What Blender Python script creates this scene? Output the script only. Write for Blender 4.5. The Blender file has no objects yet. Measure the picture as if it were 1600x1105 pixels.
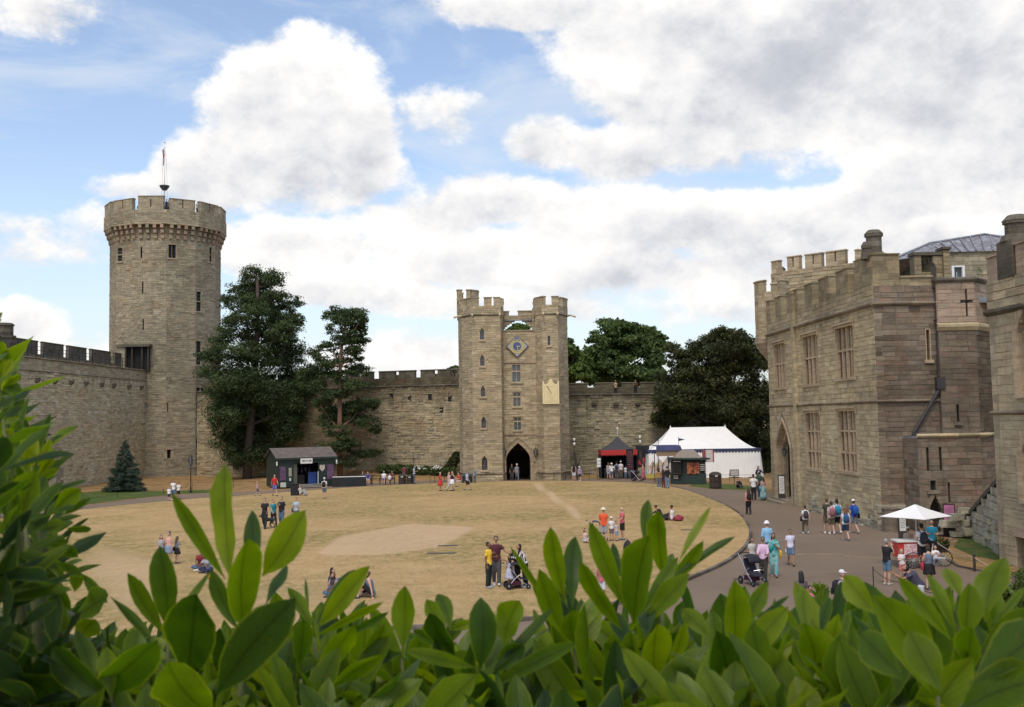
import bpy, math, random, bisect
import numpy as np
from mathutils import Vector, Matrix
S = bpy.context.scene
COL = S.collection
PI = math.pi
# ---------------------------------------------------------------- camera
CAMH = 6.3
FPX = 1634.0                      # 24 mm lens on a 23.5 mm wide sensor, 1600 px wide photograph
PITCH = math.atan2(102.5, FPX)
ROLL = 0.0165
_f = Vector((0, math.cos(PITCH), math.sin(PITCH)))
_u0 = Vector((0, -math.sin(PITCH), math.cos(PITCH)))
_r0 = Vector((1, 0, 0))
_r = math.cos(ROLL)*_r0 - math.sin(ROLL)*_u0
_u = math.cos(ROLL)*_u0 + math.sin(ROLL)*_r0
cam_d = bpy.data.cameras.new('camera')
cam = bpy.data.objects.new('camera', cam_d); COL.objects.link(cam)
cam_d.lens = 24.0; cam_d.sensor_width = 23.5; cam_d.clip_start = 0.05; cam_d.clip_end = 3000
M = Matrix(((_r.x, _u.x, -_f.x, 0), (_r.y, _u.y, -_f.y, 0), (_r.z, _u.z, -_f.z, CAMH), (0, 0, 0, 1)))
cam.matrix_world = M
cam_d.dof.use_dof = True; cam_d.dof.focus_distance = 70.0; cam_d.dof.aperture_fstop = 12.0
S.camera = cam
CO = Vector((0, 0, CAMH))
def ray(px, py):
 return _f + _r*((px-800.0)/FPX) + _u*((552.5-py)/FPX)
def G(px, py, z=0.0):
 d = ray(px, py); t = (z-CAMH)/d.z
 return CO + d*t
def atY(px, py, Y):
 d = ray(px, py); return CO + d*(Y/d.y)
def atD(px, py, D):                # D metres along the view axis
 return CO + ray(px, py)*D
def on_line(px, py, A, B):         # vertical plane through A, B -> (u along AB in m, z)
 d = ray(px, py); ax, ay = A; bx, by = B
 L = math.hypot(bx-ax, by-ay); ux, uy = (bx-ax)/L, (by-ay)/L
 # CO + t d = A + u*U
 det = d.x*(-uy) + d.y*ux
 t = (ax*(-uy) + ay*ux)/det
 x, y, z = d.x*t, d.y*t, CAMH + d.z*t
 return (x-ax)*ux + (y-ay)*uy, z
# ---------------------------------------------------------------- light, sky, exposure
SUN_EL, SUN_AZ = math.radians(58), math.radians(-170)      # azimuth measured from +Y towards +X
S.view_settings.view_transform = 'Standard'; S.view_settings.look = 'None'
S.view_settings.exposure = 0.1; S.view_settings.gamma = 1.0; S.view_settings.use_curve_mapping = False
S.render.engine = 'CYCLES'
S.cycles.max_bounces = 6; S.cycles.diffuse_bounces = 3; S.cycles.glossy_bounces = 2
S.cycles.transparent_max_bounces = 6
sd = bpy.data.lights.new('sun', 'SUN'); sd.energy = 1.55; sd.angle = math.radians(17); sd.color = (1.0, 0.93, 0.82)
sun = bpy.data.objects.new('sun', sd); COL.objects.link(sun)
sv = Vector((math.sin(SUN_AZ)*math.cos(SUN_EL), math.cos(SUN_AZ)*math.cos(SUN_EL), math.sin(SUN_EL)))
sun.rotation_euler = sv.to_track_quat('Z', 'Y').to_euler(); sun.location = (-20, -20, 60)

class NT:                          # tiny helper for node trees
 def __init__(s, tree): s.t = tree; s.n = tree.nodes; s.l = tree.links
 def node(s, typ, **kw):
  n = s.n.new(typ)
  for k, v in kw.items(): setattr(n, k, v)
  return n
 def set(s, sock, v):
  if isinstance(v, bpy.types.NodeSocket): s.l.new(v, sock)
  elif v is not None:
   if hasattr(sock.default_value, '__len__') and isinstance(v, (tuple, list)) and len(v) == 3 and len(sock.default_value) == 4: v = (*v, 1)
   sock.default_value = v
 def math(s, op, a, b=None, c=None, clamp=False):
  n = s.node('ShaderNodeMath', operation=op); n.use_clamp = clamp
  s.set(n.inputs[0], a)
  if b is not None: s.set(n.inputs[1], b)
  if c is not None: s.set(n.inputs[2], c)
  return n.outputs[0]
 def vmath(s, op, a, b=None):
  n = s.node('ShaderNodeVectorMath', operation=op); s.set(n.inputs[0], a)
  if b is not None: s.set(n.inputs[1], b)
  return n.outputs['Value'] if op in ('LENGTH', 'DOT_PRODUCT', 'DISTANCE') else n.outputs[0]
 def mix(s, f, a, b, typ='MIX'):
  n = s.node('ShaderNodeMix', data_type='RGBA', blend_type=typ)
  s.set(n.inputs[0], f); s.set(n.inputs[6], a); s.set(n.inputs[7], b); return n.outputs[2]
 def noise(s, vec, scale, detail=4, rough=0.55, dist=0.0):
  n = s.node('ShaderNodeTexNoise'); s.set(n.inputs['Vector'], vec)
  n.inputs['Scale'].default_value = scale; n.inputs['Detail'].default_value = detail
  n.inputs['Roughness'].default_value = rough; n.inputs['Distortion'].default_value = dist
  return n.outputs['Fac']
 def mapr(s, v, a, b, c=0.0, d=1.0, smooth=False):
  n = s.node('ShaderNodeMapRange'); n.clamp = True
  if smooth: n.interpolation_type = 'SMOOTHSTEP'
  s.set(n.inputs['Value'], v)
  for k, x in zip(('From Min', 'From Max', 'To Min', 'To Max'), (a, b, c, d)): s.set(n.inputs[k], x)
  return n.outputs['Result']
 def ramp(s, f, stops):
  n = s.node('ShaderNodeValToRGB'); s.set(n.inputs[0], f)
  e = n.color_ramp.elements
  while len(e) < len(stops): e.new(0.5)
  for x, (p, c) in zip(e, stops): x.position = p; x.color = (*c, 1)
  return n.outputs[0]
 def scale(s, vec, v3):
  n = s.node('ShaderNodeMapping'); s.set(n.inputs['Vector'], vec); n.inputs['Scale'].default_value = v3
  return n.outputs[0]

W = bpy.data.worlds.new('World'); S.world = W; W.use_nodes = True
def build_sky():
 t = NT(W.node_tree); t.n.clear()
 out = t.node('ShaderNodeOutputWorld'); bg = t.node('ShaderNodeBackground')
 bg.inputs['Strength'].default_value = 0.15
 sky = t.node('ShaderNodeTexSky', sky_type='NISHITA'); sky.sun_disc = False
 sky.sun_elevation = SUN_EL; sky.sun_rotation = SUN_AZ; sky.altitude = 60; sky.air_density = 1.0
 sky.dust_density = 1.6; sky.ozone_density = 1.4
 tc = t.node('ShaderNodeTexCoord').outputs['Generated']
 d = t.vmath('NORMALIZE', tc)
 sx = t.node('ShaderNodeSeparateXYZ'); t.l.new(d, sx.inputs[0])
 X, Y, Z = sx.outputs
 az = t.math('ARCTAN2', X, Y); el = t.math('ARCSINE', Z)
 # domain warp shared by all clouds: fine billows
 n1 = t.noise(t.scale(d, (1, 1, 1.25)), 6.5, 9, 0.60)
 n2 = t.noise(t.scale(d, (1, 1, 1.5)), 21.0, 7, 0.66)
 warp = t.math('ADD', t.math('MULTIPLY', t.math('SUBTRACT', n1, 0.5), 2.5), t.math('MULTIPLY', t.math('SUBTRACT', n2, 0.5), 1.35))
 def px(x, y):
  v = ray(x, y).normalized(); return math.atan2(v.x, v.y), math.asin(v.z)
 # cumulus blobs: centre pixel, half sizes in pixels, weight
 blobs = [(455, 190, 125, 120, 1.0), (350, 262, 90, 62, 0.9), (560, 235, 62, 80, .95), (520, 290, 110, 45, .75),(415, 110, 60, 45, .8),
    (200, 292, 65, 22, .5), (130, 345, 55, 30, .4), (50, 375, 120, 42, .55), (40, 515, 60, 42, .85), (130, 540, 60, 35, .35),
    (60, 12, 110, 38, .45),
    (470, 385, 130, 44, .8), (640, 350, 120, 52, .75), (790, 312, 110, 40, .95), (560, 440, 150, 34, .55), (760, 400, 170, 46, .8), (930, 345, 140, 50, .85), (1010, 420, 190, 44, .75), (1130, 350, 150, 46, .85), (1290, 380, 130, 46, .75), (1210, 440, 150, 28, .55), (700, 470, 150, 22, .4),
    (850, 225, 58, 44, .8), (960, 240, 95, 40, .7), (1080, 232, 75, 34, .6), (975, 148, 32, 16, .75), (1150, 250, 60, 22, .4), (1260, 235, 120, 34, .42),
    (1425, 262, 85, 52, 1.05), (1330, 320, 110, 34, .7), (1475, 380, 70, 38, .9),
    (840, 5, 150, 34, .8), (1120, 62, 215, 82, 1.05), (960, 60, 90, 40, .6), (1330, 110, 330, 110, 1.25), (1540, 110, 200, 170, 1.25), (1250, 20, 330, 70, 1.1),
    (1580, 300, 90, 60, .7), (1080, 470, 190, 42, .5), (640, 560, 120, 40, .4), (690, 175, 55, 40, .3)]
 # the same kind of cloud goes on all round, outside the frame
 rnd = random.Random(5)
 dens = None; num = None; den = None
 for (cx, cy, rx, ry, w) in blobs:
  a0, e0 = px(cx, cy)
  qa = t.math('MULTIPLY', t.math('SUBTRACT', az, a0), FPX/rx/1.12)
  qe = t.math('MULTIPLY', t.math('SUBTRACT', el, e0), FPX/ry/1.12)
  q = t.math('ADD', t.math('MULTIPLY', qa, qa), t.math('MULTIPLY', qe, qe))
  b = t.math('MULTIPLY', t.math('SUBTRACT', 1.35, q), w)
  b = t.math('MAXIMUM', b, -1.2)
  dens = b if dens is None else t.math('SMOOTH_MAX', dens, b, 0.25)
  k = t.math('MAXIMUM', b, 0.0)
  k = t.math('MULTIPLY', k, k)
  m = t.math('MULTIPLY', k, qe)
  num = m if num is None else t.math('ADD', num, m)
  den = k if den is None else t.math('ADD', den, k)
 vert = t.math('DIVIDE', num, t.math('ADD', den, 0.03))
 big = t.noise(t.scale(d, (1, 1, 2.0)), 2.3, 4, 0.5)
 far = t.mapr(big, .46, .66, -1.0, 1.1)
 # angular distance from the view axis decides where the free-running field takes over
 va = t.mapr(t.vmath('DISTANCE', d, tuple(_f)), .62, .80, 0.0, 1.0, True)
 dn = t.node('ShaderNodeMix', data_type='FLOAT')
 t.l.new(va, dn.inputs[0]); t.l.new(dens, dn.inputs[2]); t.l.new(far, dn.inputs[3])
 D = t.math('ADD', dn.outputs[0], warp)
 cover = t.mapr(D, .08, .60, 0, 1, True)
 # thin wisps over the blue
 wn = t.noise(t.scale(d, (1, 1, 3.2)), 5.0, 6, 0.62, 0.6)
 wisp = t.math('MULTIPLY', t.mapr(wn, .42, .72, 0, .62, True), 1.0)
 hz = t.mapr(el, 0.0, .26, .50, .04, True)                  # whitish towards the horizon
 # shading of the clouds: bright billow tops, grey undersides and thick cores
 up = t.vmath('ADD', d, (-.012, 0, .030)); up2 = t.vmath('ADD', d, (-.004, 0, .010))
 g1 = t.math('SUBTRACT', n1, t.noise(t.scale(up, (1, 1, 1.25)), 6.5, 9, 0.60))
 g2 = t.math('SUBTRACT', n2, t.noise(t.scale(up2, (1, 1, 1.5)), 21.0, 7, 0.66))
 sh = t.math('ADD', t.math('MULTIPLY', vert, .34), t.math('ADD', t.math('MULTIPLY', g1, 3.3), t.math('MULTIPLY', g2, 1.0)))
 thick = t.mapr(D, .5, 2.3, 0, 1, True)
 sh = t.math('SUBTRACT', sh, t.math('MULTIPLY', thick, .72))
 cc = t.ramp(t.mapr(sh, -1.25, .55), [(0.0, (3.1, 3.3, 3.75)), (.32, (4.1, 4.2, 4.5)), (.54, (5.35, 5.35, 5.45)), (.76, (6.4, 6.3, 6.2)), (1.0, (7.1, 7.0, 6.85))])
 base = t.mix(t.math('MAXIMUM', hz, wisp), t.mix(1.0, sky.outputs[0], (1.42, 1.34, 1.30), 'MULTIPLY'), (4.6, 5.1, 5.7))
 col = t.mix(cover, base, cc)
 t.l.new(col, bg.inputs['Color']); t.l.new(bg.outputs[0], out.inputs[0])
 W.cycles.sampling_method = 'MANUAL'; W.cycles.sample_map_resolution = 512
build_sky()

# ---------------------------------------------------------------- materials
MATS = {}
def simple(name, col, rough=0.8, metal=0.0, var=0.12, nscale=8.0, bump=0.0, bscale=60.0, spec=None, trans=0.0):
 """procedural material: base colour broken up by noise, optional relief"""
 if name in MATS: return MATS[name]
 m = bpy.data.materials.new(name); m.use_nodes = True; t = NT(m.node_tree)
 b = t.n['Principled BSDF']; pos = t.node('ShaderNodeTexCoord').outputs['Object']
 n = t.noise(pos, nscale, 4, .6)
 lo = tuple(c*(1-var) for c in col); hi = tuple(min(1, c*(1+var)) for c in col)
 t.set(b.inputs['Base Color'], t.mix(t.mapr(n, .3, .7), lo, hi))
 b.inputs['Roughness'].default_value = rough; b.inputs['Metallic'].default_value = metal
 if spec is not None: b.inputs['Specular IOR Level'].default_value = spec
 if bump:
  bn = t.node('ShaderNodeBump'); bn.inputs['Strength'].default_value = bump; bn.inputs['Distance'].default_value = .01
  t.l.new(t.noise(pos, bscale, 4), bn.inputs['Height']); t.l.new(bn.outputs[0], b.inputs['Normal'])
 MATS[name] = m; return m

def stone_mat(name, cols, stain=.5, red=.0, moss=0.0, dark_top=None, mortar=(.185, .155, .11), streak=.5, rough=.93):
 """masonry: 'tint' (r lightness, g hue, b 1 on mortar) is baked per stone; stains and grain from the position"""
 m = bpy.data.materials.new(name); m.use_nodes = True; t = NT(m.node_tree)
 b = t.n['Principled BSDF']; b.inputs['Roughness'].default_value = rough; b.inputs['Specular IOR Level'].default_value = .2
 at = t.node('ShaderNodeAttribute', attribute_name='tint'); sp = t.node('ShaderNodeSeparateColor'); t.l.new(at.outputs['Color'], sp.inputs[0])
 li, hu, mo = sp.outputs
 pos = t.node('ShaderNodeNewGeometry').outputs['Position']
 big = t.noise(pos, .16, 5, .6); mid = t.noise(pos, .9, 5, .62); fine = t.noise(pos, 7.0, 5, .7); grain = t.noise(pos, 34.0, 3, .7)
 k = t.math('ADD', hu, t.math('MULTIPLY', t.math('SUBTRACT', mid, .5), .9), clamp=True)
 c = t.ramp(k, [(i/(len(cols)-1), q) for i, q in enumerate(cols)])
 v = t.math('ADD', t.mapr(li, 0, 1, .74, 1.24), t.math('MULTIPLY', t.math('SUBTRACT', fine, .5), .75))
 v = t.math('ADD', v, t.math('MULTIPLY', t.math('SUBTRACT', grain, .5), .45))
 vm = t.node('ShaderNodeVectorMath', operation='SCALE'); t.l.new(c, vm.inputs[0]); t.l.new(v, vm.inputs['Scale']); c = vm.outputs[0]
 bed = t.noise(t.scale(pos, (.9, .9, 7.0)), 1.0, 5, .7); c = t.mix(t.mapr(bed, .46, .62, 0, .55, True), c, t.mix(1.0, c, (.62, .60, .58), 'MULTIPLY')); c = t.mix(t.mapr(bed, .30, .44, .4, 0, True), c, t.mix(1.0, c, (1.3, 1.27, 1.2), 'MULTIPLY'))
 # broad weathering
 c = t.mix(t.math('MULTIPLY', t.mapr(big, .42, .66, 0, 1, True), stain), c, t.mix(1.0, c, (.50, .49, .47), 'MULTIPLY'))
 # black run-off streaks
 st = t.noise(t.scale(pos, (1.1, 1.1, .12)), 1.3, 4, .65)
 c = t.mix(t.math('MULTIPLY', t.mapr(st, .56, .74, 0, 1, True), streak), c, t.mix(1.0, c, (.38, .37, .36), 'MULTIPLY'))
 if red:
  rn = t.noise(pos, .55, 4, .6)
  c = t.mix(t.math('MULTIPLY', t.mapr(rn, .54, .68, 0, 1, True), red), c, t.mix(1.0, c, (1.12, .84, .68), 'MULTIPLY'))
 if moss:
  mn = t.noise(pos, 1.7, 4, .6)
  c = t.mix(t.math('MULTIPLY', t.mapr(mn, .52, .68, 0, 1, True), moss), c, (.075, .085, .035))
 if dark_top is not None:                     # soot and lichen crust above a given height, ragged edge
  z = t.node('ShaderNodeSeparateXYZ'); t.l.new(pos, z.inputs[0])
  zz = t.math('ADD', z.outputs[2], t.math('MULTIPLY', t.math('SUBTRACT', mid, .5), 1.6))
  c = t.mix(t.math('MULTIPLY', t.mapr(zz, dark_top[0], dark_top[0]+.5, 0, 1, True), dark_top[1]), c, t.mix(1.0, c, (.40, .39, .37), 'MULTIPLY'))
  sfn = t.noise(t.scale(pos, (1.2, 1.2, .02)), 1.1, 3, .7)
  low = t.mapr(t.math('ADD', z.outputs[2], t.math('MULTIPLY', sfn, 4.0)), dark_top[0]+.3, dark_top[0]+1.3, 0, 1, True)
  c = t.mix(t.math('MULTIPLY', low, dark_top[1]*.75), c, t.mix(1.0, c, (.45, .44, .43), 'MULTIPLY'))
 c = t.mix(mo, c, mortar)
 t.l.new(c, b.inputs['Base Color'])
 bn = t.node('ShaderNodeBump'); bn.inputs['Strength'].default_value = .55; bn.inputs['Distance'].default_value = .03
 t.l.new(t.math('ADD', fine, t.math('MULTIPLY', grain, .5)), bn.inputs['Height']); t.l.new(bn.outputs[0], b.inputs['Normal'])
 MATS[name] = m; return m

# ---------------------------------------------------------------- mesh builder and tagging
class MB:
 def __init__(s): s.v = []; s.f = []; s.t = []; s.m = []; s.ct = (.5, .5, 0.); s.cm = 0
 def pts(s, P):
  n = len(s.v); s.v.extend(tuple(p) for p in P); return n
 def face(s, *idx): s.f.append(idx); s.t.append(s.ct); s.m.append(s.cm)
 def poly(s, P):
  n = s.pts(P); s.face(*range(n, n+len(P)))
 def obox(s, o, a, b, c):               # corner + three edge vectors
  o, a, b, c = map(Vector, (o, a, b, c))
  n = s.pts([o, o+a, o+a+b, o+b, o+c, o+a+c, o+a+b+c, o+b+c])
  if a.cross(b).dot(c) > 0: F = ((0,3,2,1),(4,5,6,7),(0,1,5,4),(1,2,6,5),(2,3,7,6),(3,0,4,7))
  else: F = ((0,1,2,3),(4,7,6,5),(0,4,5,1),(1,5,6,2),(2,6,7,3),(3,7,4,0))
  for f in F: s.face(*(n+i for i in f))
  return s
 def box(s, x0, x1, y0, y1, z0, z1):
  return s.obox((x0, y0, z0), (x1-x0, 0, 0), (0, y1-y0, 0), (0, 0, z1-z0))
 def prism(s, P, z0, z1, taper=1.0):    # CCW 2D polygon
  k = len(P); cx = sum(p[0] for p in P)/k; cy = sum(p[1] for p in P)/k
  n = s.pts([(p[0], p[1], z0) for p in P] + [(cx+(p[0]-cx)*taper, cy+(p[1]-cy)*taper, z1) for p in P])
  for i in range(k): j = (i+1) % k; s.face(n+i, n+j, n+k+j, n+k+i)
  s.face(*range(n+k-1, n-1, -1)); s.face(*range(n+k, n+2*k)); return s
 def loft(s, rings, cap=True):
  n = None; k = len(rings[0]); base = []
  for R in rings: base.append(s.pts(R))
  for a, b in zip(base, base[1:]):
   for i in range(k): j = (i+1) % k; s.face(a+i, a+j, b+j, b+i)
  if cap:
   s.face(*range(base[0]+k-1, base[0]-1, -1)); s.face(*range(base[-1], base[-1]+k))
  return s
 def tube(s, P, r, n=8, cap=True):      # r scalar or list
  P = [Vector(p) for p in P]; R = r if hasattr(r, '__len__') else [r]*len(P)
  rings = []; up = None
  for i, p in enumerate(P):
   d = (P[min(i+1, len(P)-1)] - P[max(i-1, 0)]).normalized()
   if up is None: up = Vector((0, 0, 1)) if abs(d.z) < .9 else Vector((1, 0, 0))
   a = d.cross(up).normalized(); b = a.cross(d).normalized(); up = b
   rr = R[i]; ra, rb = rr if hasattr(rr, '__len__') else (rr, rr)
   rings.append([p + a*(ra*math.cos(2*PI*k/n)) + b*(rb*math.sin(2*PI*k/n)) for k in range(n)])
  # orient outward
  return s.loft([list(reversed(q)) for q in rings] if False else rings, cap)
 def lathe(s, prof, c=(0, 0, 0), n=16, ax=None):
  c = Vector(c)
  return s.loft([[c + Vector((max(r, 1e-4)*math.cos(2*PI*k/n), max(r, 1e-4)*math.sin(2*PI*k/n), z)) for k in range(n)] for r, z in prof])
 def ell(s, c, r, n=10, m=7):
  c = Vector(c); rx, ry, rz = r if hasattr(r, '__len__') else (r, r, r)
  return s.loft([[c + Vector((rx*math.sin(PI*(i+.02)/(m+.04))*math.cos(2*PI*k/n), ry*math.sin(PI*(i+.02)/(m+.04))*math.sin(2*PI*k/n), -rz*math.cos(PI*(i+.02)/(m+.04)))) for k in range(n)] for i in range(m+1)])
 def mesh(s, name, mats, smooth=False, tint=False):
  me = bpy.data.meshes.new(name); me.from_pydata(s.v, [], s.f); 
  for m in (mats if isinstance(mats, (list, tuple)) else [mats]): me.materials.append(m)
  if any(s.m): me.polygons.foreach_set('material_index', s.m)
  if smooth: me.polygons.foreach_set('use_smooth', [True]*len(s.f))
  if tint:
   a = me.attributes.new('tint', 'FLOAT_COLOR', 'FACE')
   a.data.foreach_set('color', np.array([(*q, 1.) for q in s.t], 'f').ravel())
  me.update(); return me
 def build(s, name, mats, parent=None, smooth=False, tint=False, loc=None, kind=None, label=None):
  o = bpy.data.objects.new(name, s.mesh(name, mats, smooth, tint)); COL.objects.link(o)
  if parent is not None: o.parent = parent
  if loc is not None: o.location = loc
  if kind: o['kind'] = kind
  if label: o['label'] = label
  return o
def tag(o, label=None, cat=None, group=None, kind=None):
 if label: o['label'] = label
 if cat: o['category'] = cat
 if group: o['group'] = group
 if kind: o['kind'] = kind
 return o
def empty(name, loc=(0, 0, 0), rz=0.0, label=None, cat=None, group=None):
 o = bpy.data.objects.new(name, None); COL.objects.link(o); o.location = loc; o.rotation_euler = (0, 0, rz)
 o.empty_display_size = .2
 return tag(o, label, cat, group)
def copy_tree(o, parent=None):
 c = o.copy(); COL.objects.link(c)
 if parent is not None: c.parent = parent
 for ch in list(o.children): copy_tree(ch, c)
 return c
def smooth_closed(P, n=8):
 out = []; k = len(P)
 for i in range(k):
  p0, p1, p2, p3 = P[(i-1) % k], P[i], P[(i+1) % k], P[(i+2) % k]
  for j in range(n):
   t = j/n
   out.append(tuple(.5*((2*b)+(-a+c)*t+(2*a-5*b+4*c-d)*t*t+(-a+3*b-3*c+d)*t**3) for a, b, c, d in zip(p0, p1, p2, p3)))
 return out
def smooth_open(P, n=8):
 Q = [P[0]]+list(P)+[P[-1]]; out = []
 for i in range(1, len(Q)-2):
  p0, p1, p2, p3 = Q[i-1], Q[i], Q[i+1], Q[i+2]
  for j in range(n):
   t = j/n
   out.append(tuple(.5*((2*b)+(-a+c)*t+(2*a-5*b+4*c-d)*t*t+(-a+3*b-3*c+d)*t**3) for a, b, c, d in zip(p0, p1, p2, p3)))
 out.append(tuple(P[-1])); return out
# ================================================================ GROUND
LAWN_PX = [(1000,756),(1060,764),(1112,781),(1152,802),(1172,828),(1168,852),(1138,878),(1085,903),(1010,932),(900,960),(780,974),(650,983),(480,990),(210,1001),(-120,1010),(-420,960),(-420,880),(-200,832),(0,812),(110,800),(200,790),(300,781),(400,774),(520,765),(640,758),(800,753),(900,753)]
PATH_PX = [(1000,749),(1046,757),(1100,763),(1165,767),(1215,772),(1300,790),(1385,812),(1440,800),(1520,812),(1500,838),(1476,850),(1474,868),(1500,884),(1545,893),(1600,906),(1760,950),(1760,1105),(1200,1105),(900,1040),(610,1040),(210,1065),(-300,1120),(-900,1040),(-800,880),(-380,820),(-100,806),(60,800),(120,792),(200,781),(280,773),(350,770),(420,767),(500,760),(560,756),(640,752),(760,748),(880,748)]
LAWN = smooth_closed([tuple(G(*p))[:2] for p in LAWN_PX], 8)
PATH = smooth_closed([tuple(G(*p))[:2] for p in PATH_PX], 6)
def in_poly(x, y, P):
 c = False; j = len(P)-1
 for i in range(len(P)):
  xi, yi = P[i]; xj, yj = P[j]
  if (yi > y) != (yj > y) and x < (xj-xi)*(y-yi)/(yj-yi)+xi: c = not c
  j = i
 return c
def sstep(a, b, x):
 t = max(0., min(1., (x-a)/(b-a))); return t*t*(3-2*t)
def ground_z(x, y):
 z = 4.65*(1-sstep(2.5, 17.0, y + .012*x*x))
 # low grassy bank at the foot of the far curtain wall
 if y > 60: z += .8*sstep(112.0, 118.0, y+.02*abs(x+8))*(1 if -30 < x < -5 else 0)*sstep(-30, -22, x)
 return z - .01
def ground_mat(name, kind):
 m = bpy.data.materials.new(name); m.use_nodes = True; t = NT(m.node_tree)
 b = t.n['Principled BSDF']; b.inputs['Specular IOR Level'].default_value = .15; b.inputs['Roughness'].default_value = .95
 pos = t.node('ShaderNodeNewGeometry').outputs['Position']
 if kind == 'asphalt':
  c = t.mix(t.mapr(t.noise(pos, .12, 4, .6), .35, .65), (.155, .117, .085), (.205, .155, .113))
  c = t.mix(t.math('MULTIPLY', t.mapr(t.noise(pos, 2.2, 5, .7), .35, .7), .35), c, (.23, .168, .115))
  c = t.mix(t.math('MULTIPLY', t.mapr(t.noise(pos, 22., 3, .8), .45, .7), .5), c, (.285, .215, .15))
  c = t.mix(t.math('MULTIPLY', t.mapr(t.noise(pos, .45, 5, .7), .60, .72), .45), c, (.08, .062, .05))
  h = t.noise(pos, 30., 3, .7); d = .006
 else:
  big = t.noise(pos, .07, 5, .62); mid = t.noise(pos, .55, 5, .68); f = t.noise(t.scale(pos, (1, .55, 1)), 2.6, 5, .75); g = t.noise(t.scale(pos, (1, .6, 1)), 11., 4, .8)
  if kind == 'lawn':
   c = t.mix(t.mapr(mid, .32, .68), (.40, .265, .115), (.50, .345, .165))
   grn = t.math('MULTIPLY', t.mapr(big, .40, .58, 0, 1, True), t.mapr(f, .40, .56, .1, 1, True))
   c = t.mix(t.math('MULTIPLY', grn, .85), c, (.235, .19, .065))
   at = t.node('ShaderNodeAttribute', attribute_name='bare')
   ba = t.math('ADD', at.outputs['Fac'], t.math('MULTIPLY', t.math('SUBTRACT', f, .5), .9))
   c = t.mix(t.math('MULTIPLY', t.mapr(f, .55, .72, 0, 1, True), .7), c, (.17, .118, .042))
   c = t.mix(t.math('MULTIPLY', t.mapr(g, .52, .70, 0, 1, True), .62), c, (.150, .100, .040))
   c = t.mix(t.math('MULTIPLY', t.mapr(g, .28, .42, 1, 0, True), .45), c, (.52, .36, .18))
  elif kind == 'verge':
   c = t.mix(t.mapr(f, .35, .65), (.28, .165, .068), (.40, .25, .115))
   c = t.mix(t.math('MULTIPLY', t.mapr(mid, .46, .62, 0, 1, True), .6), c, (.12, .105, .035))
   c = t.mix(t.math('MULTIPLY', t.mapr(g, .50, .70, 0, 1, True), .6), c, (.10, .07, .03))
  elif kind == 'green':
   c = t.mix(t.mapr(f, .35, .65), (.048, .085, .018), (.095, .13, .032))
   c = t.mix(t.math('MULTIPLY', t.mapr(mid, .50, .66, 0, 1, True), .5), c, (.20, .15, .06))
  else:                                       # worn
   c = t.mix(t.mapr(f, .35, .65), (.30, .20, .11), (.42, .29, .17))
  if kind == 'lawn':
   w = t.noise(t.scale(pos, (1, .5, 1)), 5.5, 5, .85); c = t.mix(t.math('MULTIPLY', t.mapr(w, .53, .66, 0, 1, True), .6), c, (.17, .125, .045)); c = t.mix(t.math('MULTIPLY', t.mapr(w, .34, .46, 1, 0, True), .5), c, (.56, .42, .22))
   c = t.mix(t.mapr(ba, .35, .65, 0, .62, True), c, t.mix(t.mapr(g, .3, .7), (.52, .365, .215), (.60, .43, .265)))
  h = t.math('ADD', f, g); d = .05
 t.l.new(c, b.inputs['Base Color'])
 bn = t.node('ShaderNodeBump'); bn.inputs['Strength'].default_value = .7; bn.inputs['Distance'].default_value = d
 t.l.new(h, bn.inputs['Height']); t.l.new(bn.outputs[0], b.inputs['Normal'])
 return m
MG = {k: ground_mat('ground_'+k, k) for k in ('asphalt', 'lawn', 'verge', 'green')}
def sheet(name, P, z, mat, step=None, bare=False):
 """flat sheet: triangulated polygon (fan through a grid if step is given)"""
 from mathutils.geometry import tessellate_polygon
 if step is None:
  V = [Vector((p[0], p[1], z)) for p in P]
  T = tessellate_polygon([V]); me = bpy.data.meshes.new(name)
  F = []
  for a, b, c in T:
   n = (V[b]-V[a]).cross(V[c]-V[a]); F.append((a, b, c) if n.z > 0 else (a, c, b))
  me.from_pydata([tuple(v) for v in V], [], F); me.materials.append(mat)
 o = bpy.data.objects.new(name, me); COL.objects.link(o); tag(o, kind='structure'); return o
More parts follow.
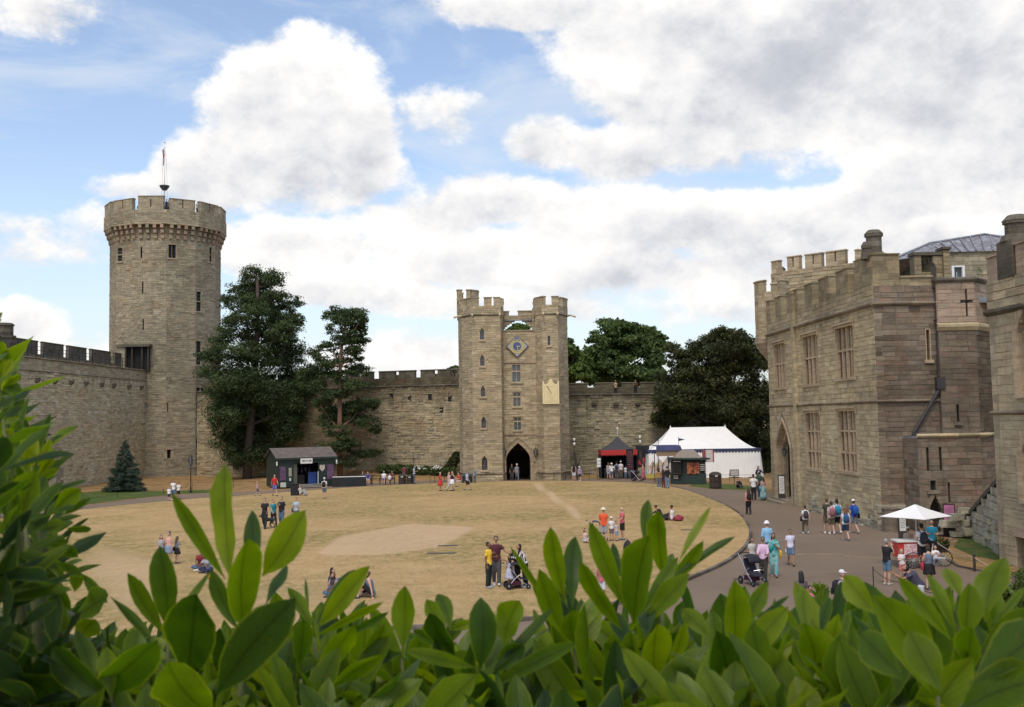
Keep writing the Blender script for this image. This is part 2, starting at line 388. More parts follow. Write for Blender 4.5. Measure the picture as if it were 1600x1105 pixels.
def build_ground():
 xs = sorted(set([-1500, -800, -400, -200, -120] + [-80+4*i for i in range(41)] + [-28+1.5*i for i in range(39)] + [120, 200, 400, 800, 1500]))
 ys = sorted(set([-400, -100, -30, -10] + [-4+1.0*i for i in range(27)] + [24+3*i for i in range(27)] + [106+1.5*i for i in range(14)] + [130, 160, 220, 400, 900, 2200]))
 mb = MB(); nx = len(xs)
 mb.v = [(x, y, ground_z(x, y)) for y in ys for x in xs]
 for j in range(len(ys)-1):
  for i in range(nx-1): mb.face(j*nx+i, j*nx+i+1, (j+1)*nx+i+1, (j+1)*nx+i)
 mb.build('ground', MG['verge'], smooth=True, kind='structure')
 sheet('path', PATH, .002, MG['asphalt'])
 # lawn: raised 10 cm on a stone kerb, grid mesh carrying the worn patches
 cx = [p[0] for p in LAWN]; cy = [p[1] for p in LAWN]; st = .8
 x0, x1, y0, y1 = min(cx), max(cx), min(cy), max(cy)
 ell = []; 
 A = [G(*p) for p in ((520,842),(640,820),(752,826),(700,858),(600,872),(480,872))]
 B = [G(*p) for p in ((130,830),(200,850),(330,880),(330,960),(120,990),(60,900))]
 C = [G(*p) for p in ((828,756),(842,756),(918,812),(905,816))]
 D_ = [G(*p) for p in ((560,905),(760,935),(900,945),(700,975),(420,985),(200,960),(380,915))]
 def pd(x, y, P):          # rough signed distance: positive inside
  ins = in_poly(x, y, [(p.x, p.y) for p in P]); d = 1e9
  for a, b in zip(P, P[1:]+P[:1]):
   ax, ay, bx, by = a.x, a.y, b.x, b.y; t = max(0, min(1, ((x-ax)*(bx-ax)+(y-ay)*(by-ay))/((bx-ax)**2+(by-ay)**2+1e-9)))
   d = min(d, math.hypot(x-ax-t*(bx-ax), y-ay-t*(by-ay)))
  return d if ins else -d
 from mathutils.geometry import tessellate_polygon
 import mathutils.geometry as mg
 pts = [Vector(p) for p in LAWN]; nb = len(pts); edges = [(i, (i+1) % nb) for i in range(nb)]
 y = y0+st/2
 while y < y1:
  x = x0+st/2
  while x < x1:
   if in_poly(x, y, LAWN) : pts.append(Vector((x, y)))
   x += st*(1.0 if y > 45 else 1.0)
  y += st*(1.6 if y > 70 else 1.0)
 r = mg.delaunay_2d_cdt(pts, edges, [], 1, 1e-4)
 V, F = r[0], r[2]
 me = bpy.data.meshes.new('lawn'); me.from_pydata([(v.x, v.y, .10) for v in V], [], [tuple(f) for f in F])
 a = me.attributes.new('bare', 'FLOAT', 'POINT')
 vals = []
 for v in V:
  s = max(sstep(-.6, 1.2, pd(v.x, v.y, A)), .55*sstep(-1.5, 3.0, pd(v.x, v.y, B)), .8*sstep(-.5, .35, pd(v.x, v.y, C)), .42*sstep(-1.5, 2.0, pd(v.x, v.y, D_)))
  s = max(s, .35*sstep(94, 101, v.y))
  vals.append(s)
 a.data.foreach_set('value', vals); me.materials.append(MG['lawn'])
 o = bpy.data.objects.new('lawn', me); COL.objects.link(o); tag(o, kind='structure')
 # kerb of weathered stone round the lawn, in separate lengths
 km = stone_mat('kerb_stone', [(.10, .085, .07), (.15, .13, .105), (.20, .17, .14)], .3)
 L = [Vector((p[0], p[1], 0)) for p in LAWN]; mb = MB()
 rnd = random.Random(2)
 for i in range(len(L)):
  a_, b_ = L[i], L[(i+1) % len(L)]; d = b_-a_
  if d.length < .05: continue
  n = Vector((d.y, -d.x, 0)).normalized()
  ntr = Vector((-n.x, -n.y, 0))
  k = max(1, round(d.length/.9))
  for j in range(k):
   o0 = a_+d*(j/k)+n*(-.06); mb.ct = (rnd.random(), rnd.random(), 0)
   mb.obox(o0, d/k*.985, n*.16, Vector((0, 0, .112+rnd.random()*.012)))
 mb.build('kerb', km, tint=True, kind='structure')
 # greener strips: left under the spruce, small bank bottom right
 g1 = [G(*p) for p in ((-60,808),(60,799),(118,791),(200,780),(280,772),(350,769),(345,765),(270,767),(235,768),(170,766),(110,772),(0,790),(-60,795))]
 sheet('grass_strip', [(p.x, p.y) for p in g1], .0075, MG['green'])
 g2 = [G(*p) for p in ((1500,838),(1560,845),(1580,868),(1562,876),(1520,868),(1490,855))]
 sheet('grass_patch', [(p.x, p.y) for p in g2], .0085, MG['green'])
 g3 = [G(*p) for p in ((1075,760),(1120,764),(1200,768),(1180,760),(1130,756),(1085,756))]
 sheet('grass_patch', [(p.x, p.y) for p in g3], -.004, MG['green'])
 # pale worn band crossing the tarmac on the right
 Lb = smooth_open([tuple(G(*p))[:2] for p in ((1215,868),(1290,866),(1370,873),(1440,876),(1475,880))], 6)
 P = [(x, y+.22) for x, y in Lb] + [(x, y-.22) for x, y in reversed(Lb)]
 sheet('paving_band', P, .0065, simple('band_setts', (.23, .165, .095), .9, var=.3, nscale=3))
 # iron drain covers in lawn and path
 for k, (px, py, w, z, lab) in enumerate(((700,856,.5,.103,'dark drain cover in the bare patch of the lawn, upper one'), (690,868,.7,.103,'dark drain cover in the bare patch of the lawn, lower one'),
        (1077,831,.45,.103,'small dark drain cover on the right side of the lawn'), (1168,905,.5,.006,'drain cover in the tarmac beside the stroller'))):
  p = G(px, py); m = MB(); m.box(-w, w, -.22, .22, 0, .006)
  for i in range(5): m.box(-w*.9+i*w*.4, -w*.9+i*w*.4+w*.18, -.18, .18, .006, .011)
  tag(m.build('drain_cover', simple('drain_iron', (.07, .06, .05), .7), loc=(p.x, p.y, z)), lab, 'drain cover', 'drain covers')
build_ground()
# ================================================================ MASONRY TOOLS
def wparent(o, p):
 o.parent = p
 o.matrix_parent_inverse = (Matrix.Translation(p.location) @ Matrix.Rotation(p.rotation_euler.z, 4, 'Z')).inverted()
 return o
class Face:
 """vertical plane from A to B (seen from outside: left to right)"""
 def __init__(s, A, B):
  s.A, s.B = Vector((A[0], A[1], 0)), Vector((B[0], B[1], 0)); d = s.B-s.A; s.L = d.length; s.u = d/s.L
  s.n = Vector((s.u.y, -s.u.x, 0)); s.z = Vector((0, 0, 1))
 def p(s, u, z, out=0.0): return s.A + s.u*u + s.n*out + s.z*z
 def px(s, x, y): return on_line(x, y, (s.A.x, s.A.y), (s.B.x, s.B.y))
 def slab(s, mb, u0, u1, z0, z1, o0, o1):       # box between offsets o0 (inner) and o1 (outer)
  mb.obox(s.p(u0, z0, o0), s.u*(u1-u0), s.n*(o1-o0), s.z*(z1-z0))
 def off(s, d, e0=0., e1=0.):
  q = Face.__new__(Face); q.A = s.A+s.n*d-s.u*e0; q.B = s.B+s.n*d+s.u*e1; q.L = s.L+e0+e1; q.u = s.u; q.n = s.n; q.z = s.z; return q
def arch_half(w, z, zs, za, k=1.9):
 if z <= zs: return w
 if z >= za: return -1
 t = (z-zs)/(za-zs); return w*(1-t**k)
class Masonry:
 cs = .72
 def __init__(s, thing, mat, seed=1):
  s.thing = thing; s.mat = mat; s.rec = []; s.back = MB(); s.rnd = random.Random(seed)
 def wall(s, F, z0, z1, ch=(.24, .36), sl=(.38, .85), opens=(), thick=.5, relief=.02, hue=(.5, .22), li=(.5, .2), top=None, joint=.014, rough=0.0):
  R = s.rnd; z = z0
  edges = sorted(set([o['z0'] for o in opens] + [o['z1'] for o in opens if not o.get('zs')] + [z1]))
  while z < z1-1e-4:
   h = R.uniform(*ch)*s.cs
   for e in edges:
    if z+.05 < e < z+h+.13 and e > z+.1: h = e-z; break
   h = min(h, z1-z); zm = z+h/2
   iv = [(0.0, F.L)]
   for o in opens:
    if o['z0']-1e-3 < zm < o['z1']+1e-3:
     c = (o['u0']+o['u1'])/2; w = (o['u1']-o['u0'])/2
     if o.get('zs') is not None: w = arch_half(w, zm, o['zs'], o['z1'], o.get('k', 1.9))
     if w <= 0: continue
     a, b = c-w, c+w; nv = []
     for (p, q) in iv:
      if b <= p or a >= q: nv.append((p, q)); continue
      if a > p+.02: nv.append((p, a))
      if b < q-.02: nv.append((b, q))
     iv = nv
   if top is not None:
    nv = []
    for (p, q) in iv:           # sloping top: keep where top(u) >= z+h*.6
     k = 40; run = None
     for i in range(k+1):
      uu = p+(q-p)*i/k
      if top(uu) >= z+h*.6:
       if run is None: run = uu
       end = uu
      elif run is not None: nv.append((run, end)); run = None
     if run is not None and end > run+.05: nv.append((run, end))
    iv = nv
   for (p, q) in iv:
    s.back.ct = (.5, .5, .35); F.slab(s.back, p, q, z, z+h+.002, -thick, -.012)
    u = p+(0 if R.random() < .5 else 0)
    first = True
    while u < q-1e-3:
     l = R.uniform(*sl)*(R.uniform(.45, .8) if first else 1); first = False
     if q-u-l < .22: l = q-u
     pr = R.uniform(.0, relief)
     if rough and R.random() < rough: pr = R.uniform(-.008, relief*2.4)
     hh = max(.0, min(1., R.gauss(*hue))); ll = max(.0, min(1., R.gauss(*li)))
     s.rec.append((F.p(u+l/2, z+h/2, -.012), F.u, F.n, l-joint*R.uniform(.7, 1.6), h-joint*R.uniform(.7, 1.6), pr+.012, ll, hh))
     u += l
   z += h
 def flush(s, n_parts=0, name='stone'):
  if n_parts:
   sc = []
   for i, (c, u, n, l, h, d, li, hu) in enumerate(s.rec):
    v = CO-c; D = v.length; f = n.dot(v)/D
    w = c-CO; zc = w.dot(_f); xx = 800+w.dot(_r)/max(zc, .1)*FPX; yy = 552.5-w.dot(_u)/max(zc, .1)*FPX
    ok = f > .02 and zc > 1 and -5 < xx < 1605 and 0 < yy < 1000
    sc.append(((l*h*f/D/D) if ok else 0, i))
   sc.sort(reverse=True); pick = set(i for w, i in sc[:n_parts] if w > 0)
  else: pick = set()
  mb = MB(); J = .09
  for i, (c, u, n, l, h, d, li, hu) in enumerate(s.rec):
   if i in pick: continue
   a, b = u*(l/2), Vector((0, 0, h/2)); e = .012
   a2, b2 = u*(l/2-e), Vector((0, 0, h/2-e)); k = mb.pts([c-a-b, c+a-b, c+a+b, c-a+b, c-a2-b2+n*d, c+a2-b2+n*d, c+a2+b2+n*d, c-a2+b2+n*d])
   mb.ct = (li, hu, 0.)
   mb.face(k+4, k+5, k+6, k+7); mb.face(k, k+1, k+5, k+4); mb.face(k+1, k+2, k+6, k+5); mb.face(k+2, k+3, k+7, k+6); mb.face(k+3, k, k+4, k+7)
  if mb.f:
   wparent(mb.build('stonework', s.mat, tint=True, kind='stuff'), s.thing)
  wparent(s.back.build('wall_core', s.mat, tint=True), s.thing)
  if pick:
   var = []
   for q in range(40):
    m = MB(); m.ct = (min(1, max(0, s.rnd.gauss(.5, .2))), min(1, max(0, s.rnd.gauss(.5, .22))), 0.)
    e = .022; k = m.pts([(-.5, 0, -.5), (.5, 0, -.5), (.5, 0, .5), (-.5, 0, .5), (-.5+e, -1, -.5+e*1.6), (.5-e, -1, -.5+e*1.6), (.5-e, -1, .5-e*1.6), (-.5+e, -1, .5-e*1.6)])
    for f in ((4,5,6,7), (0,1,5,4), (1,2,6,5), (2,3,7,6), (3,0,4,7)): m.face(*f)
    var.append((m.ct, m.mesh('stone', s.mat, tint=True)))
   T = Matrix.Translation(-s.thing.location) if s.thing.rotation_euler.z == 0 else None
   for i in sorted(pick):
    c, u, n, l, h, d, li, hu = s.rec[i]
    me = min(var, key=lambda v: abs(v[0][0]-li)+abs(v[0][1]-hu)+s.rnd.random()*.12)[1]
    o = bpy.data.objects.new(name, me); COL.objects.link(o); o.parent = s.thing
    y = -n*d; o.matrix_local = T @ Matrix(((u.x*l, y.x, 0, c.x), (u.y*l, y.y, 0, c.y), (0, 0, h, c.z), (0, 0, 0, 1)))
def string_course(thing, faces, z, mat, h=.16, out=.12, name='string_course'):
 mb = MB()
 for F in faces:
  u = 0; 
  while u < F.L-.01:
   l = min(1.1, F.L-u); mb.ct = (RS.random(), RS.random(), 0)
   o = F.p(u, z, -.02); d = F.u*(l*.992)
   pts = [o, o+F.n*(out*.4), o+F.n*(out+.02)+F.z*(h*.45), o+F.n*(out+.02)+F.z*(h*.75), o+F.z*h]
   mb.loft([pts, [q+d for q in pts]] if True else None)
   u += l
 return wparent(mb.build(name, mat, tint=True), thing)
RS = random.Random(77)
def merlon(thing, F, u0, u1, z0, z1, mat, thick=.45, slit=None, name='merlon', cop=.13, tilt=0.0):
 """battlement block made of stones through its thickness, coping on top; slit = 'cross', 'slit' or None"""
 mb = MB(); L = u1-u0; c = (u0+u1)/2
 zz = z0; rows = max(2, round((z1-z0)/.32)); hh = (z1-z0)/rows
 for r in range(rows):
  za, zb = z0+r*hh, z0+(r+1)*hh; f = (r+.5)/rows
  cuts = [(u0, u1)]
  if slit and .18 < f < .88:
   g = .07
   if slit == 'cross' and abs(f-.55) < .5/rows+.02: g = .26
   cuts = [(u0, c-g), (c+g, u1)]
  for (a, b) in cuts:
   u = a
   while u < b-.01:
    l = RS.uniform(.35, .75)
    if b-u-l < .2: l = b-u
    mb.ct = (min(1, max(0, RS.gauss(.5, .2))), min(1, max(0, RS.gauss(.5, .2))), 0)
    pr = RS.uniform(0, .015); F.slab(mb, u+.004, u+l-.004, za+.003, zb-.003, -thick-pr, pr)
    u += l
   mb.ct = (.4, .5, .5); F.slab(mb, a+.02, b-.02, za-.001, zb+.001, -thick+.02, -.012)
 mb.ct = (RS.uniform(.3, .6), RS.random(), 0)
 o = F.p(u0-.05, z1, .07); d = F.u*(L+.1); w = -F.n*(thick+.14)
 P = [o, o+F.z*cop*.5, o+w*.35+F.z*cop, o+w*.65+F.z*cop, o+w+F.z*cop*.5, o+w]
 mb.loft([P, [q+d for q in P]])
 return wparent(mb.build(name, mat, tint=True), thing)
def arch_mould(thing, F, uc, w, z0, zs, za, mat, ring=.22, out=.10, depth=.3, n=9, k=1.9, name='arch_moulding', jamb=True):
 mb = MB(); path = []
 if jamb:
  m = max(1, round((zs-z0)/.5))
  for i in range(m): path.append((w, z0+(zs-z0)*i/m))
 for i in range(n+1):
  z = zs+(za-zs)*i/n; path.append((max(0, arch_half(w, min(z, za-1e-4), zs, za, k)), z))
 for sgn in (-1, 1):
  for (w0, a), (w1, b) in zip(path, path[1:]):
   d = Vector((w1-w0, b-a)); nn = Vector((d.y, -d.x)).normalized()*ring
   mb.ct = (RS.uniform(.4, .8), RS.random(), 0)
   def P(ww, zz, o): return F.p(uc+sgn*ww, zz, o)
   i0, i1 = (w0-.03, a), (w1-.03, b); o0, o1 = (w0+nn.x, a+nn.y), (w1+nn.x, b+nn.y)
   if w1 <= 0.02: o1 = (0, b+ring*1.25); i1 = (0, b)
   q = [P(*i0, -depth), P(*i0, out*.55), P(*o0, out), P(*o0, -depth)]; r = [P(*i1, -depth), P(*i1, out*.55), P(*o1, out), P(*o1, -depth)]
   mb.loft([q, r] if sgn > 0 else [list(reversed(q)), list(reversed(r))])
 return wparent(mb.build(name, mat, tint=True), thing)
M_GLASS = simple('old_glass', (.055, .062, .07), .12, var=.35, nscale=2.5, spec=.6)
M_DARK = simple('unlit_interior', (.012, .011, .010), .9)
M_IRON = simple('black_iron', (.018, .018, .02), .5, .3)
M_LEAD = simple('lead_sheet', (.20, .215, .235), .55, .2, var=.35, nscale=1.5)
M_OAK = simple('old_oak', (.045, .035, .026), .8, var=.4, nscale=5)
def window(thing, F, u0, u1, z0, z1, lights=2, rows=(1.0,), frame_mat=None, recess=.22, mull=.09, thick_mid=False, zs=None, lead=True, glass=None, sill=True, hood=True, jamb=.10):
 """stone window in an opening: window (surround) > mullion, transom, pane; rows = heights as fractions"""
 fm = frame_mat; g = glass or M_GLASS
 s = MB(); s.ct = (.7, .6, 0)
 F.slab(s, u0-.01, u0+jamb, z0, z1, -recess-.12, .02); F.slab(s, u1-jamb, u1+.01, z0, z1, -recess-.12, .02)
 if zs is None: F.slab(s, u0-.01, u1+.01, z1-jamb, z1+.01, -recess-.12, .021)
 if sill: s.ct = (.6, .5, 0); F.slab(s, u0-.12, u1+.12, z0-.16, z0+.02, -recess-.1, .12)
 if hood:
  s.ct = (.75, .6, 0); F.slab(s, u0-.16, u1+.16, z1+.06, z1+.18, -.02, .13)
  F.slab(s, u0-.16, u0-.05, z1-.22, z1+.06, -.02, .11); F.slab(s, u1+.05, u1+.16, z1-.22, z1+.06, -.02, .11)
 w = wparent(s.build('window', fm, tint=True), thing)
 a, b, c, d = u0+jamb, u1-jamb, z0, z1-(jamb if zs is None else 0)
 W_ = (b-a)/lights
 for i in range(1, lights):
  m = MB(); m.ct = (.75, .55, 0); q = mull*(1.9 if thick_mid and i*2 == lights else 1)
  uu = a+i*W_; o = F.p(uu-q/2, c, -recess+.10); e = F.u*q
  P = [F.p(uu-q/2, c, -recess-.04), F.p(uu-q*.35, c, -recess+.14), F.p(uu+q*.35, c, -recess+.14), F.p(uu+q/2, c, -recess-.04)]
  m.loft([P, [v+F.z*(d-c) for v in P]]); wparent(m.build('mullion', fm, w, tint=True), w)
 zz = c; zr = [c]
 for r in rows: zz += (d-c)*r; zr.append(min(zz, d))
 for z_ in zr[1:-1]:
  m = MB(); m.ct = (.7, .5, 0); F.slab(m, a, b, z_-.06, z_+.06, -recess-.05, -recess+.12); wparent(m.build('transom', fm, w, tint=True), w)
 for i in range(lights):
  for j in range(len(zr)-1):
   m = MB(); p0, p1, q0, q1 = a+i*W_, a+(i+1)*W_, zr[j], zr[j+1]
   F.slab(m, p0, p1, q0, q1, -recess-.03, -recess-.012)
   if lead:
    m.cm = 1; k = max(1, round((q1-q0)/.45))
    for t in range(1, k): zz2 = q0+(q1-q0)*t/k; F.slab(m, p0, p1, zz2-.008, zz2+.008, -recess-.012, -recess-.004)
   wparent(m.build('pane', [g, M_LEAD], w), w)
 return w
def prism_faces(P): return [Face(P[i], P[(i+1) % len(P)]) for i in range(len(P))]

BUFF = [(.36, .29, .175), (.42, .345, .22), (.47, .39, .25), (.38, .325, .22), (.44, .345, .23), (.50, .43, .30)]
GREY = [(.285, .25, .17), (.34, .30, .205), (.40, .35, .24), (.31, .28, .205), (.37, .30, .205), (.42, .37, .26)]
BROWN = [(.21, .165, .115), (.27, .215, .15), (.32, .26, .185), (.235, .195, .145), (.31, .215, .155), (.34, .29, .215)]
ST_WALL = stone_mat('stone_left_wall', [(min(.66, r*1.5), min(.6, g*1.52), b*1.55) for r, g, b in BUFF], .2, red=.3, dark_top=(12.6, .7), streak=.55)
ST_TOWER = stone_mat('stone_round_tower', GREY, .5, red=.35, streak=.3)
ST_GATE = stone_mat('stone_gatehouse', BUFF, .4, red=.25, streak=.22)
ST_CURT = stone_mat('stone_far_wall', [(r*1.22, g*1.18, b*1.1) for r, g, b in GREY], .5, red=.45, dark_top=(9.6, .8), streak=.55)
ST_CURT2 = stone_mat('stone_far_wall_right', [(r*1.1, g*1.1, b*1.05) for r, g, b in GREY], .6, red=.15, dark_top=(8.2, .7), streak=.5)
ST_RANGE = stone_mat('stone_range', [(r*1.15, g*1.15, b*1.1) for r, g, b in BUFF], .4, red=.15, dark_top=(13.0, .45), streak=.35)
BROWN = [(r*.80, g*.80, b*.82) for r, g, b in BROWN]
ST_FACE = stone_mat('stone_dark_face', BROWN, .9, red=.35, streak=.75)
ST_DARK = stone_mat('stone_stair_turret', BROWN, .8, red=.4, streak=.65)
ST_WING = stone_mat('stone_wing', BUFF, .4, red=.35, streak=.25)
ST_MOSS = stone_mat('stone_stair_wall', [(.34, .30, .21), (.42, .38, .27), (.50, .46, .35), (.36, .33, .24)], .4, moss=.28, streak=.25)
ST_TRIM = stone_mat('stone_trim', [(.22, .185, .13), (.29, .24, .17), (.25, .205, .155)], .4, streak=.4)
ST_FRAME = stone_mat('stone_window_frame', [(.36, .28, .18), (.45, .355, .235), (.41, .315, .215)], .3, streak=.25)
ST_PINK = stone_mat('stone_pink', [(.40, .28, .20), (.37, .29, .21), (.43, .32, .235), (.36, .30, .22)], .3, streak=.3)
ST_SOOT = stone_mat('stone_sooty', [(.10, .09, .07), (.135, .12, .09), (.17, .15, .115), (.20, .18, .14)], .5, streak=.4, moss=.15)

# ================================================================ GUY-STYLE ROUND TOWER (12 sided)
def build_round_tower():
 C = Vector((-44.6, 134.4, 0)); c = Vector((-C.x, -C.y, 0)).normalized(); l = -c; rt = Vector((l.y, -l.x, 0))
 T = empty('castle_tower', C, label='tall twelve-sided grey stone tower with corbelled battlements at the left end of the courtyard', cat='tower')
 R = 6.82
 def corner(k, r): a = math.radians(.5+30*k); return C + (c*math.cos(a)+rt*math.sin(a))*r
 # facet k runs from corner k to k+1, seen from outside left to right
 FS = [Face(corner(k, R), corner(k+1, R)) for k in range(12)]
 Ms = Masonry(T, ST_TOWER, 11); PX = .12
 op = {k: [] for k in range(12)}
 def add(k, px, y0, y1, w, kind='slit'):
  u, za = FS[k].px(px, y0); _, zb = FS[k].px(px, y1); u = min(max(u, w/2+.15), FS[k].L-w/2-.15)
  op[k].append(dict(u0=u-w/2, u1=u+w/2, z0=zb, z1=za, kind=kind))
 add(0, 262, 381, 403, 1.05, 'grid'); add(10, 186, 387, 409, .9, 'win'); add(11, 221, 386, 403, .2); add(1, 329, 386, 410, .55, 'win')
 add(11, 223, 440, 459, .16); add(11, 224, 498, 516, .14)
 add(1, 304, 454, 486, .95, 'win'); add(1, 304, 532, 570, .95, 'win'); add(1, 307, 605, 651, 1.6, 'win'); add(1, 307, 684, 727, 1.6, 'win')
 add(0, 254, 629, 644, .14); add(0, 251, 703, 717, .45, 'small')
 for k in range(12):
  Ms.wall(FS[k], -.3, 29.6, ch=(.22, .40), sl=(.35, .95), opens=op[k], relief=.03, rough=.15)
  for o in op[k]:
   F = FS[k]
   if o['kind'] == 'slit':
    m = MB(); F.slab(m, o['u0']-.02, o['u1']+.02, o['z0'], o['z1'], -.48, -.35); wparent(m.build('arrow_slit', M_DARK), T)
   elif o['kind'] == 'small':
    m = MB(); m.ct = (.8, .9, 0); F.slab(m, o['u0']-.35, o['u1']+.35, o['z1'], o['z1']+.25, -.02, .12)
    F.slab(m, o['u0']-.35, o['u0'], o['z0'], o['z1'], -.02, .04); F.slab(m, o['u1'], o['u1']+.35, o['z0'], o['z1'], -.02, .04); wparent(m.build('lintel', ST_PINK, tint=True), T)
    m = MB(); F.slab(m, o['u0'], o['u1'], o['z0'], o['z1'], -.48, -.3); wparent(m.build('window_opening', M_DARK), T)
   else:
    n = 2 if o['u1']-o['u0'] > 1 else 1
    rows = (1.0,) if o['kind'] == 'grid' else (.5, .5)
    w = window(T, F, o['u0'], o['u1'], o['z0'], o['z1'], n, rows, ST_TOWER if n == 1 else ST_PINK, recess=.3 if o['kind'] == 'grid' else .10, jamb=.06, hood=False, mull=.07, glass=M_DARK)
    if o['kind'] == 'grid':
     m = MB()
     for i in range(1, 5): uu = o['u0']+(o['u1']-o['u0'])*i/5; F.slab(m, uu-.02, uu+.02, o['z0'], o['z1'], -.2, -.16)
     for i in range(1, 7): zz = o['z0']+(o['z1']-o['z0'])*i/7; F.slab(m, o['u0'], o['u1'], zz-.02, zz+.02, -.16, -.13)
     wparent(m.build('grille', M_IRON), w)
 # battered foot, corbel table, parapet
 Rp = 7.55; PF = [Face(corner(k, Rp), corner(k+1, Rp)) for k in range(12)]
 for k in range(12):
  F = FS[k]; P = PF[k]
  for i in range(4):
   u = F.L*(i+.5)/4; mb = MB(); mb.ct = (RS.uniform(.3, .7), RS.random(), 0); w = .19
   for (za, zb, o) in ((29.1, 29.75, .22), (29.75, 30.35, .46), (30.35, 30.95, .68)):
    prof = [F.p(u-w, za, -.02), F.p(u-w, za+.18, o), F.p(u-w, zb, o+.03), F.p(u-w, zb, -.02)]
    mb.loft([prof, [q+F.u*2*w for q in prof]])
   wparent(mb.build('corbel', ST_PINK if (i+k) % 3 else ST_TOWER, tint=True), T)
  Ms.wall(P, 31.0, 32.75, ch=(.25, .38), thick=.6, relief=.02)
  sl = dict(u0=P.L/2-.06, u1=P.L/2+.06, z0=31.9, z1=33.6)
  merlon(T, P, .42, P.L-.42, 32.75, 34.15 + (.25 if k == 11 else 0), ST_TOWER, thick=.55, slit='slit')
  Ms.wall(F, 29.6, 32.3, thick=.5, relief=.02)
 string_course(T, PF, 30.92, ST_WING, h=.2, out=.05)
 mb = MB(); mb.prism([tuple(corner(k, 7.3).xy) for k in range(12)], 32.2, 32.4); wparent(mb.build('tower_roof', M_LEAD), T)
 # low rooftop cap house
 q = C + (c*-1.5 + rt*-1.6); mb = MB(); mb.ct = (.5, .5, 0)
 mb.prism([(q.x+2.0*math.cos(2*PI*i/8), q.y+2.0*math.sin(2*PI*i/8)) for i in range(8)], 32.4, 34.6); mb.prism([(q.x+2.2*math.cos(2*PI*i/8), q.y+2.2*math.sin(2*PI*i/8)) for i in range(8)], 34.6, 35.0, .55)
 wparent(mb.build('cap_house', ST_TOWER, tint=True), T)
 Ms.flush(0)
 # the small lobby where the wall walk meets the tower
 return C
TWR = build_round_tower()
def build_flagpole():
 p = atY(256.5, 400, 134.4); x, y = p.x, p.y
 t = empty('flagpole', (x, y, 32.4), label='white flagpole with lookout basket on top of the tall round tower', cat='flagpole')
 wm = simple('white_paint', (.72, .72, .70), .5)
 m = MB(); m.tube([(0, 0, 0), (0, 0, 5.2), (0, 0, 10.6)], [.12, .09, .05], 8); m.ell((0, 0, 10.7), .13); m.build('pole', wm, t, smooth=True)
 m = MB(); m.lathe([(.28, 4.35), (.62, 4.8), (.66, 4.95), (.5, 4.95), (.2, 4.5)], n=10); m.build('lookout_basket', simple('dark_paint', (.06, .06, .06), .6), t)
 for a in range(4):
  m = MB(); b = a*PI/2+.4; m.tube([(1.0*math.cos(b), 1.0*math.sin(b), 0), (.12*math.cos(b), .12*math.sin(b), 3.6)], .035, 5); m.build('stay', wm, t)
 for a in (0, PI):
  m = MB(); m.tube([(.5*math.cos(a), .1, .3), (.18*math.cos(a), 0, 9.6)], .012, 4); m.build('halyard', M_IRON, t)
 rnd = random.Random(3); mb = MB(); W_, H_ = 7, 10
 for j in range(H_+1):
  for i in range(W_+1):
   s = i/W_; zz = -j/H_
   mb.v.append((.06+s*.42*(1-.5*j/H_)*(-1), .22*math.sin(i*1.9+j*.35)*(.4+.6*s), 10.2-2.0*j/H_-1.3*s*(1 if j < 99 else 0)*.5))
 for j in range(H_):
  for i in range(W_):
   mb.cm = 1 if (i in (3,) or j in (4, 5)) else 0; n = j*(W_+1)+i; mb.face(n, n+1, n+W_+2, n+W_+1)
 fl = mb.build('flag', [simple('flag_white', (.62, .60, .60), .8), simple('flag_red', (.42, .03, .04), .8)], loc=(x, y, 32.4))
 so = fl.modifiers.new('thick', 'SOLIDIFY'); so.thickness = .012
 tag(fl, 'limp white flag with red cross hanging from the tower flagpole', 'flag')
build_flagpole()

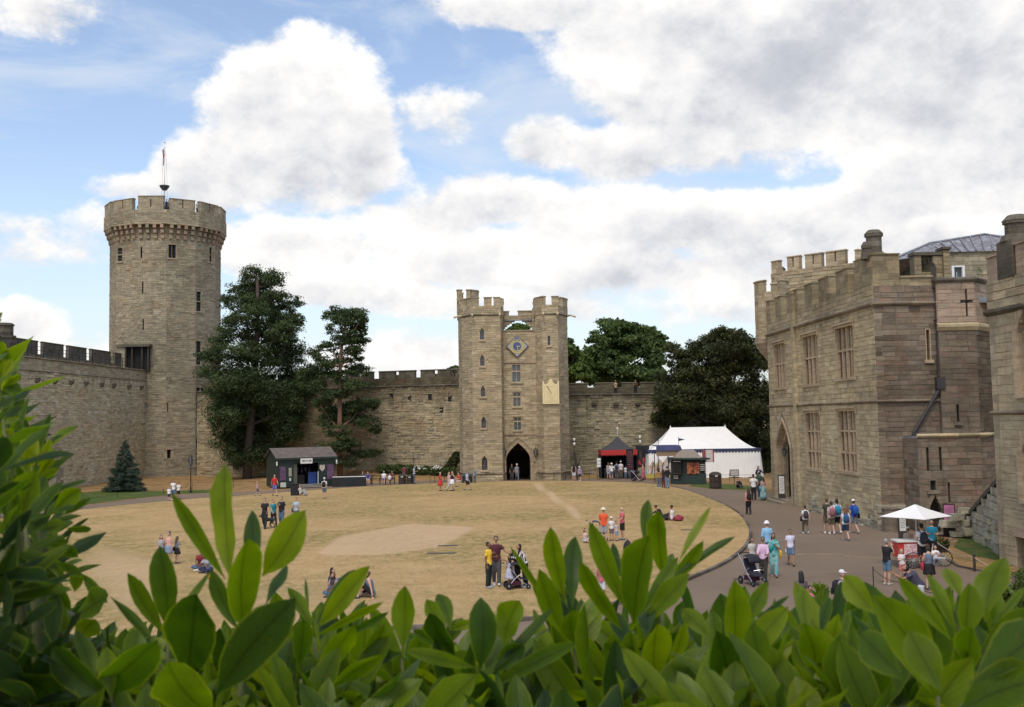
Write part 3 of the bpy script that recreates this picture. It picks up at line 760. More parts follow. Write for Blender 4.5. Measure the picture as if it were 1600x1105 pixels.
# ================================================================ LEFT CURTAIN WALL
def build_left_wall():
 A, B = (-47.4, 72.0), (-44.75, 130.3); F = Face(A, B)
 T = empty('curtain_wall', (A[0], A[1], 0), label='high buff sandstone wall with iron railing, left, running back to the round tower', cat='castle wall')
 Ms = Masonry(T, ST_WALL, 21)
 Ms.wall(F, -.3, 11.7, ch=(.18, .42), sl=(.3, 1.0), thick=1.2, relief=.05, rough=.35, hue=(.5, .28))
 Ms.wall(F, 11.7, 12.9, ch=(.28, .42), sl=(.5, 1.0), thick=1.2, relief=.015)
 O = F.off(-2.7)
 Ms.wall(O, 12.6, 13.75, ch=(.28, .4), thick=.6, relief=.03, li=(.3, .15))
 Ms.flush(0)
 mb = MB(); mb.ct = (.5, .5, 0); F.slab(mb, 0, F.L, 12.6, 12.9, -2.8, -.45); wparent(mb.build('wall_walk', ST_SOOT, tint=True), T)
 mb = MB(); mb.ct = (.5, .5, 0); F.slab(mb, 0, F.L, -.3, 12.6, -3.3, -2.9); wparent(mb.build('outer_face', ST_WALL, tint=True), T)
 string_course(T, [F], 11.62, ST_TRIM, .16, .12); string_course(T, [F], 12.86, ST_TRIM, .18, .14, 'coping')
 us = [O.px(x, 530)[0] for x in (-40, 16, 20.5, 62, 65, 102, 105, 137.5, 141, 175, 178, 203)]
 for i in range(0, len(us), 2):
  a, b = us[i], us[i+1]
  if b > O.L: b = O.L
  merlon(T, O, a+.35, b-.35, 13.75, 15.0, ST_SOOT, thick=.3, slit='slit' if i else None)
 a0 = us[0]
 while a0 > 5: merlon(T, O, a0-4.4, a0-.5, 13.75, 15.0, ST_SOOT, thick=.6); a0 -= 4.8
 for x in (25, 56, 84, 109, 132, 157, 176, 200, 219):
  u, z = F.px(x, 600); z = 10.75; mb = MB(); mb.ct = (.3, .5, 0)
  P = [F.p(u-.2, z+.3, -.02), F.p(u-.2, z-.25, -.02), F.p(u-.2, z-.05, .32), F.p(u-.2, z+.3, .42)]
  mb.loft([P, [q+F.u*.4 for q in P]]); wparent(mb.build('corbel', ST_SOOT, tint=True), T)
 # low blocked opening near the foot
 u, z = F.px(93, 748); mb = MB(); mb.ct = (.4, 1, 0); F.slab(mb, u-.7, u+.7, .5, 2.2, -.02, .07); wparent(mb.build('blocked_opening', ST_PINK, tint=True), T)
 # railing along the wall walk
 r = empty('iron_railing', F.p(20, 12.95, -.15), label='thin black iron railing along the inner edge of the left wall walk', cat='railing')
 u = 20; 
 while u < F.L-.3:
  m = MB(); F.slab(m, u, u+.05, 12.95, 14.15, -.2, -.15); wparent(m.build('post', M_IRON), r); u += 1.55
 for z in (13.35, 13.75, 14.1):
  m = MB(); F.slab(m, 20, F.L-.2, z, z+.04, -.19, -.16); wparent(m.build('rail', M_IRON), r)
 # little turret on the outer parapet at the frame edge
 q = O.p(O.px(9, 530)[0], 0, -.2); t = empty('wall_turret', (q.x, q.y, 13.4), label='small octagonal stone turret on the left wall top at the frame edge', cat='turret')
 for (z0, z1, rr, tp, nm) in ((0, 1.5, .95, 1, 'shaft'), (1.5, 1.75, 1.1, 1, 'neck'), (1.75, 2.7, .85, 1, 'head'), (2.7, 2.95, 1.0, .8, 'cap')):
  mb = MB(); mb.ct = (.4, .5, 0); P = [(rr*math.cos(2*PI*i/8+.4), rr*math.sin(2*PI*i/8+.4)) for i in range(8)]
  zz = z0
  while zz < z1-.01:
   h = min(.32, z1-zz); mb.ct = (RS.uniform(.2, .9), RS.random(), 0); mb.prism(P, zz+.006, zz+h, tp); zz += h
  mb.build(nm, ST_SOOT, t, tint=True)
 # lobby with a dark doorway against the tower
 L = empty('wall_walk_lobby', (-46.0, 128.6, 12.9), label='dark timber doorway lobby where the left wall walk enters the round tower', cat='doorway')
 Fd = Face((-47.9, 127.05), (-44.3, 127.05))
 m = MB(); m.ct = (.45, .5, 0); Fd.slab(m, -.3, 3.85, 15.85, 16.15, -1.8, .25); wparent(m.build('roof_slab', ST_SOOT, tint=True), L)
 m = MB(); m.ct = (.5, .5, 0); Fd.slab(m, -.25, .75, 12.9, 15.85, -1.7, 0); wparent(m.build('side_wall', ST_TOWER, tint=True), L)
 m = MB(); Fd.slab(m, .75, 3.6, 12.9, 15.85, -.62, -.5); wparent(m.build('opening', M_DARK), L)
 for a in (.78, 1.55, 2.75, 3.5):
  m = MB(); Fd.slab(m, a, a+.16, 12.9, 15.85, -.25 if a in (1.55,) else -.1, .02); wparent(m.build('post', M_OAK), L)
build_left_wall()

# ================================================================ FAR CURTAIN WALLS
def far_wall(name, label, segs, zw, zc, zm, mat, merl, seed, base=-.3, cross=True, back=2.0, slits=()):
 A = segs[0][0]; T = empty(name, (A[0], A[1], 0), label=label, cat='castle wall'); Ms = Masonry(T, mat, seed)
 FS = [Face(*s) for s in segs]; OS = [F.off(-back, .6, .6) for F in FS]
 for F, O in zip(FS, OS):
  Ms.wall(F, base, zw, ch=(.18, .42), sl=(.3, 1.0), thick=1.0, relief=.05, rough=.35, hue=(.5, .28))
  Ms.wall(O, zw-.3, zc, thick=.5, relief=.03, li=(.35, .15))
  mb = MB(); mb.ct = (.4, .5, 0); F.slab(mb, 0, F.L, zw-.3, zw-.05, -back-.3, -.4); F.slab(mb, 0, F.L, base, zw-.3, -back-.3, -back-.1); wparent(mb.build('wall_walk', ST_SOOT, tint=True), T)
 string_course(T, FS, zw-.05, ST_SOOT, .2, .14)
 for (k, p0, p1) in merl:
  O = OS[k]; a = O.px(p0, 590)[0]; b = O.px(p1, 590)[0]
  merlon(T, O, a, b, zc, zm, ST_SOOT if cross else mat, thick=.5, slit='cross' if cross else None)
 Ms.flush(0); return FS, T
W2F, W2T = far_wall('curtain_wall', 'long weathered stone wall with cross-slit battlements between the round tower and the gatehouse', [((-38.4, 127.3), (-4.6, 115.6))], 10.15, 11.25, 12.0, ST_CURT,
 [(0, 705, 716), (0, 657, 704), (0, 592, 648), (0, 540, 582), (0, 486, 531), (0, 434, 478), (0, 384, 426), (0, 346, 376)], 31)
W3F, W3T = far_wall('curtain_wall', 'stained grey stone wall behind the tents, right of the gatehouse', [((5.6, 116.2), (17.4, 117.2)), ((17.4, 117.2), (44, 131))], 8.8, 9.75, 10.15, ST_CURT2,
 [(0, 884, 918), (0, 930, 958), (0, 972, 990), (0, 1001, 1030), (1, 1042, 1065), (1, 1075, 1098), (1, 1108, 1130)], 33, cross=False)
def wall_bits():
 F = W2F[0]
 for (px, py) in ((612, 620), (640, 622), (672, 620), (703, 622), (560, 622), (690, 640)):
  u, z = F.px(px, py); m = MB(); F.slab(m, u-.22, u+.22, z-.35, z+.3, -.02, .035); wparent(m.build('putlog_hole', M_DARK), W2T)
 F = W3F[0]
 for px in (928, 962, 996):
  u, z = F.px(px, 633); m = MB(); m.ct = (.2, .5, 0); P = [F.p(u-.28, z+.25, -.02), F.p(u-.28, z-.2, -.02), F.p(u-.28, z, .3), F.p(u-.28, z+.25, .35)]
  m.loft([P, [q+F.u*.56 for q in P]]); wparent(m.build('corbel', ST_SOOT, tint=True), W3T)
wall_bits()

# ================================================================ GATEHOUSE
def build_gatehouse():
 T = empty('gatehouse', (.6, 107, 0), label='twin-turreted sandstone gatehouse with a diamond clock, sundial and dark pointed archway', cat='gatehouse')
 Ms = Masonry(T, ST_GATE, 41)
 LT = [(-5.15, 107.6), (-4.05, 106), (-1.12, 106), (-.9, 107.3), (-.9, 113), (-1.6, 115), (-4.6, 115), (-5.6, 113.6), (-5.6, 109.5)]
 RT = [(2.43, 107.3), (3.12, 106), (4.72, 106), (5.80, 108.6), (5.95, 113.6), (5.0, 115), (3.0, 115), (2.43, 113)]
 LF, RF = prism_faces(LT), prism_faces(RT)
 CF = Face((-.95, 107.3), (2.48, 107.3))
 zt = 16.9           # top of shafts (gargoyle line)
 op = {}
 def rect(F, px, y0, y1, w):
  u, za = F.px(px, y0); _, zb = F.px(px, y1); return dict(u0=u-w/2, u1=u+w/2, z0=zb, z1=za)
 lw = []
 for (px, y0, y1) in ((753, 512, 531), (753.5, 554, 572), (754.5, 602, 620), (755.5, 650, 669)):
  o = rect(LF[1], px, y0, y1, .52); o['zs'] = o['z1']-.5; o['k'] = 1.7; lw.append(o)
 o = rect(LF[1], 757, 712, 735, .66); o['zs'] = o['z1']-.55; o['k'] = 1.7; lw.append(o)
 rs = [rect(RF[1], 857.5, 524, 540, .36)]
 rc = [rect(RF[2], 877.5, 571, 585, .45), rect(RF[2], 878.5, 617, 631, .45), rect(RF[2], 880.5, 663, 674, .2)]
 door = dict(u0=CF.px(790.7, 740)[0], u1=CF.px(829.5, 740)[0], z0=-.3, z1=CF.px(810, 692)[1], zs=CF.px(810, 718)[1], k=1.8)
 cw = [rect(CF, 806.5, 569, 597, .95), rect(CF, 807.5, 613, 635, .85), rect(CF, 808.5, 652, 672, .82)]
 for i, F in enumerate(LF): Ms.wall(F, -.3, zt, ch=(.26, .40), sl=(.45, 1.0), opens=lw if i == 1 else (), relief=.022, rough=.1)
 for i, F in enumerate(RF): Ms.wall(F, -.3, zt, ch=(.26, .40), sl=(.45, 1.0), opens=rs if i == 1 else rc if i == 2 else (), relief=.022, rough=.1)
 zc = CF.px(808, 518)[1]
 Ms.wall(CF, -.3, zc, ch=(.26, .40), sl=(.45, .95), opens=[door]+cw, relief=.02, thick=.6)
 # back wall of the gate range and roof slabs
 mb = MB(); mb.ct = (.5, .5, 0)
 Face((2.48, 114.5), (-.95, 114.5)).slab(mb, 0, 3.43, 4.2, 15.2, -.4, 0); CF.slab(mb, 0, 3.43, zc-.6, zc-.3, -7, -.5)
 mb.prism(LT, zt-.4, zt-.1); mb.prism(RT, zt-.4, zt-.1); wparent(mb.build('roof', ST_GATE, tint=True), T)
 mb = MB(); mb.ct = (.6, .5, 0); CF.slab(mb, 0, CF.L, zc, zc+.16, -.7, .08); wparent(mb.build('coping', ST_TRIM, tint=True), T)
 # gate passage: side walls, vault and studded doors standing open inside
 mb = MB(); mb.ct = (.2, .4, .3); a, b = door['u0'], door['u1']
 CF.slab(mb, a-.35, a, -.2, 4.4, -12, -.6); CF.slab(mb, b, b+.35, -.2, 4.4, -12, -.6); CF.slab(mb, a-.35, b+.35, 4.0, 4.4, -12, -.6); CF.slab(mb, a-.3, b+.3, -.2, 4.2, -12.4, -12)
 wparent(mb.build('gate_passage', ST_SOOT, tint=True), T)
 for u in (a+.02, b-.12):
  m = MB(); CF.slab(m, u, u+.1, .05, 3.2, -3.4, -1.9)
  for z in (.6, 1.6, 2.6): CF.slab(m, u-.015, u+.115, z, z+.08, -3.4, -1.9)
  wparent(m.build('gate_leaf', M_OAK), T)
 m = MB()
 for i in range(7): uu = a+(b-a)*(i+.5)/7; CF.slab(m, uu-.05, uu+.05, 3.0, 4.0, -1.1, -1.0)
 wparent(m.build('portcullis', M_OAK), T)
 arch_mould(T, CF, (a+b)/2, (b-a)/2, 0, door['zs'], door['z1'], ST_FRAME, ring=.30, out=.14, depth=.35, n=9, k=1.8)
 arch_mould(T, CF, (a+b)/2, (b-a)/2+.36, 2.0, door['zs'], door['z1']+.42, ST_GATE, ring=.14, out=.2, depth=.1, n=9, k=1.8, name='hood_moulding')
 for o in lw:
  F = LF[1]; uc = (o['u0']+o['u1'])/2; w = (o['u1']-o['u0'])/2
  arch_mould(T, F, uc, w, o['z0'], o['zs'], o['z1'], ST_FRAME, ring=.13, out=.06, depth=.25, n=5, k=1.7, name='window_moulding')
  window(T, F, o['u0'], o['u1'], o['z0'], o['z1']-.05, 1, (1.0,), ST_FRAME, recess=.26, jamb=.04, zs=1, hood=False)
 for F, oo in ((RF[1], rs), (RF[2], rc)):
  for o in oo: window(T, F, o['u0'], o['u1'], o['z0'], o['z1'], 1, (1.0,), ST_FRAME, recess=.28, jamb=.05, hood=False, glass=M_GLASS)
 blue = simple('window_reflecting', (.07, .085, .11), .12, var=.3, nscale=2, spec=.7)
 for i, o in enumerate(cw):
  window(T, CF, o['u0'], o['u1'], o['z0'], o['z1'], 2, (.62, .38) if i == 0 else (.7, .3), ST_GATE, recess=.18, jamb=.06, mull=.07, hood=(i > 0), glass=blue)
 string_course(T, [CF], CF.px(808, 567)[1]-.1, ST_PINK, .16, .1); string_course(T, [CF], CF.px(808, 679)[1]-.1, ST_PINK, .16, .1)
 # battlements
 zb = zt; zs_, zm = 18.35, 19.9
 zs_ = LF[1].px(760, 478)[1]; zm = LF[1].px(760, 465.5)[1]; print('gate', zt, zc, zs_, zm)
 for FL in (LF, RF):
  for F in FL: Ms.wall(F.off(.06, .04, .04), zt, zs_, ch=(.28, .38), thick=.5, relief=.015)
  P = [(F.A+F.n*.0) for F in FL]
 G_ = LF[1].off(.06); R_ = RF[1].off(.06)
 def mp(F, p0, p1, zz=zm): merlon(T, F, F.px(p0, 470)[0], F.px(p1, 470)[0], zs_, zz, ST_GATE, thick=.45, cop=.1)
 mp(G_, 736, 748); mp(G_, 756, 768); mp(G_, 771, 781)
 mp(R_, 848.5, 852.5+.1); mp(R_, 862, 872.5)
 F = LF[0].off(.06); merlon(T, F, F.L-.7, F.L, zs_, zm, ST_GATE); merlon(T, F, 0, .75, zs_, zm, ST_GATE)
 F = RF[0].off(.06); merlon(T, F, .1, F.L, zs_, zm, ST_GATE)
 F = RF[2].off(.06); merlon(T, F, 1.3, F.L-.2, zs_, zm, ST_GATE)
 for F in (LF[8], LF[7], LF[6], LF[5], LF[3], RF[3], RF[4], RF[5], RF[6], RF[7]):
  F = F.off(.06); n = max(1, round(F.L/1.5)); p = F.L/n
  for i in range(n): merlon(T, F, i*p+.15, i*p+p*.62, zs_, zm, ST_GATE)
 # taller stair turret at the back left
 st = [(-5.75, 110.2), (-4.2, 110.2), (-3.5, 111), (-3.5, 112.6), (-4.2, 113.3), (-5.75, 113.3)]
 for F in prism_faces(st):
  Ms.wall(F, zt, 19.15, thick=.35, relief=.02)
  if F.L > 1.2: merlon(T, F, .08, F.L*.36, 19.15, 20.0, ST_GATE, thick=.35); merlon(T, F, F.L*.64, F.L-.08, 19.15, 20.0, ST_GATE, thick=.35)
  else: merlon(T, F, .1, F.L-.1, 19.15, 20.0, ST_GATE, thick=.35)
 st = [(2.2, 109.6), (3.3, 109.6), (3.3, 112), (2.2, 112)]
 for F in prism_faces(st): Ms.wall(F, 15, 17.9, thick=.3, relief=.02)
 # bridge between the turrets: wall over a low arch, sky showing through below
 BF = Face((-1.2, 112.4), (2.9, 112.4)); za, zb2 = BF.px(805, 503)[1], BF.px(805, 493)[1]
 zsp = BF.px(790, 523)[1]
 Ms.wall(BF, zsp-.4, zb2, ch=(.2, .3), opens=[dict(u0=.15, u1=3.75, z0=zsp-.4, z1=BF.px(805, 499.5)[1], zs=zsp-.3, k=2.6)], thick=.5)
 merlon(T, BF, .3, .95, zb2, zb2+.4, ST_GATE); merlon(T, BF, 1.9, 3.6, zb2, zb2+.42, ST_GATE)
 mb = MB(); BF.slab(mb, .1, 3.9, za+.1, za+.22, .0, .12); wparent(mb.build('lead_flashing', M_LEAD), T)
 # gargoyle spouts
 for F, u in ((LF[1], .1), (LF[1], LF[1].L-.05), (RF[1], .1), (RF[1], RF[1].L-.05), (LF[0], .0), (RF[2], RF[2].L)):
  m = MB(); m.ct = (.9, .9, 0); b0 = F.p(u, zt+.05, 0); m.tube([b0, b0+F.n*.35+F.z*.05, b0+F.n*.8-F.z*.12], [.13, .11, .08], 6); m.ell(b0+F.n*.85-F.z*.12, .12, 6, 5)
  wparent(m.build('gargoyle', ST_WING, tint=True), T)
 for F in (LF[1], RF[1], LF[0], RF[2]): string_course(T, [F], zt-.08, ST_SOOT, .22, .1)
 for FL in (LF, RF):      # sloping plinth
  string_course(T, FL, .75, ST_TRIM, .2, .14, 'plinth_course')
 Ms.flush(0)
 # ---- clock
 u, z = CF.px(808, 541.5); c = CF.p(u, z, .05)
 K = empty('tower_clock', c, label='blue diamond-shaped clock with gold numerals on the gatehouse front', cat='clock')
 blue = simple('clock_blue', (.05, .085, .24), .45); grey = simple('clock_grey', (.33, .34, .37), .5); gold = simple('clock_gold', (.72, .55, .16), .35, .4); edge = simple('clock_edge', (.05, .04, .05), .6)
 r = 1.10
 def dia(mb, r, y0, y1): mb.loft([[(0, y0, -r), (r, y0, 0), (0, y0, r), (-r, y0, 0)], [(0, y1, -r), (r, y1, 0), (0, y1, r), (-r, y1, 0)]])
 m = MB(); dia(m, r+.06, .0, -.12); m.build('frame', edge, K); m = MB(); dia(m, r-.03, -.12, -.135); m.build('board', grey, K)
 m = MB(); m.poly([(0, -.139, r-.1), (-.42, -.139, r-.52), (.42, -.139, r-.52)]); m.lathe([(.0, 0), (.60, 0), (.60, .012)], n=28); 
 mm = MB(); mm.loft([[(q*math.cos(2*PI*k/28), yy, q*math.sin(2*PI*k/28)) for k in range(28)] for q, yy in ((.42, -.135), (.42, -.15))]); mm.build('dial', blue, K)
 mm = MB(); mm.loft([[(0, -.135, r-.12), (-.40, -.135, r-.52), (.40, -.135, r-.52)], [(0, -.147, r-.12), (-.40, -.147, r-.52), (.40, -.147, r-.52)]]); mm.build('corner_panel', blue, K)
 mm = MB(); n = 28
 for k in range(n):
  for ra, rb in ((.50, .52), (.73, .755)):
   a0, a1 = 2*PI*k/n, 2*PI*(k+1)/n; P = [(ra*math.cos(a0), -.15, ra*math.sin(a0)), (rb*math.cos(a0), -.15, rb*math.sin(a0)), (rb*math.cos(a1), -.15, rb*math.sin(a1)), (ra*math.cos(a1), -.15, ra*math.sin(a1))]
   mm.loft([P, [(x, -.165, zz) for x, _, zz in P]])
 mm.build('chapter_ring', gold, K)
 mm = MB(); mm.loft([[(q*math.cos(2*PI*k/28), yy, q*math.sin(2*PI*k/28)) for k in range(28)] for q, yy in ((.74, -.132), (.74, -.14))]); mm.build('chapter_back', simple('clock_cream', (.40, .38, .24), .6), K)
 rom = {1: 'I', 2: 'II', 3: 'III', 4: 'IIII', 5: 'V', 6: 'VI', 7: 'VII', 8: 'VIII', 9: 'IX', 10: 'X', 11: 'XI', 12: 'XII'}
 for h, s in rom.items():
  a = PI/2-h*PI/6; rad = Vector((math.cos(a), 0, math.sin(a))); tan = Vector((math.sin(a), 0, -math.cos(a))); mb = MB()
  wd = {'I': .045, 'V': .10, 'X': .10}; tot = sum(wd[q] for q in s); x = -tot/2
  for q in s:
   def bar(x0, x1): 
    p0 = rad*.54+tan*x0; p1 = rad*.71+tan*x1; t = tan*.015
    P = [p0-t, p0+t, p1+t, p1-t]; mb.loft([[v+Vector((0, -.14, 0)) for v in P], [v+Vector((0, -.162, 0)) for v in P]])
   if q == 'I': bar(x+.022, x+.022)
   elif q == 'V': bar(x+.05, x+.015); bar(x+.05, x+.085)
   else: bar(x+.015, x+.085); bar(x+.085, x+.015)
   x += wd[q]
  mb.build('numeral', gold, K)
 for nm, a, l, w in (('hour_hand', PI/2-PI*2*(3.1/12), .33, .04), ('minute_hand', PI/2-PI*2*(28/60), .55, .03)):
  d = Vector((math.cos(a), 0, math.sin(a))); t = Vector((-d.z, 0, d.x))*w; P = [-d*.1-t*.6, -d*.1+t*.6, d*l*.7+t, d*l, d*l*.7-t]
  mb = MB(); mb.loft([[v+Vector((0, -.17, 0)) for v in P], [v+Vector((0, -.185, 0)) for v in P]]); mb.build(nm, gold, K)
 # ---- sundial
 F = Face((2.9, 105.86), (4.9, 105.86)); u0, z1 = F.px(847.5, 600); u1, z0 = F.px(874, 631)
 D = empty('sundial', F.p((u0+u1)/2, z0, 0), label='cream painted sundial board with a shaped top on the right gate turret', cat='sundial')
 cream = simple('sundial_cream', (.72, .60, .33), .6, var=.06); line = simple('sundial_line', (.40, .31, .16), .7)
 w = (u1-u0)/2; h = z1-z0; prof = [(-w, 0), (w, 0), (w, h+.28), (w-.14, h+.28), (w-.16, h-.02), (w*.5, h-.05), (.3, h+.08), (.17, h+.28), (.17, h+.42), (.08, h+.52), (-.08, h+.52), (-.17, h+.42), (-.17, h+.28), (-.3, h+.08), (-w*.5, h-.05), (-w+.16, h-.02), (-w+.14, h+.28), (-w, h+.28)]
 from mathutils.geometry import tessellate_polygon
 m = MB(); k = len(prof); n0 = m.pts([(x, 0, z) for x, z in prof]+[(x, -.09, z) for x, z in prof])
 for i in range(k): j = (i+1) % k; m.face(n0+i, n0+j, n0+k+j, n0+k+i)
 for tr in tessellate_polygon([[Vector((x, z, 0)) for x, z in prof]]): m.face(*(n0+k+i for i in tr)); m.face(*(n0+i for i in reversed(tr)))
 m.build('board', cream, D)
 m = MB()
 for (x0, x1, a, b) in ((-w+.18, w-.18, .18, .2), (-w+.18, w-.18, h-.3, h-.28), (-w+.18, -w+.2, .18, h-.28), (w-.2, w-.18, .18, h-.28), (-w+.3, w-.3, .3, .32)): m.box(x0, x1, -.098, -.09, a, b)
 for i in range(13):
  a = PI+PI*i/12; m.tube([(.05+.35*math.cos(a), -.094, h*.62+.35*math.sin(a)*1.6), (.05+(w-.3)*math.cos(a)*.95, -.094, h*.62+(h*.45)*math.sin(a))], .008, 4)
 m.build('hour_lines', line, D)
 m = MB(); m.tube([(-.38, -.1, h-.2), (.02, -.45, h*.55)], .022, 5); m.tube([(.02, -.45, h*.55), (.02, -.1, h*.5)], .015, 5); m.tube([(.02, -.1, h*.55), (-.38, -.1, h-.2)], .014, 5); m.build('gnomon', M_IRON, D)
build_gatehouse()
# ================================================================ RANGE ON THE RIGHT
M_PIPE = simple('drainpipe_lead', (.045, .04, .04), .6, .1, var=.3)
def build_range():
 C0, C1 = (20.0, 57.5), (19.4, 79.2)
 Masonry.cs = .85
 T = empty('stone_range', (20, 57.5, 0), label='two-storey battlemented stone range with tall mullioned windows and an arched doorway, right', cat='building')
 Ms = Masonry(T, ST_RANGE, 51)
 L = Face(C1, C0); R = Face(C0, (23.6, 57.5)); Bk = Face((31, 79.2), C1); E = Face((31, 57.5), (31, 79.2))
 z1, z2, zsill, zm = 6.85, 12.2, 13.45, 14.85
 def op(F, pa, pb, ya, yb):
  u0, _ = F.px(pa, (ya+yb)/2); u1, _ = F.px(pb, (ya+yb)/2); um = (pa+pb)/2; zt = F.px(um, ya)[1]; zb = F.px(um, yb)[1]
  return dict(u0=u0, u1=u1, z0=zb, z1=zt)
 up = [op(L, 1209, 1228, 535, 606), op(L, 1254, 1279, 522, 601), op(L, 1305, 1335, 508, 591)]
 lo = [op(L, 1259, 1283, 643, 732), op(L, 1310, 1339, 640, 737)]
 u0 = L.px(1214, 720)[0]; u1 = L.px(1236, 720)[0]
 door = dict(u0=u0, u1=u1, z0=-.3, z1=L.px(1224, 659)[1], zs=3.6, k=1.8)
 print('range', L.L, [(round(o['u0'], 2), round(o['u1'], 2), round(o['z0'], 2), round(o['z1'], 2)) for o in up+lo+[door]])
 Ms.wall(L, -.4, z1, ch=(.26, .40), sl=(.45, 1.05), opens=lo+[door], thick=.7, relief=.02, hue=(.5, .2), li=(.55, .17))
 Ms.wall(L, z1+.12, z2, ch=(.24, .38), sl=(.4, 1.0), opens=up, thick=.7, relief=.02)
 Ms.wall(L, z2+.14, zsill, ch=(.26, .36), sl=(.4, 1.0), thick=.5, relief=.02)
 sl = op(R, 1446.5, 1454, 514, 563)
 Md = Masonry(T, ST_FACE, 52); Md.wall(R, -.4, z1, ch=(.28, .42), sl=(.5, 1.0), thick=.7, relief=.02, li=(.6, .15))  # darker stone on lower wall and parapet includes painted shade from neighbouring buildings
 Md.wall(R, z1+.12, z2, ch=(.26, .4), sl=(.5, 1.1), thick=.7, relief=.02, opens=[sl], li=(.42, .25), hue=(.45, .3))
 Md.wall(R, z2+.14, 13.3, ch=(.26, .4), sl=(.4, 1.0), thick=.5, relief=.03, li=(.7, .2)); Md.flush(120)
 window(T, R, sl['u0'], sl['u1'], sl['z0'], sl['z1'], 1, (1.0,), ST_FRAME, recess=.35, jamb=.04, hood=False, glass=M_DARK)
 Ms.wall(Bk, -.4, 13.4, thick=.5); Ms.wall(E, -.4, 13.4, thick=.5)
 mb = MB(); mb.prism([C0, (31, 57.5), (31, 79.2), C1], 12.3, 12.6) ; wparent(mb.build('roof', M_LEAD), T)
 for z, h, o in ((z1, .18, .16), (z2, .24, .2)): string_course(T, [L.off(0, .1, .1), R.off(0, .1, .1)], z, ST_TRIM, h, o)
 string_course(T, [Bk], z1, ST_TRIM, .18, .16)
 # battlements: gaps located from the photograph
 gaps = [(1202.6, 1210.5), (1219.5, 1228.7), (1246, 1256.8), (1268.9, 1279.3), (1296, 1306.5), (1325.6, 1336.2)]
 us = [(L.px(a, 455)[0], L.px(b, 455)[0]) for a, b in gaps]; print('gaps', us)
 prev = 0.02
 for a, b in us:
  if a > prev+.15: merlon(T, L, prev, a, zsill, zm, ST_RANGE, thick=.55)
  prev = b
 merlon(T, L, prev, L.L-.02, zsill, 15.05, ST_RANGE, thick=.9)
 a = R.px(1405, 415)[0]; merlon(T, R, 0.03, a, 13.3, 15.05, ST_RANGE, thick=.9)
 a2 = R.px(1458, 430)[0]; merlon(T, R, a+.02, a2, 13.3, 13.75, ST_RANGE, thick=.5)
 # two clustered chimneys on the corner
 for (px_, zt, r) in ((1366, 16.55, .42), (1355.5, 15.9, .28)):
  p = atY(px_, 395, 58.2); mb = MB()
  P = lambda q: [(p.x+q*math.cos(2*PI*i/8+.39), p.y+q*math.sin(2*PI*i/8+.39)) for i in range(8)]
  mb.ct = (.4, .4, 0); mb.prism(P(r*1.45), 14.9, 15.3, .8)
  z = 15.3
  while z < zt-.35: mb.ct = (RS.random(), RS.random(), 0); mb.prism(P(r), z+.008, z+.3); z += .3
  mb.ct = (.3, .6, 0); mb.prism(P(r*1.2), zt-.38, zt-.22, 1); mb.prism(P(r*1.25), zt-.22, zt, .62)
  wparent(mb.build('chimney', ST_SOOT, tint=True), T)
 # pilaster strip between door bay and window bays, full height
 uc = L.px(1243, 560)[0]; Pf = L.off(.16)
 mb = MB(); z = -.3
 while z < 14.6:
  h = min(RS.uniform(.28, .42), 14.6-z); mb.ct = (RS.uniform(.3, .6), RS.uniform(.3, .7), 0); L.slab(mb, uc-.28+RS.uniform(-.01, .01), uc+.28, z+.006, z+h, -.05, .20+RS.uniform(0, .012)); z += h
 mb.ct = (.3, .5, 0); L.slab(mb, uc-.32, uc+.32, 14.6, 14.8, -.3, .26)
 wparent(mb.build('pilaster', ST_RANGE, tint=True), T)
 # windows
 wd = simple('window_blind', (.10, .07, .045), .35, var=.45, nscale=1.3, spec=.5)
 for o in up: window(T, L, o['u0'], o['u1'], o['z0'], o['z1'], 4, (.55, .45), ST_FRAME, recess=.26, mull=.13, thick_mid=True, glass=wd)
 for o in lo: window(T, L, o['u0'], o['u1'], o['z0'], o['z1'], 4, (.31, .36, .33), ST_FRAME, recess=.22, mull=.13, thick_mid=True, glass=wd, hood=True)
 # doorway: deep moulded arch, half open oak doors, steps
 uc = (u0+u1)/2; w = (u1-u0)/2
 for k, (dr, rc, o) in enumerate(((0, .26, .12), (.28, .22, .04))):
  arch_mould(T, L.off(-.25*0), uc, w+dr-.02, .0, door['zs'], door['z1']+dr*1.25, ST_FRAME if k == 0 else ST_TRIM, ring=rc, out=o, depth=.4, n=10, k=1.8)
 arch_mould(T, L.off(-.45), uc, w-.28, .0, door['zs'], door['z1']-.35, ST_FRAME, ring=.3, out=.05, depth=.3, n=10, k=1.8, name='inner_moulding')
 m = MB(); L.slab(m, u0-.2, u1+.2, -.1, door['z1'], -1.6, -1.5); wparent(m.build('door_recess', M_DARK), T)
 m = MB()
 for i in range(9):
  a = u0+.1+(w-.15)*i/9; L.slab(m, a, a+(w-.15)/9-.012, .25, 4.4, -.95, -.88)
 wparent(m.build('door_leaf', M_OAK), T)
 for k in range(2):
  m = MB(); m.ct = (.6, .5, 0); L.slab(m, u0-.5+.3*k, u1+.5-.3*k, .0+.14*k, .14+.14*k, -1.2, .9-.4*k); wparent(m.build('step', ST_TRIM, tint=True), T)
 # rough plinth and rubble at the foot
 Pm = Masonry(T, ST_MOSS, 57); ua = L.px(1272, 790)[0]
 Fp = Face(tuple(L.p(ua, 0, .32).xy), tuple((L.p(L.L, 0, .32)+Vector((0, -.30, 0))).xy)); Pm.wall(Fp, -.3, 1.0, ch=(.2, .34), sl=(.3, .8), thick=.5, relief=.07, rough=.5, top=lambda u: .75+.25*math.sin(u*1.7)+.1*math.sin(u*5))
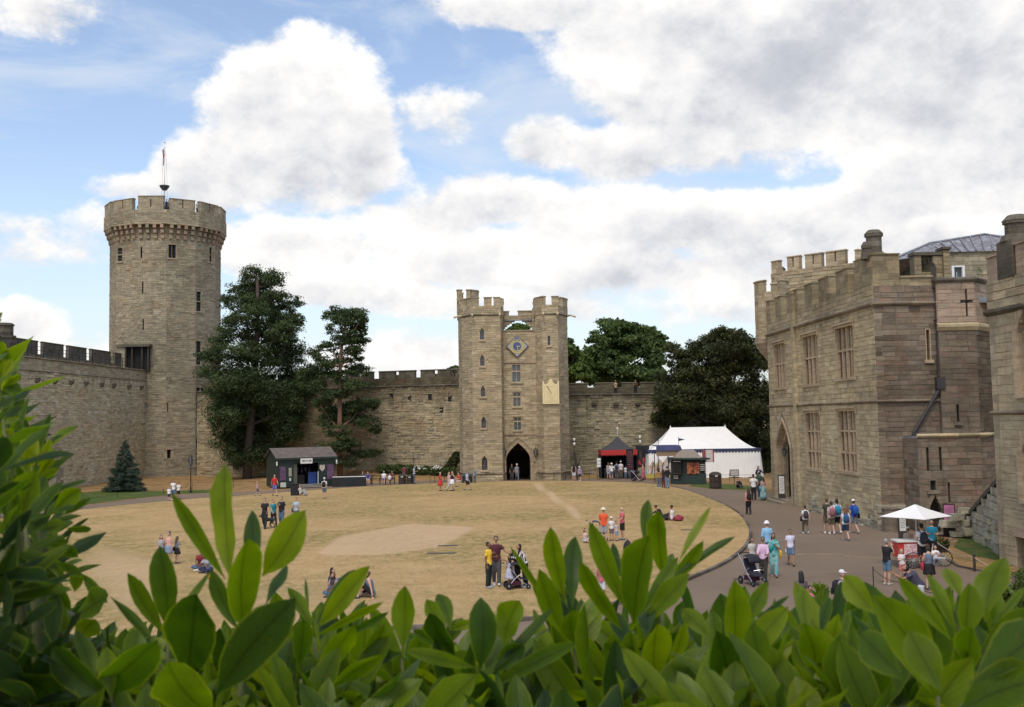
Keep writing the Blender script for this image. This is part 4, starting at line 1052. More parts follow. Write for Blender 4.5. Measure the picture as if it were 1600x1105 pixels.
 Fq = Face((19.65, 57.15), (21.25, 57.15)); Pm.wall(Fq, -.3, 1.3, ch=(.25, .4), sl=(.4, .9), thick=.5, relief=.07, rough=.5)
 Pm.flush(70)
 Ms.flush(140)
 # little iron lamp bracket and lantern in the doorway
 q = L.p(L.px(1222, 708)[0], 3.3, -.3)
 lamp('wall_lantern', (q.x-.15, q.y, q.z), 1.0, 'iron lantern hanging on a scrolled bracket in the arched doorway of the right range', hang=True)
def lamp(name, loc, s, label, hang=False, h=0):
 t = empty(name, loc, label=label, cat='lantern' if not h else 'lamp post', group=None)
 gl = simple('lantern_glass', (.14, .15, .155), .15, spec=.6)
 z = h
 if h:
  m = MB(); m.lathe([(.13, 0), (.13, .12), (.085, .2), (.06, .5), (.045, .6), (.04, h-.1), (.07, h-.05)], n=8); m.build('post', M_IRON, t)
  for k in range(4):
   a = k*PI/2+.3; P = []
   for i in range(12):
    b = i/11*PI*1.7; rr = .34*(1-i/16); P.append((math.cos(a)*(.06+.18+rr*.5*math.cos(b)), math.sin(a)*(.24+rr*.5*math.cos(b)), .45+.28*math.sin(b)))
   m = MB(); m.tube(P, .016, 4); m.build('scroll', M_IRON, t)
  m = MB(); m.tube([(-.28, 0, h-.35), (.28, 0, h-.35)], .018, 5); m.build('ladder_bar', M_IRON, t)
 if hang:
  m = MB(); m.tube([(.25, 0, .9*s), (0, 0, .95*s), (-.05, 0, .75*s)], .02, 5)
  m.tube([(.25, 0, .35*s), (.1, 0, .5*s), (.12, 0, .75*s), (.25, 0, .8*s)], .016, 5); m.build('bracket', M_IRON, t)
 m = MB(); r0, r1 = .11*s, .19*s; n = 6
 P0 = [(r0*math.cos(2*PI*i/n), r0*math.sin(2*PI*i/n), z) for i in range(n)]; P1 = [(r1*math.cos(2*PI*i/n), r1*math.sin(2*PI*i/n), z+.42*s) for i in range(n)]
 m.loft([[(x*.93, y*.93, q) for x, y, q in P0], [(x*.93, y*.93, q) for x, y, q in P1]]); g = m.build('glass', gl, t)
 m = MB()
 for a, b in zip(P0, P1): m.tube([a, b], .012*s, 4)
 m.loft([P1, [(x*.3, y*.3, q+.2*s) for x, y, q in P1], [(x*.2, y*.2, q+.3*s) for x, y, q in P1]]); m.ell((0, 0, z+.76*s), .035*s, 6, 4); m.loft([[(x*.5, y*.5, q-.05*s) for x, y, q in P0], P0])
 m.build('frame', M_IRON, t); return t
def build_stair_turret():
 T = empty('stair_turret', (22.9, 56, 0), label='dark canted stair turret with cross-slit pink parapet beside a drainpipe, right', cat='turret')
 Ms = Masonry(T, ST_DARK, 61)
 P = [(23.42, 57.2), (25.45, 57.15), (27.25, 59.0), (27.25, 61.5), (23.42, 61.5)]
 FS = prism_faces(P); Fa = FS[0]
 def rect(F, px, y0, y1, w):
  u, za = F.px(px, y0); _, zb = F.px(px, y1); return dict(u0=u-w/2, u1=u+w/2, z0=zb, z1=za)
 s1 = rect(Fa, 1496, 631, 660, .2)
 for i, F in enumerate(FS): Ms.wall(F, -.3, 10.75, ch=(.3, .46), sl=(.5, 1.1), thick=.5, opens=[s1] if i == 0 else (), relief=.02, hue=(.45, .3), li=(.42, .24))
 window(T, Fa, s1['u0'], s1['u1'], s1['z0'], s1['z1'], 1, (1.0,), ST_DARK, recess=.3, jamb=.03, hood=False, glass=M_DARK)
 string_course(T, [f.off(0, .08, .08) for f in FS[:2]], 10.75, ST_RANGE, .45, .2)
 Pm = Masonry(T, ST_PINK, 62)
 c = rect(Fa, 1509, 452, 495, .1); arms = dict(u0=c['u0']-.28, u1=c['u1']+.28, z0=(c['z0']+c['z1'])/2-.0, z1=(c['z0']+c['z1'])/2+.16)
 for i, F in enumerate(FS): Pm.wall(F.off(.03), 11.2, 13.4, ch=(.42, .6), sl=(.9, 1.9), thick=.4, opens=[c, arms] if i == 0 else (), relief=.015, hue=(.4, .3))
 m = MB(); Fa.slab(m, c['u0']-.5, c['u1']+.5, c['z0']-.1, c['z1']+.1, -.6, -.42); wparent(m.build('arrow_slit', M_DARK), T)
 string_course(T, [f.off(.03, .1, .1) for f in FS], 13.4, ST_SOOT, .3, .16, 'coping')
 mb = MB(); mb.prism(P, 13.0, 13.2); wparent(mb.build('roof', M_LEAD), T)
 Ms.flush(230); Pm.flush(60)
 # lower porch block in front
 T2 = empty('porch_block', (21.3, 55.3, 0), label='low dark stone porch with narrow slits and a pointed doorway below the stair turret', cat='porch')
 Ms = Masonry(T2, ST_DARK, 63); P = [(21.3, 55.3), (24.6, 55.3), (26.7, 57.1), (26.7, 58.4), (21.3, 57.4)]
 FS = prism_faces(P); Fa = FS[0]
 o = [rect(Fa, 1449, 698, 735, .13), rect(Fa, 1469, 699, 736, .13), rect(Fa, 1482.5, 754, 786, .1), rect(Fa, 1457.5, 749, 767, .42)]
 ua, ub = Fa.px(1451, 800)[0], Fa.px(1473, 800)[0]; d = dict(u0=ua, u1=ub, z0=-.3, z1=1.95, zs=1.1, k=1.6)
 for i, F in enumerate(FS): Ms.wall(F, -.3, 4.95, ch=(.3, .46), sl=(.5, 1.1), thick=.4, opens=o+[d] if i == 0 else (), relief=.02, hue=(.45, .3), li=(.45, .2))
 for q in o[:3]: m = MB(); Fa.slab(m, q['u0']-.05, q['u1']+.05, q['z0'], q['z1'], -.42, -.3); wparent(m.build('arrow_slit', M_DARK), T2)
 window(T2, Fa, o[3]['u0'], o[3]['u1'], o[3]['z0'], o[3]['z1'], 1, (1.0,), ST_DARK, recess=.25, jamb=.06, hood=False)
 arch_mould(T2, Fa, (ua+ub)/2, (ub-ua)/2, 0, 1.1, 1.95, ST_TRIM, ring=.18, out=.08, n=7, k=1.6)
 m = MB(); Fa.slab(m, ua-.05, ub+.05, -.1, 1.95, -.6, -.45); wparent(m.build('door', M_OAK), T2)
 string_course(T2, [f.off(0, .05, .05) for f in FS[:2]], 4.95, ST_RANGE, .22, .14, 'coping')
 mb = MB(); mb.prism(P, 4.9, 5.0); wparent(mb.build('roof', M_LEAD), T2)
 Ms.flush(150)
 # drainpipes
 F = Face((20, 57.36), (23.6, 57.36)); t = empty('drainpipe', F.p(3.3, 0, 0), label='dark lead drainpipe with a hopper head running down beside the stair turret', cat='drainpipe')
 u0 = F.px(1460.5, 420)[0]; zt = F.px(1460, 408)[1]; zh = F.px(1467, 605)[1]; u1, zb = F.px(1427, 679)
 m = MB(); m.tube([F.p(u0-.1, zt-.1), F.p(u0, zt-.35), F.p(u0, zh+.6)], .085, 8); wparent(m.build('pipe', M_PIPE), t)
 m = MB(); m.ct = (.5,)*3; F.slab(m, u0-.22, u0+.22, zh-.1, zh+.55, -.12, .25); wparent(m.build('hopper', M_PIPE), t)
 m = MB(); m.tube([F.p(u0, zh, .1), F.p(u1+.05, zb+.15, .02), F.p(u1, zb-.1, 0), F.p(u1, 1.2, 0), F.p(u1, .1, 0)], .10, 8); wparent(m.build('pipe', M_PIPE), t)
 for z in (zt-1.5, zt-3.3, zb-1.5, zb-3.4):
  u = u0 if z > zh else u1; m = MB(); F.slab(m, u-.14, u+.14, z, z+.08, -.12, .11); wparent(m.build('clip', M_PIPE), t)
build_range(); build_stair_turret()

def build_wing():
 A, B = (20.2, 44.1), (20.9, 24.0)
 T = empty('stone_wing', (20.2, 44.1, 0), label='stone wing with sooty octagonal chimney and traceried window cut by the right frame edge', cat='building')
 F = Face(A, B); K = Face((32, 44.3), A); Ms = Masonry(T, ST_WING, 71)
 big = dict(u0=F.px(1590, 560)[0], u1=F.px(1590, 560)[0]+3.2, z0=F.px(1592, 616)[1], z1=F.px(1600, 500)[1]+1.2); big['zs'] = big['z1']-2.0; big['k'] = 1.8
 low = dict(u0=F.px(1596, 730)[0], u1=F.px(1596, 730)[0]+2.4, z0=F.px(1596, 780)[1], z1=F.px(1598, 690)[1]+.6); low['zs'] = low['z1']-1.3; low['k'] = 1.8
 dr = dict(u0=F.px(1588, 860)[0], u1=F.px(1588, 860)[0]+1.3, z0=-.3, z1=F.px(1590, 838)[1])
 Ms.wall(F, -.4, 6.15, ch=(.34, .5), sl=(.6, 1.4), opens=[low, dr], thick=.7, relief=.012, li=(.5, .13), hue=(.5, .17))
 Ms.wall(F, 6.3, 10.3, ch=(.34, .48), sl=(.6, 1.4), opens=[big], thick=.7, relief=.012, li=(.5, .13), hue=(.5, .17))
 Ms.wall(F.off(.05), 10.55, 11.75, ch=(.36, .5), sl=(.6, 1.2), thick=.5, relief=.05)
 Ms.wall(K, -.4, 12.6, ch=(.3, .45), thick=.5)
 string_course(T, [F.off(0, .1, 0)], 6.15, ST_TRIM, .16, .14); string_course(T, [F.off(0, .1, 0)], 10.3, ST_SOOT, .26, .2)
 for o, l in ((big, 3), (low, 2)):
  arch_mould(T, F, (o['u0']+o['u1'])/2, (o['u1']-o['u0'])/2, o['z0'], o['zs'], o['z1'], ST_FRAME, ring=.22, out=.08, depth=.35, n=9, k=1.8)
  window(T, F, o['u0'], o['u1'], o['z0'], o['z1'], l, (.6, .4), ST_FRAME, recess=.3, zs=1, mull=.12, hood=False)
 m = MB(); F.slab(m, dr['u0'], dr['u1'], -.1, dr['z1'], -.65, -.5); wparent(m.build('door', M_DARK), T)
 m = MB(); m.ct = (.6, .6, 0); F.slab(m, dr['u0']-.15, dr['u1']+.15, dr['z1']-.02, dr['z1']+.32, -.1, .04); wparent(m.build('lintel', ST_PINK, tint=True), T)
 mb = MB(); mb.prism([A, B, (32, 24), (32, 44.1)][::1], 11.0, 11.2); wparent(mb.build('roof', M_LEAD), T)
 # parapet blocks and chimney pier
 a = F.px(1562, 420)[0]; merlon(T, F, .05, a, 11.75, 12.75, ST_PINK, thick=.6)
 b = F.px(1587, 420)[0]
 mb = MB(); z = 11.7
 while z < 13.2: mb.ct = (RS.uniform(.1, .5), RS.random(), 0); F.slab(mb, a+.03, b, z+.005, z+.38, -1.0, .12); z += .38
 wparent(mb.build('chimney_pier', ST_SOOT, tint=True), T)
 p = F.p((a+b)/2, 0, -.45); mb = MB(); P = lambda q: [(p.x+q*math.cos(2*PI*i/8+.39), p.y+q*math.sin(2*PI*i/8+.39)) for i in range(8)]
 zt = F.px(1572, 336)[1]; zb = 13.2; mb.ct = (.4, .4, 0); mb.prism(P(.68), zb, zb+.28, .8); z = zb+.28
 while z < zt-.35: mb.ct = (RS.uniform(0, .5), RS.random(), 0); h = min(.26, zt-.35-z); mb.prism(P(.45), z+.006, z+h); z += h+.001
 mb.ct = (.3, .6, 0); mb.prism(P(.53), zt-.36, zt-.24); mb.prism(P(.56), zt-.24, zt, .6)
 wparent(mb.build('chimney', ST_SOOT, tint=True), T)
 merlon(T, F, b+.05, b+2.6, 11.75, 12.95, ST_PINK, thick=.6); merlon(T, F, b+4.0, b+6.0, 11.75, 12.95, ST_PINK, thick=.6)
 Ms.flush(300)
 # rough stair flank
 T2 = empty('stair_wall', (21.2, 46, 0), label='sloping rough mossy stone stair wall rising to the corner of the right wing', cat='wall')
 S_ = Face((23.3, 54.6), (20.85, 44.2)); Ms = Masonry(T2, ST_MOSS, 81)
 L = S_.L; top = lambda u: .75+2.95*min(1, max(0, (u-.4)/(L-.9)))
 Ms.wall(S_, -.4, 3.8, ch=(.3, .55), sl=(.4, 1.1), thick=.8, relief=.09, rough=.7, top=top, joint=.035, li=(.6, .22))
 Ms.flush(260)
 u = 0.0
 while u < L-.3:
  l = .75; m = MB(); m.ct = (.3, .4, 0); a, b = S_.p(u, top(u)-.02, -.8), S_.p(u+l-.02, top(u+l)-.02, -.8); w = S_.n*.9
  m.loft([[a, a+w, a+w+S_.z*.22, a+S_.z*.26], [b, b+w, b+w+S_.z*.22, b+S_.z*.26]]); wparent(m.build('coping_stone', ST_SOOT, tint=True), T2); u += l
 # rough stones heaped at the far foot of the stair
 for k, (px, py, s) in enumerate(((1496, 812, .42), (1503, 822, .38), (1494, 826, .5), (1506, 836, .45), (1498, 840, .36), (1508, 803, .35))):
  g = G(px+4, 842); m = MB(); m.ct = (RS.random(), RS.random(), 0); zz = max(.0, (842-py)*.031)
  q = random.Random(k); m.obox((-s*.8, -s*.6, -s*.4), (s*1.6, 0, 0), (0, s*1.2, 0), (0, 0, s*.8)); m.v = [(x*q.uniform(.75, 1.15), y*q.uniform(.8, 1.1), z*q.uniform(.75, 1.1)) for x, y, z in m.v]
  tag(m.build('boulder', ST_MOSS, tint=True, loc=(g.x+(px-1500)*.03, g.y+.4*(k % 3), zz+s*.35)), None)
  o = bpy.data.objects[-1] if False else None
build_wing()
_b = sorted([o for o in bpy.data.objects if o.name.startswith('boulder')], key=lambda o: o.location.z)
for o, w in zip(_b, ('lowest stone of the rough heap at the foot of the stair wall', 'broad rough stone low in the heap by the stair wall', 'rounded rough stone in the middle of the heap by the stair wall', 'pale rough stone above the middle of the stair wall heap', 'rough stone near the top of the heap by the stair wall', 'topmost rough stone of the heap at the stair wall')):
 tag(o, w, 'stone', 'rough stones heaped by the stair wall')

def build_behind():
 # hall roof with lead ridge, mossy wall and white window
 T = empty('hall_roof_block', (27, 66, 0), label='building behind the right range with streaked lead roof, mossy stone and a white window', cat='building')
 Y = 66.0; X = lambda px: (px-800)*Y/FPX
 F = Face((X(1481), Y), (X(1600), Y)); Ms = Masonry(T, stone_mat('stone_mossy_attic', GREY, .4, moss=.75), 91)
 z0, z1 = 12.0, F.px(1520, 394)[1]; o = dict(u0=F.px(1487, 425)[0], u1=F.px(1507.5, 425)[0], z0=F.px(1497, 437)[1], z1=F.px(1497, 415)[1])
 Ms.wall(F, z0, z1, ch=(.28, .4), sl=(.5, 1.2), opens=[o], thick=.5, relief=.02); Fl = Face((X(1481), Y+9), (X(1481), Y)); Ms.wall(Fl, z0, z1, thick=.5); Ms.flush(60)
 wm = simple('white_paint', (.72, .72, .70), .5); w = MB(); F.slab(w, o['u0'], o['u0']+.16, o['z0'], o['z1'], -.3, .02); F.slab(w, o['u1']-.16, o['u1'], o['z0'], o['z1'], -.3, .02); F.slab(w, o['u0'], o['u1'], o['z1']-.1, o['z1'], -.3, .015)
 w = wparent(w.build('window', wm), T)
 for k in range(2):
  m = MB(); a = o['u0']+.16+(o['u1']-o['u0']-.32)*k/2; F.slab(m, a+.02, a+(o['u1']-o['u0']-.32)/2-.02, o['z0'], o['z1']-.1, -.25, -.2); wparent(m.build('pane', M_GLASS, w), w)
 lead = bpy.data.materials.new('streaked_lead'); lead.use_nodes = True; t = NT(lead.node_tree); b = t.n['Principled BSDF']
 pos = t.node('ShaderNodeNewGeometry').outputs['Position']; n = t.noise(t.scale(pos, (1.6, 1.6, .18)), 2.4, 5, .7)
 t.set(b.inputs['Base Color'], t.ramp(t.mapr(n, .3, .7), [(0, (.10, .085, .08)), (.45, (.20, .19, .20)), (.75, (.30, .31, .34)), (1, (.42, .44, .47))])); b.inputs['Roughness'].default_value = .6
 # hipped lead roof: eave line, ridge
 e0 = F.px(1405, 402); e = [Vector((X(1406), Y+1, z1-.35)), Vector((X(1481), Y-.15, z1)), Vector((X(1610), Y-.15, z1+.05)), Vector((X(1610), Y+12, z1)), Vector((X(1406), Y+12, z1-.5))]
 r0, r1, r2 = atY(1453, 381, Y+2.2), atY(1538, 367.5, Y+3.0), atY(1610, 378, Y+3.4)
 rb = [Vector((r0.x, Y+9, r0.z)), Vector((r1.x, Y+9, r1.z)), Vector((r2.x, Y+9, r2.z))]
 m = MB()
 def tri(*P): m.poly(P)
 tri(e[0], e[1], r0); tri(e[1], e[2], r2, r1, r0); tri(e[0], r0, rb[0], e[4]); tri(r0, r1, rb[1], rb[0]); tri(r1, r2, rb[2], rb[1]); tri(e[4], rb[0], rb[1], rb[2], e[3])
 wparent(m.build('roof', lead), T)
 m = MB(); m.tube([e[0]+Vector((0, 0, .05)), r0+Vector((0, 0, .04)), r1+Vector((0, 0, .06)), r2+Vector((0, 0, .05))], .09, 6); wparent(m.build('ridge_roll', M_LEAD), T)
 for k in range(11):
  f = k/10; a = e[1].lerp(e[2], f); q = r0.lerp(r2, f); q.z = max(q.z, r0.z+(r1.z-r0.z)*min(1, f/.55)) if f < .55 else r1.z+(r2.z-r1.z)*(f-.55)/.45
  m = MB(); m.tube([a+Vector((0, 0, .05)), Vector((q.x, q.y, q.z+.02))], .045, 5); wparent(m.build('lead_roll', lead), T)
 # attic piers in front of it
 T = empty('parapet_pier', (23.4, 60, 0), label='tall stepped stone parapet pier with a dark recess between the corner chimney and stair turret', cat='parapet')
 F = Face((22.75, 60.0), (26.6, 60.0)); Ms = Masonry(T, ST_RANGE, 95)
 u = lambda px: F.px(px, 420)[0]; z = lambda y: F.px(1450, y)[1]
 for (a, b, y, o) in ((1421, 1429, 437, 0), (1429, 1440, 398, 0), (1440, 1458, 424, -.3), (1458, 1473, 400, 0), (1473, 1483, 392, .15)):
  q = Face(tuple(F.p(max(0, u(a)), 0, o).xy), tuple(F.p(u(b), 0, o).xy)); Ms.wall(q, 12.3, z(y), thick=.7, relief=.02)
 m = MB(); m.ct = (.3, .4, 0); F.slab(m, u(1427), u(1474), z(399), z(394), -.8, .1); wparent(m.build('coping', ST_SOOT, tint=True), T)
 m = MB(); m.ct = (.3, .4, 0); F.slab(m, u(1471), u(1485), z(391), z(387), -.8, .28); wparent(m.build('coping', ST_SOOT, tint=True), T)
 Ms.flush(0)
 # massive tower behind
 Y = 96.0; P = [((1216-800)*Y/FPX, Y+1.5), ((1232-800)*Y/FPX, Y), ((1322-800)*Y/FPX, Y-5), ((1332-800)*Y/FPX, Y-4.2), (35, Y+8), (27, Y+8)]
 T = empty('keep_tower', (27, 96, 0), label='large battlemented stone tower rising behind the right range', cat='tower')
 Ms = Masonry(T, ST_GATE, 97); FS = prism_faces(P)
 for i, F in enumerate(FS): Ms.wall(F, 8, 19.55, ch=(.3, .45), sl=(.5, 1.2), thick=.5, relief=.04, rough=.2)
 F = FS[1]; print('keep z', F.px(1232, 412), F.px(1320, 392))
 for (a, b) in ((1229.5, 1248), (1257.5, 1283), (1290, 1320)): merlon(T, F, max(0, F.px(a, 400)[0]), min(F.L, F.px(b, 400)[0]), 19.55, 20.75, ST_GATE, thick=.6, slit='slit', cop=.15)
 merlon(T, FS[0], .05, .9, 19.55, 20.6, ST_GATE, thick=.5); merlon(T, FS[2], .1, FS[2].L-.1, 19.55, 20.6, ST_GATE, thick=.5)
 for F in FS[3:]:
  n = max(1, int(F.L/2.6)); 
  for i in range(n): merlon(T, F, i*F.L/n+.2, i*F.L/n+F.L/n*.62, 19.55, 20.7, ST_GATE, thick=.5)
 Ms.flush(0)
 # corbelled corner turret at the far end of the range
 T = empty('bartizan', (20.0, 80.3, 12), label='round corbelled corner turret at the far end of the right range', cat='turret')
 c = Vector((20.2, 80.6, 0)); Ms = Masonry(T, ST_GATE, 99)
 P = [(c.x+1.34*math.cos(2*PI*i/14), c.y+1.34*math.sin(2*PI*i/14)) for i in range(14)]
 zb = 12.1; zt = atY(1190, 457, 80).z; print('bart', zt, atY(1190, 440, 80).z)
 for F in prism_faces(P)[::1]: Ms.wall(F, zb, zt, ch=(.25, .36), thick=.3, relief=.015, sl=(.4, .7))
 for i in (6, 7, 8, 11, 12, 1, 2, 4): F = prism_faces(P)[i]; merlon(T, F, .02, F.L-.02, zt, zt+.8, ST_GATE, thick=.3)
 for k, (r0, r1, z0, z1) in enumerate(((1.45, 1.45, 11.75, 12.1), (1.2, 1.38, 11.35, 11.75), (.9, 1.15, 10.95, 11.35), (.55, .85, 10.5, 10.95))):
  m = MB(); m.ct = (.3+.1*k, .9, 0); m.loft([[(c.x+r0*math.cos(2*PI*i/14), c.y+r0*math.sin(2*PI*i/14), z0) for i in range(14)], [(c.x+r1*math.cos(2*PI*i/14), c.y+r1*math.sin(2*PI*i/14), z1) for i in range(14)]])
  wparent(m.build('corbel', ST_PINK, tint=True), T)
 m = MB(); m.prism(P, zt-.8, zt-.6); wparent(m.build('roof', M_LEAD), T); Ms.flush(0)
build_behind()
lamp('wall_lantern', tuple(Face((-.95, 107.1), (2.48, 107.1)).p(Face((-.95, 107.1), (2.48, 107.1)).px(788, 712)[0], 2.55, .1)), 1.1, 'iron lantern on the left of the gatehouse archway', hang=True)
lamp('wall_lantern', tuple(Face((-.95, 107.1), (2.48, 107.1)).p(Face((-.95, 107.1), (2.48, 107.1)).px(837, 712)[0], 2.55, .1)), 1.1, 'iron lantern on the right of the gatehouse archway', hang=True)
_g = G(298, 770); lamp('lamp_post', (_g.x, _g.y, 0), 1.25, 'ornate black iron lamp post with scrolled foot beside the left path', h=2.55)
# ================================================================ TREES
def leaf_mat(name, c0, c1, c2=None, trans=.25, rough=.65):
 m = bpy.data.materials.new(name); m.use_nodes = True; t = NT(m.node_tree); b = t.n['Principled BSDF']
 at = t.node('ShaderNodeAttribute', attribute_name='tint'); sp = t.node('ShaderNodeSeparateColor'); t.l.new(at.outputs['Color'], sp.inputs[0])
 c = t.ramp(sp.outputs[0], [(0, c0), (.6, c1), (1, c2 or c1)])
 t.l.new(c, b.inputs['Base Color']); b.inputs['Roughness'].default_value = rough; b.inputs['Specular IOR Level'].default_value = .25
 tr = t.node('ShaderNodeBsdfTranslucent'); t.l.new(t.mix(1.0, c, (1.1, 1.25, .6), 'MULTIPLY'), tr.inputs['Color'])
 mx = t.node('ShaderNodeMixShader'); mx.inputs[0].default_value = trans
 t.l.new(b.outputs[0], mx.inputs[1]); t.l.new(tr.outputs[0], mx.inputs[2]); t.l.new(mx.outputs[0], t.n['Material Output'].inputs[0])
 return m
def foliage(name, clumps, n, size, mat, parent, seed, shell=.62, droop=0.0, flat=.5, kind=None, aspect=.55, sub=0, fr=(.26, .56)):
 """clumps: (centre, (rx, ry, rz)); n leaf faces shared out by volume^(2/3); each face a folded diamond"""
 R = np.random.default_rng(seed)
 if sub:                        # break every clump into ragged sprays
  q = []
  for c, (a, b, e) in clumps:
   for _ in range(sub):
    d = R.normal(size=3); d /= np.linalg.norm(d); k = R.uniform(.4, 1.08); f = R.uniform(*fr)
    q.append((Vector((c[0]+d[0]*a*k, c[1]+d[1]*b*k, c[2]+d[2]*e*k+.1*e)), (a*f*1.25, b*f*1.25, e*f*R.uniform(.8, 1.3))))
  clumps = q
 w = np.array([(a*b*c)**(2/3) for _, (a, b, c) in clumps]); w /= w.sum()
 idx = R.choice(len(clumps), n, p=w)
 C = np.array([tuple(c) for c, _ in clumps])[idx]; E = np.array([r for _, r in clumps])[idx]
 d = R.normal(size=(n, 3)); d /= np.linalg.norm(d, axis=1)[:, None]
 lump = 1+.22*np.sin(d[:, 0]*5+idx*1.3)*np.cos(d[:, 2]*6+idx) + .12*np.sin(d[:, 1]*11+idx*2.1)
 rr = (shell+(1-shell)*R.random(n)**.7)*lump
 rr = np.where(R.random(n) < .18, R.random(n)*shell, rr)
 P = C+d*E*rr[:, None]; P[:, 2] -= droop*np.abs(d[:, 0])*E[:, 0]*.4
 nrm = d*(1-flat)+R.normal(size=(n, 3))*.55; nrm[:, 2] += flat*.7; nrm /= np.linalg.norm(nrm, axis=1)[:, None]
 a = np.cross(nrm, R.normal(size=(n, 3))); a /= np.linalg.norm(a, axis=1)[:, None]+1e-9; b = np.cross(nrm, a)
 s = size*(.55+.9*R.random(n))[:, None]
 v = np.empty((n, 4, 3)); v[:, 0] = P-a*s; v[:, 1] = P+b*s*aspect-nrm*s*.15; v[:, 2] = P+a*s; v[:, 3] = P-b*s*aspect-nrm*s*.15
 me = bpy.data.meshes.new(name); me.vertices.add(4*n); me.vertices.foreach_set('co', v.reshape(-1)); me.loops.add(4*n); me.polygons.add(n)
 me.loops.foreach_set('vertex_index', np.arange(4*n)); me.polygons.foreach_set('loop_start', np.arange(0, 4*n, 4)); me.polygons.foreach_set('loop_total', np.full(n, 4))
 t = np.clip(.45+.28*R.normal(size=n)+.25*np.sin(idx*2.7)[...], 0, 1); at = me.attributes.new('tint', 'FLOAT_COLOR', 'FACE')
 q = np.ones((n, 4)); q[:, 0] = t; at.data.foreach_set('color', q.ravel().astype('f')); me.materials.append(mat); me.update(calc_edges=True)
 o = bpy.data.objects.new(name, me); COL.objects.link(o)
 if kind: o['kind'] = kind
 if parent is not None: wparent(o, parent)
 return o
BARK = simple('bark_dark', (.075, .055, .042), .9, var=.4, nscale=3, bump=.6, bscale=12)
BARK_R = simple('bark_red', (.17, .095, .06), .9, var=.4, nscale=3, bump=.6, bscale=12)
L_PINE = leaf_mat('needles_dark', (.028, .044, .017), (.062, .090, .030), (.10, .135, .048), .18)
L_YEW = leaf_mat('yew_leaves', (.022, .028, .010), (.052, .062, .020), (.095, .10, .032), .18)
L_OAK = leaf_mat('oak_leaves', (.045, .072, .022), (.095, .140, .042), (.14, .20, .065), .35)
L_LIME = leaf_mat('pale_leaves', (.055, .085, .018), (.10, .15, .030), (.15, .20, .045), .3)
L_SPR = leaf_mat('spruce_needles', (.030, .050, .034), (.055, .088, .058), (.09, .125, .085), .15)
def px_tree(name, label, cat, D, base, trunk, cl, n, size, mat, seed, bark, depth=.8, spread=1.0, tr=(.4, .15), limbs=True, front=False, **kw):
 b = atY(base[0], base[1], D); z0 = ground_z(b.x, D); t = empty(name, (b.x, D, z0), label=label, cat=cat)
 rnd = random.Random(seed)
 P = [Vector((b.x, D, z0-.2))]+[atY(x, y, D) for x, y in trunk]
 m = MB(); k = len(P); m.tube(P, [tr[0]+(tr[1]-tr[0])*i/(k-1) for i in range(k)], 9); wparent(m.build('trunk', bark, smooth=True), t)
 clumps = []; lm = MB(); s = D/FPX
 for (x, y, rx, ry) in cl:
  c = atY(x, y, D); off = rnd.uniform(-1, 1)*depth*spread; 
  f = 1+off/D; c = CO+(c-CO)*f
  rd = max(rx, ry)*s*depth*rnd.uniform(.75, 1.0) if depth < 1.5 else (rx+ry)/2*s
  clumps.append((c, (rx*s, (rx+ry)/2*s*1.05, ry*s)))
  if limbs:
   j = min(range(len(P)), key=lambda i: (P[i]-c).length+abs(P[i].z+1.5*abs(c.x-P[i].x)*.4-c.z)); q = P[max(0, j-1)].lerp(P[j], .6)
   mid = q.lerp(c, .55)+Vector((0, 0, -.12*(c-q).length)); lm.tube([q, mid, c], [tr[1]*.75, tr[1]*.5, .04], 5)
 # the far side of the crown, which the photograph hides
 back = [(c+Vector((rnd.uniform(-1, 1), rnd.uniform(.8, 1.8), rnd.uniform(-.5, .5)))*(r[0]*.7), r) for c, r in clumps[::2]]
 if front: back += [(c+Vector((rnd.uniform(-1, 1), -rnd.uniform(1.2, 2.6), rnd.uniform(-.4, .4))), r) for c, r in clumps[1::2]]
 if limbs: wparent(lm.build('limbs', bark), t)
 foliage('crown', clumps+back, n, size, mat, t, seed, **kw); return t
PINE1 = [(398,431,22,12),(424,440,24,12),(374,456,22,13),(404,468,28,11),(452,480,20,11),(443,497,24,12),(466,500,12,10),(369,482,16,10),(420,482,20,9),(354,469,8,7),(420,521,22,14),
 (456,523,20,16),(437,545,32,18),(354,520,19,13),(376,534,25,15),(343,540,16,12),(330,559,22,14),(372,556,36,15),(409,563,42,18),(456,556,28,22),(470,580,20,18),(326,588,13,10),(354,588,36,20),(390,597,44,26),
 (438,595,42,26),(477,600,17,18),(343,616,26,20),(383,632,48,28),(445,630,40,27),(354,653,26,24),(401,668,46,28),(452,655,26,26),(356,686,20,26),(387,702,30,26),(438,686,18,22),(455,674,12,18),(364,716,20,16),(420,706,22,16),(350,634,22,22),(390,446,20,12),(412,456,20,12),(432,462,18,10),(386,472,18,12),(400,490,22,12),(428,498,20,12),(384,502,18,12),(362,502,14,10),(404,508,24,12),(448,512,22,12),(430,478,20,12)]
px_tree('pine_tree', 'tallest dark broad pine tree, standing beside the round tower and behind the green shed', 'tree', 119, (386, 746), [(388,700),(394,640),(399,580),(402,520),(403,470),(402,436)], PINE1, 150000, .14, L_PINE, 5, BARK, front=True, depth=3.0, tr=(.55, .14), flat=.35, aspect=.36, sub=13, shell=.3)
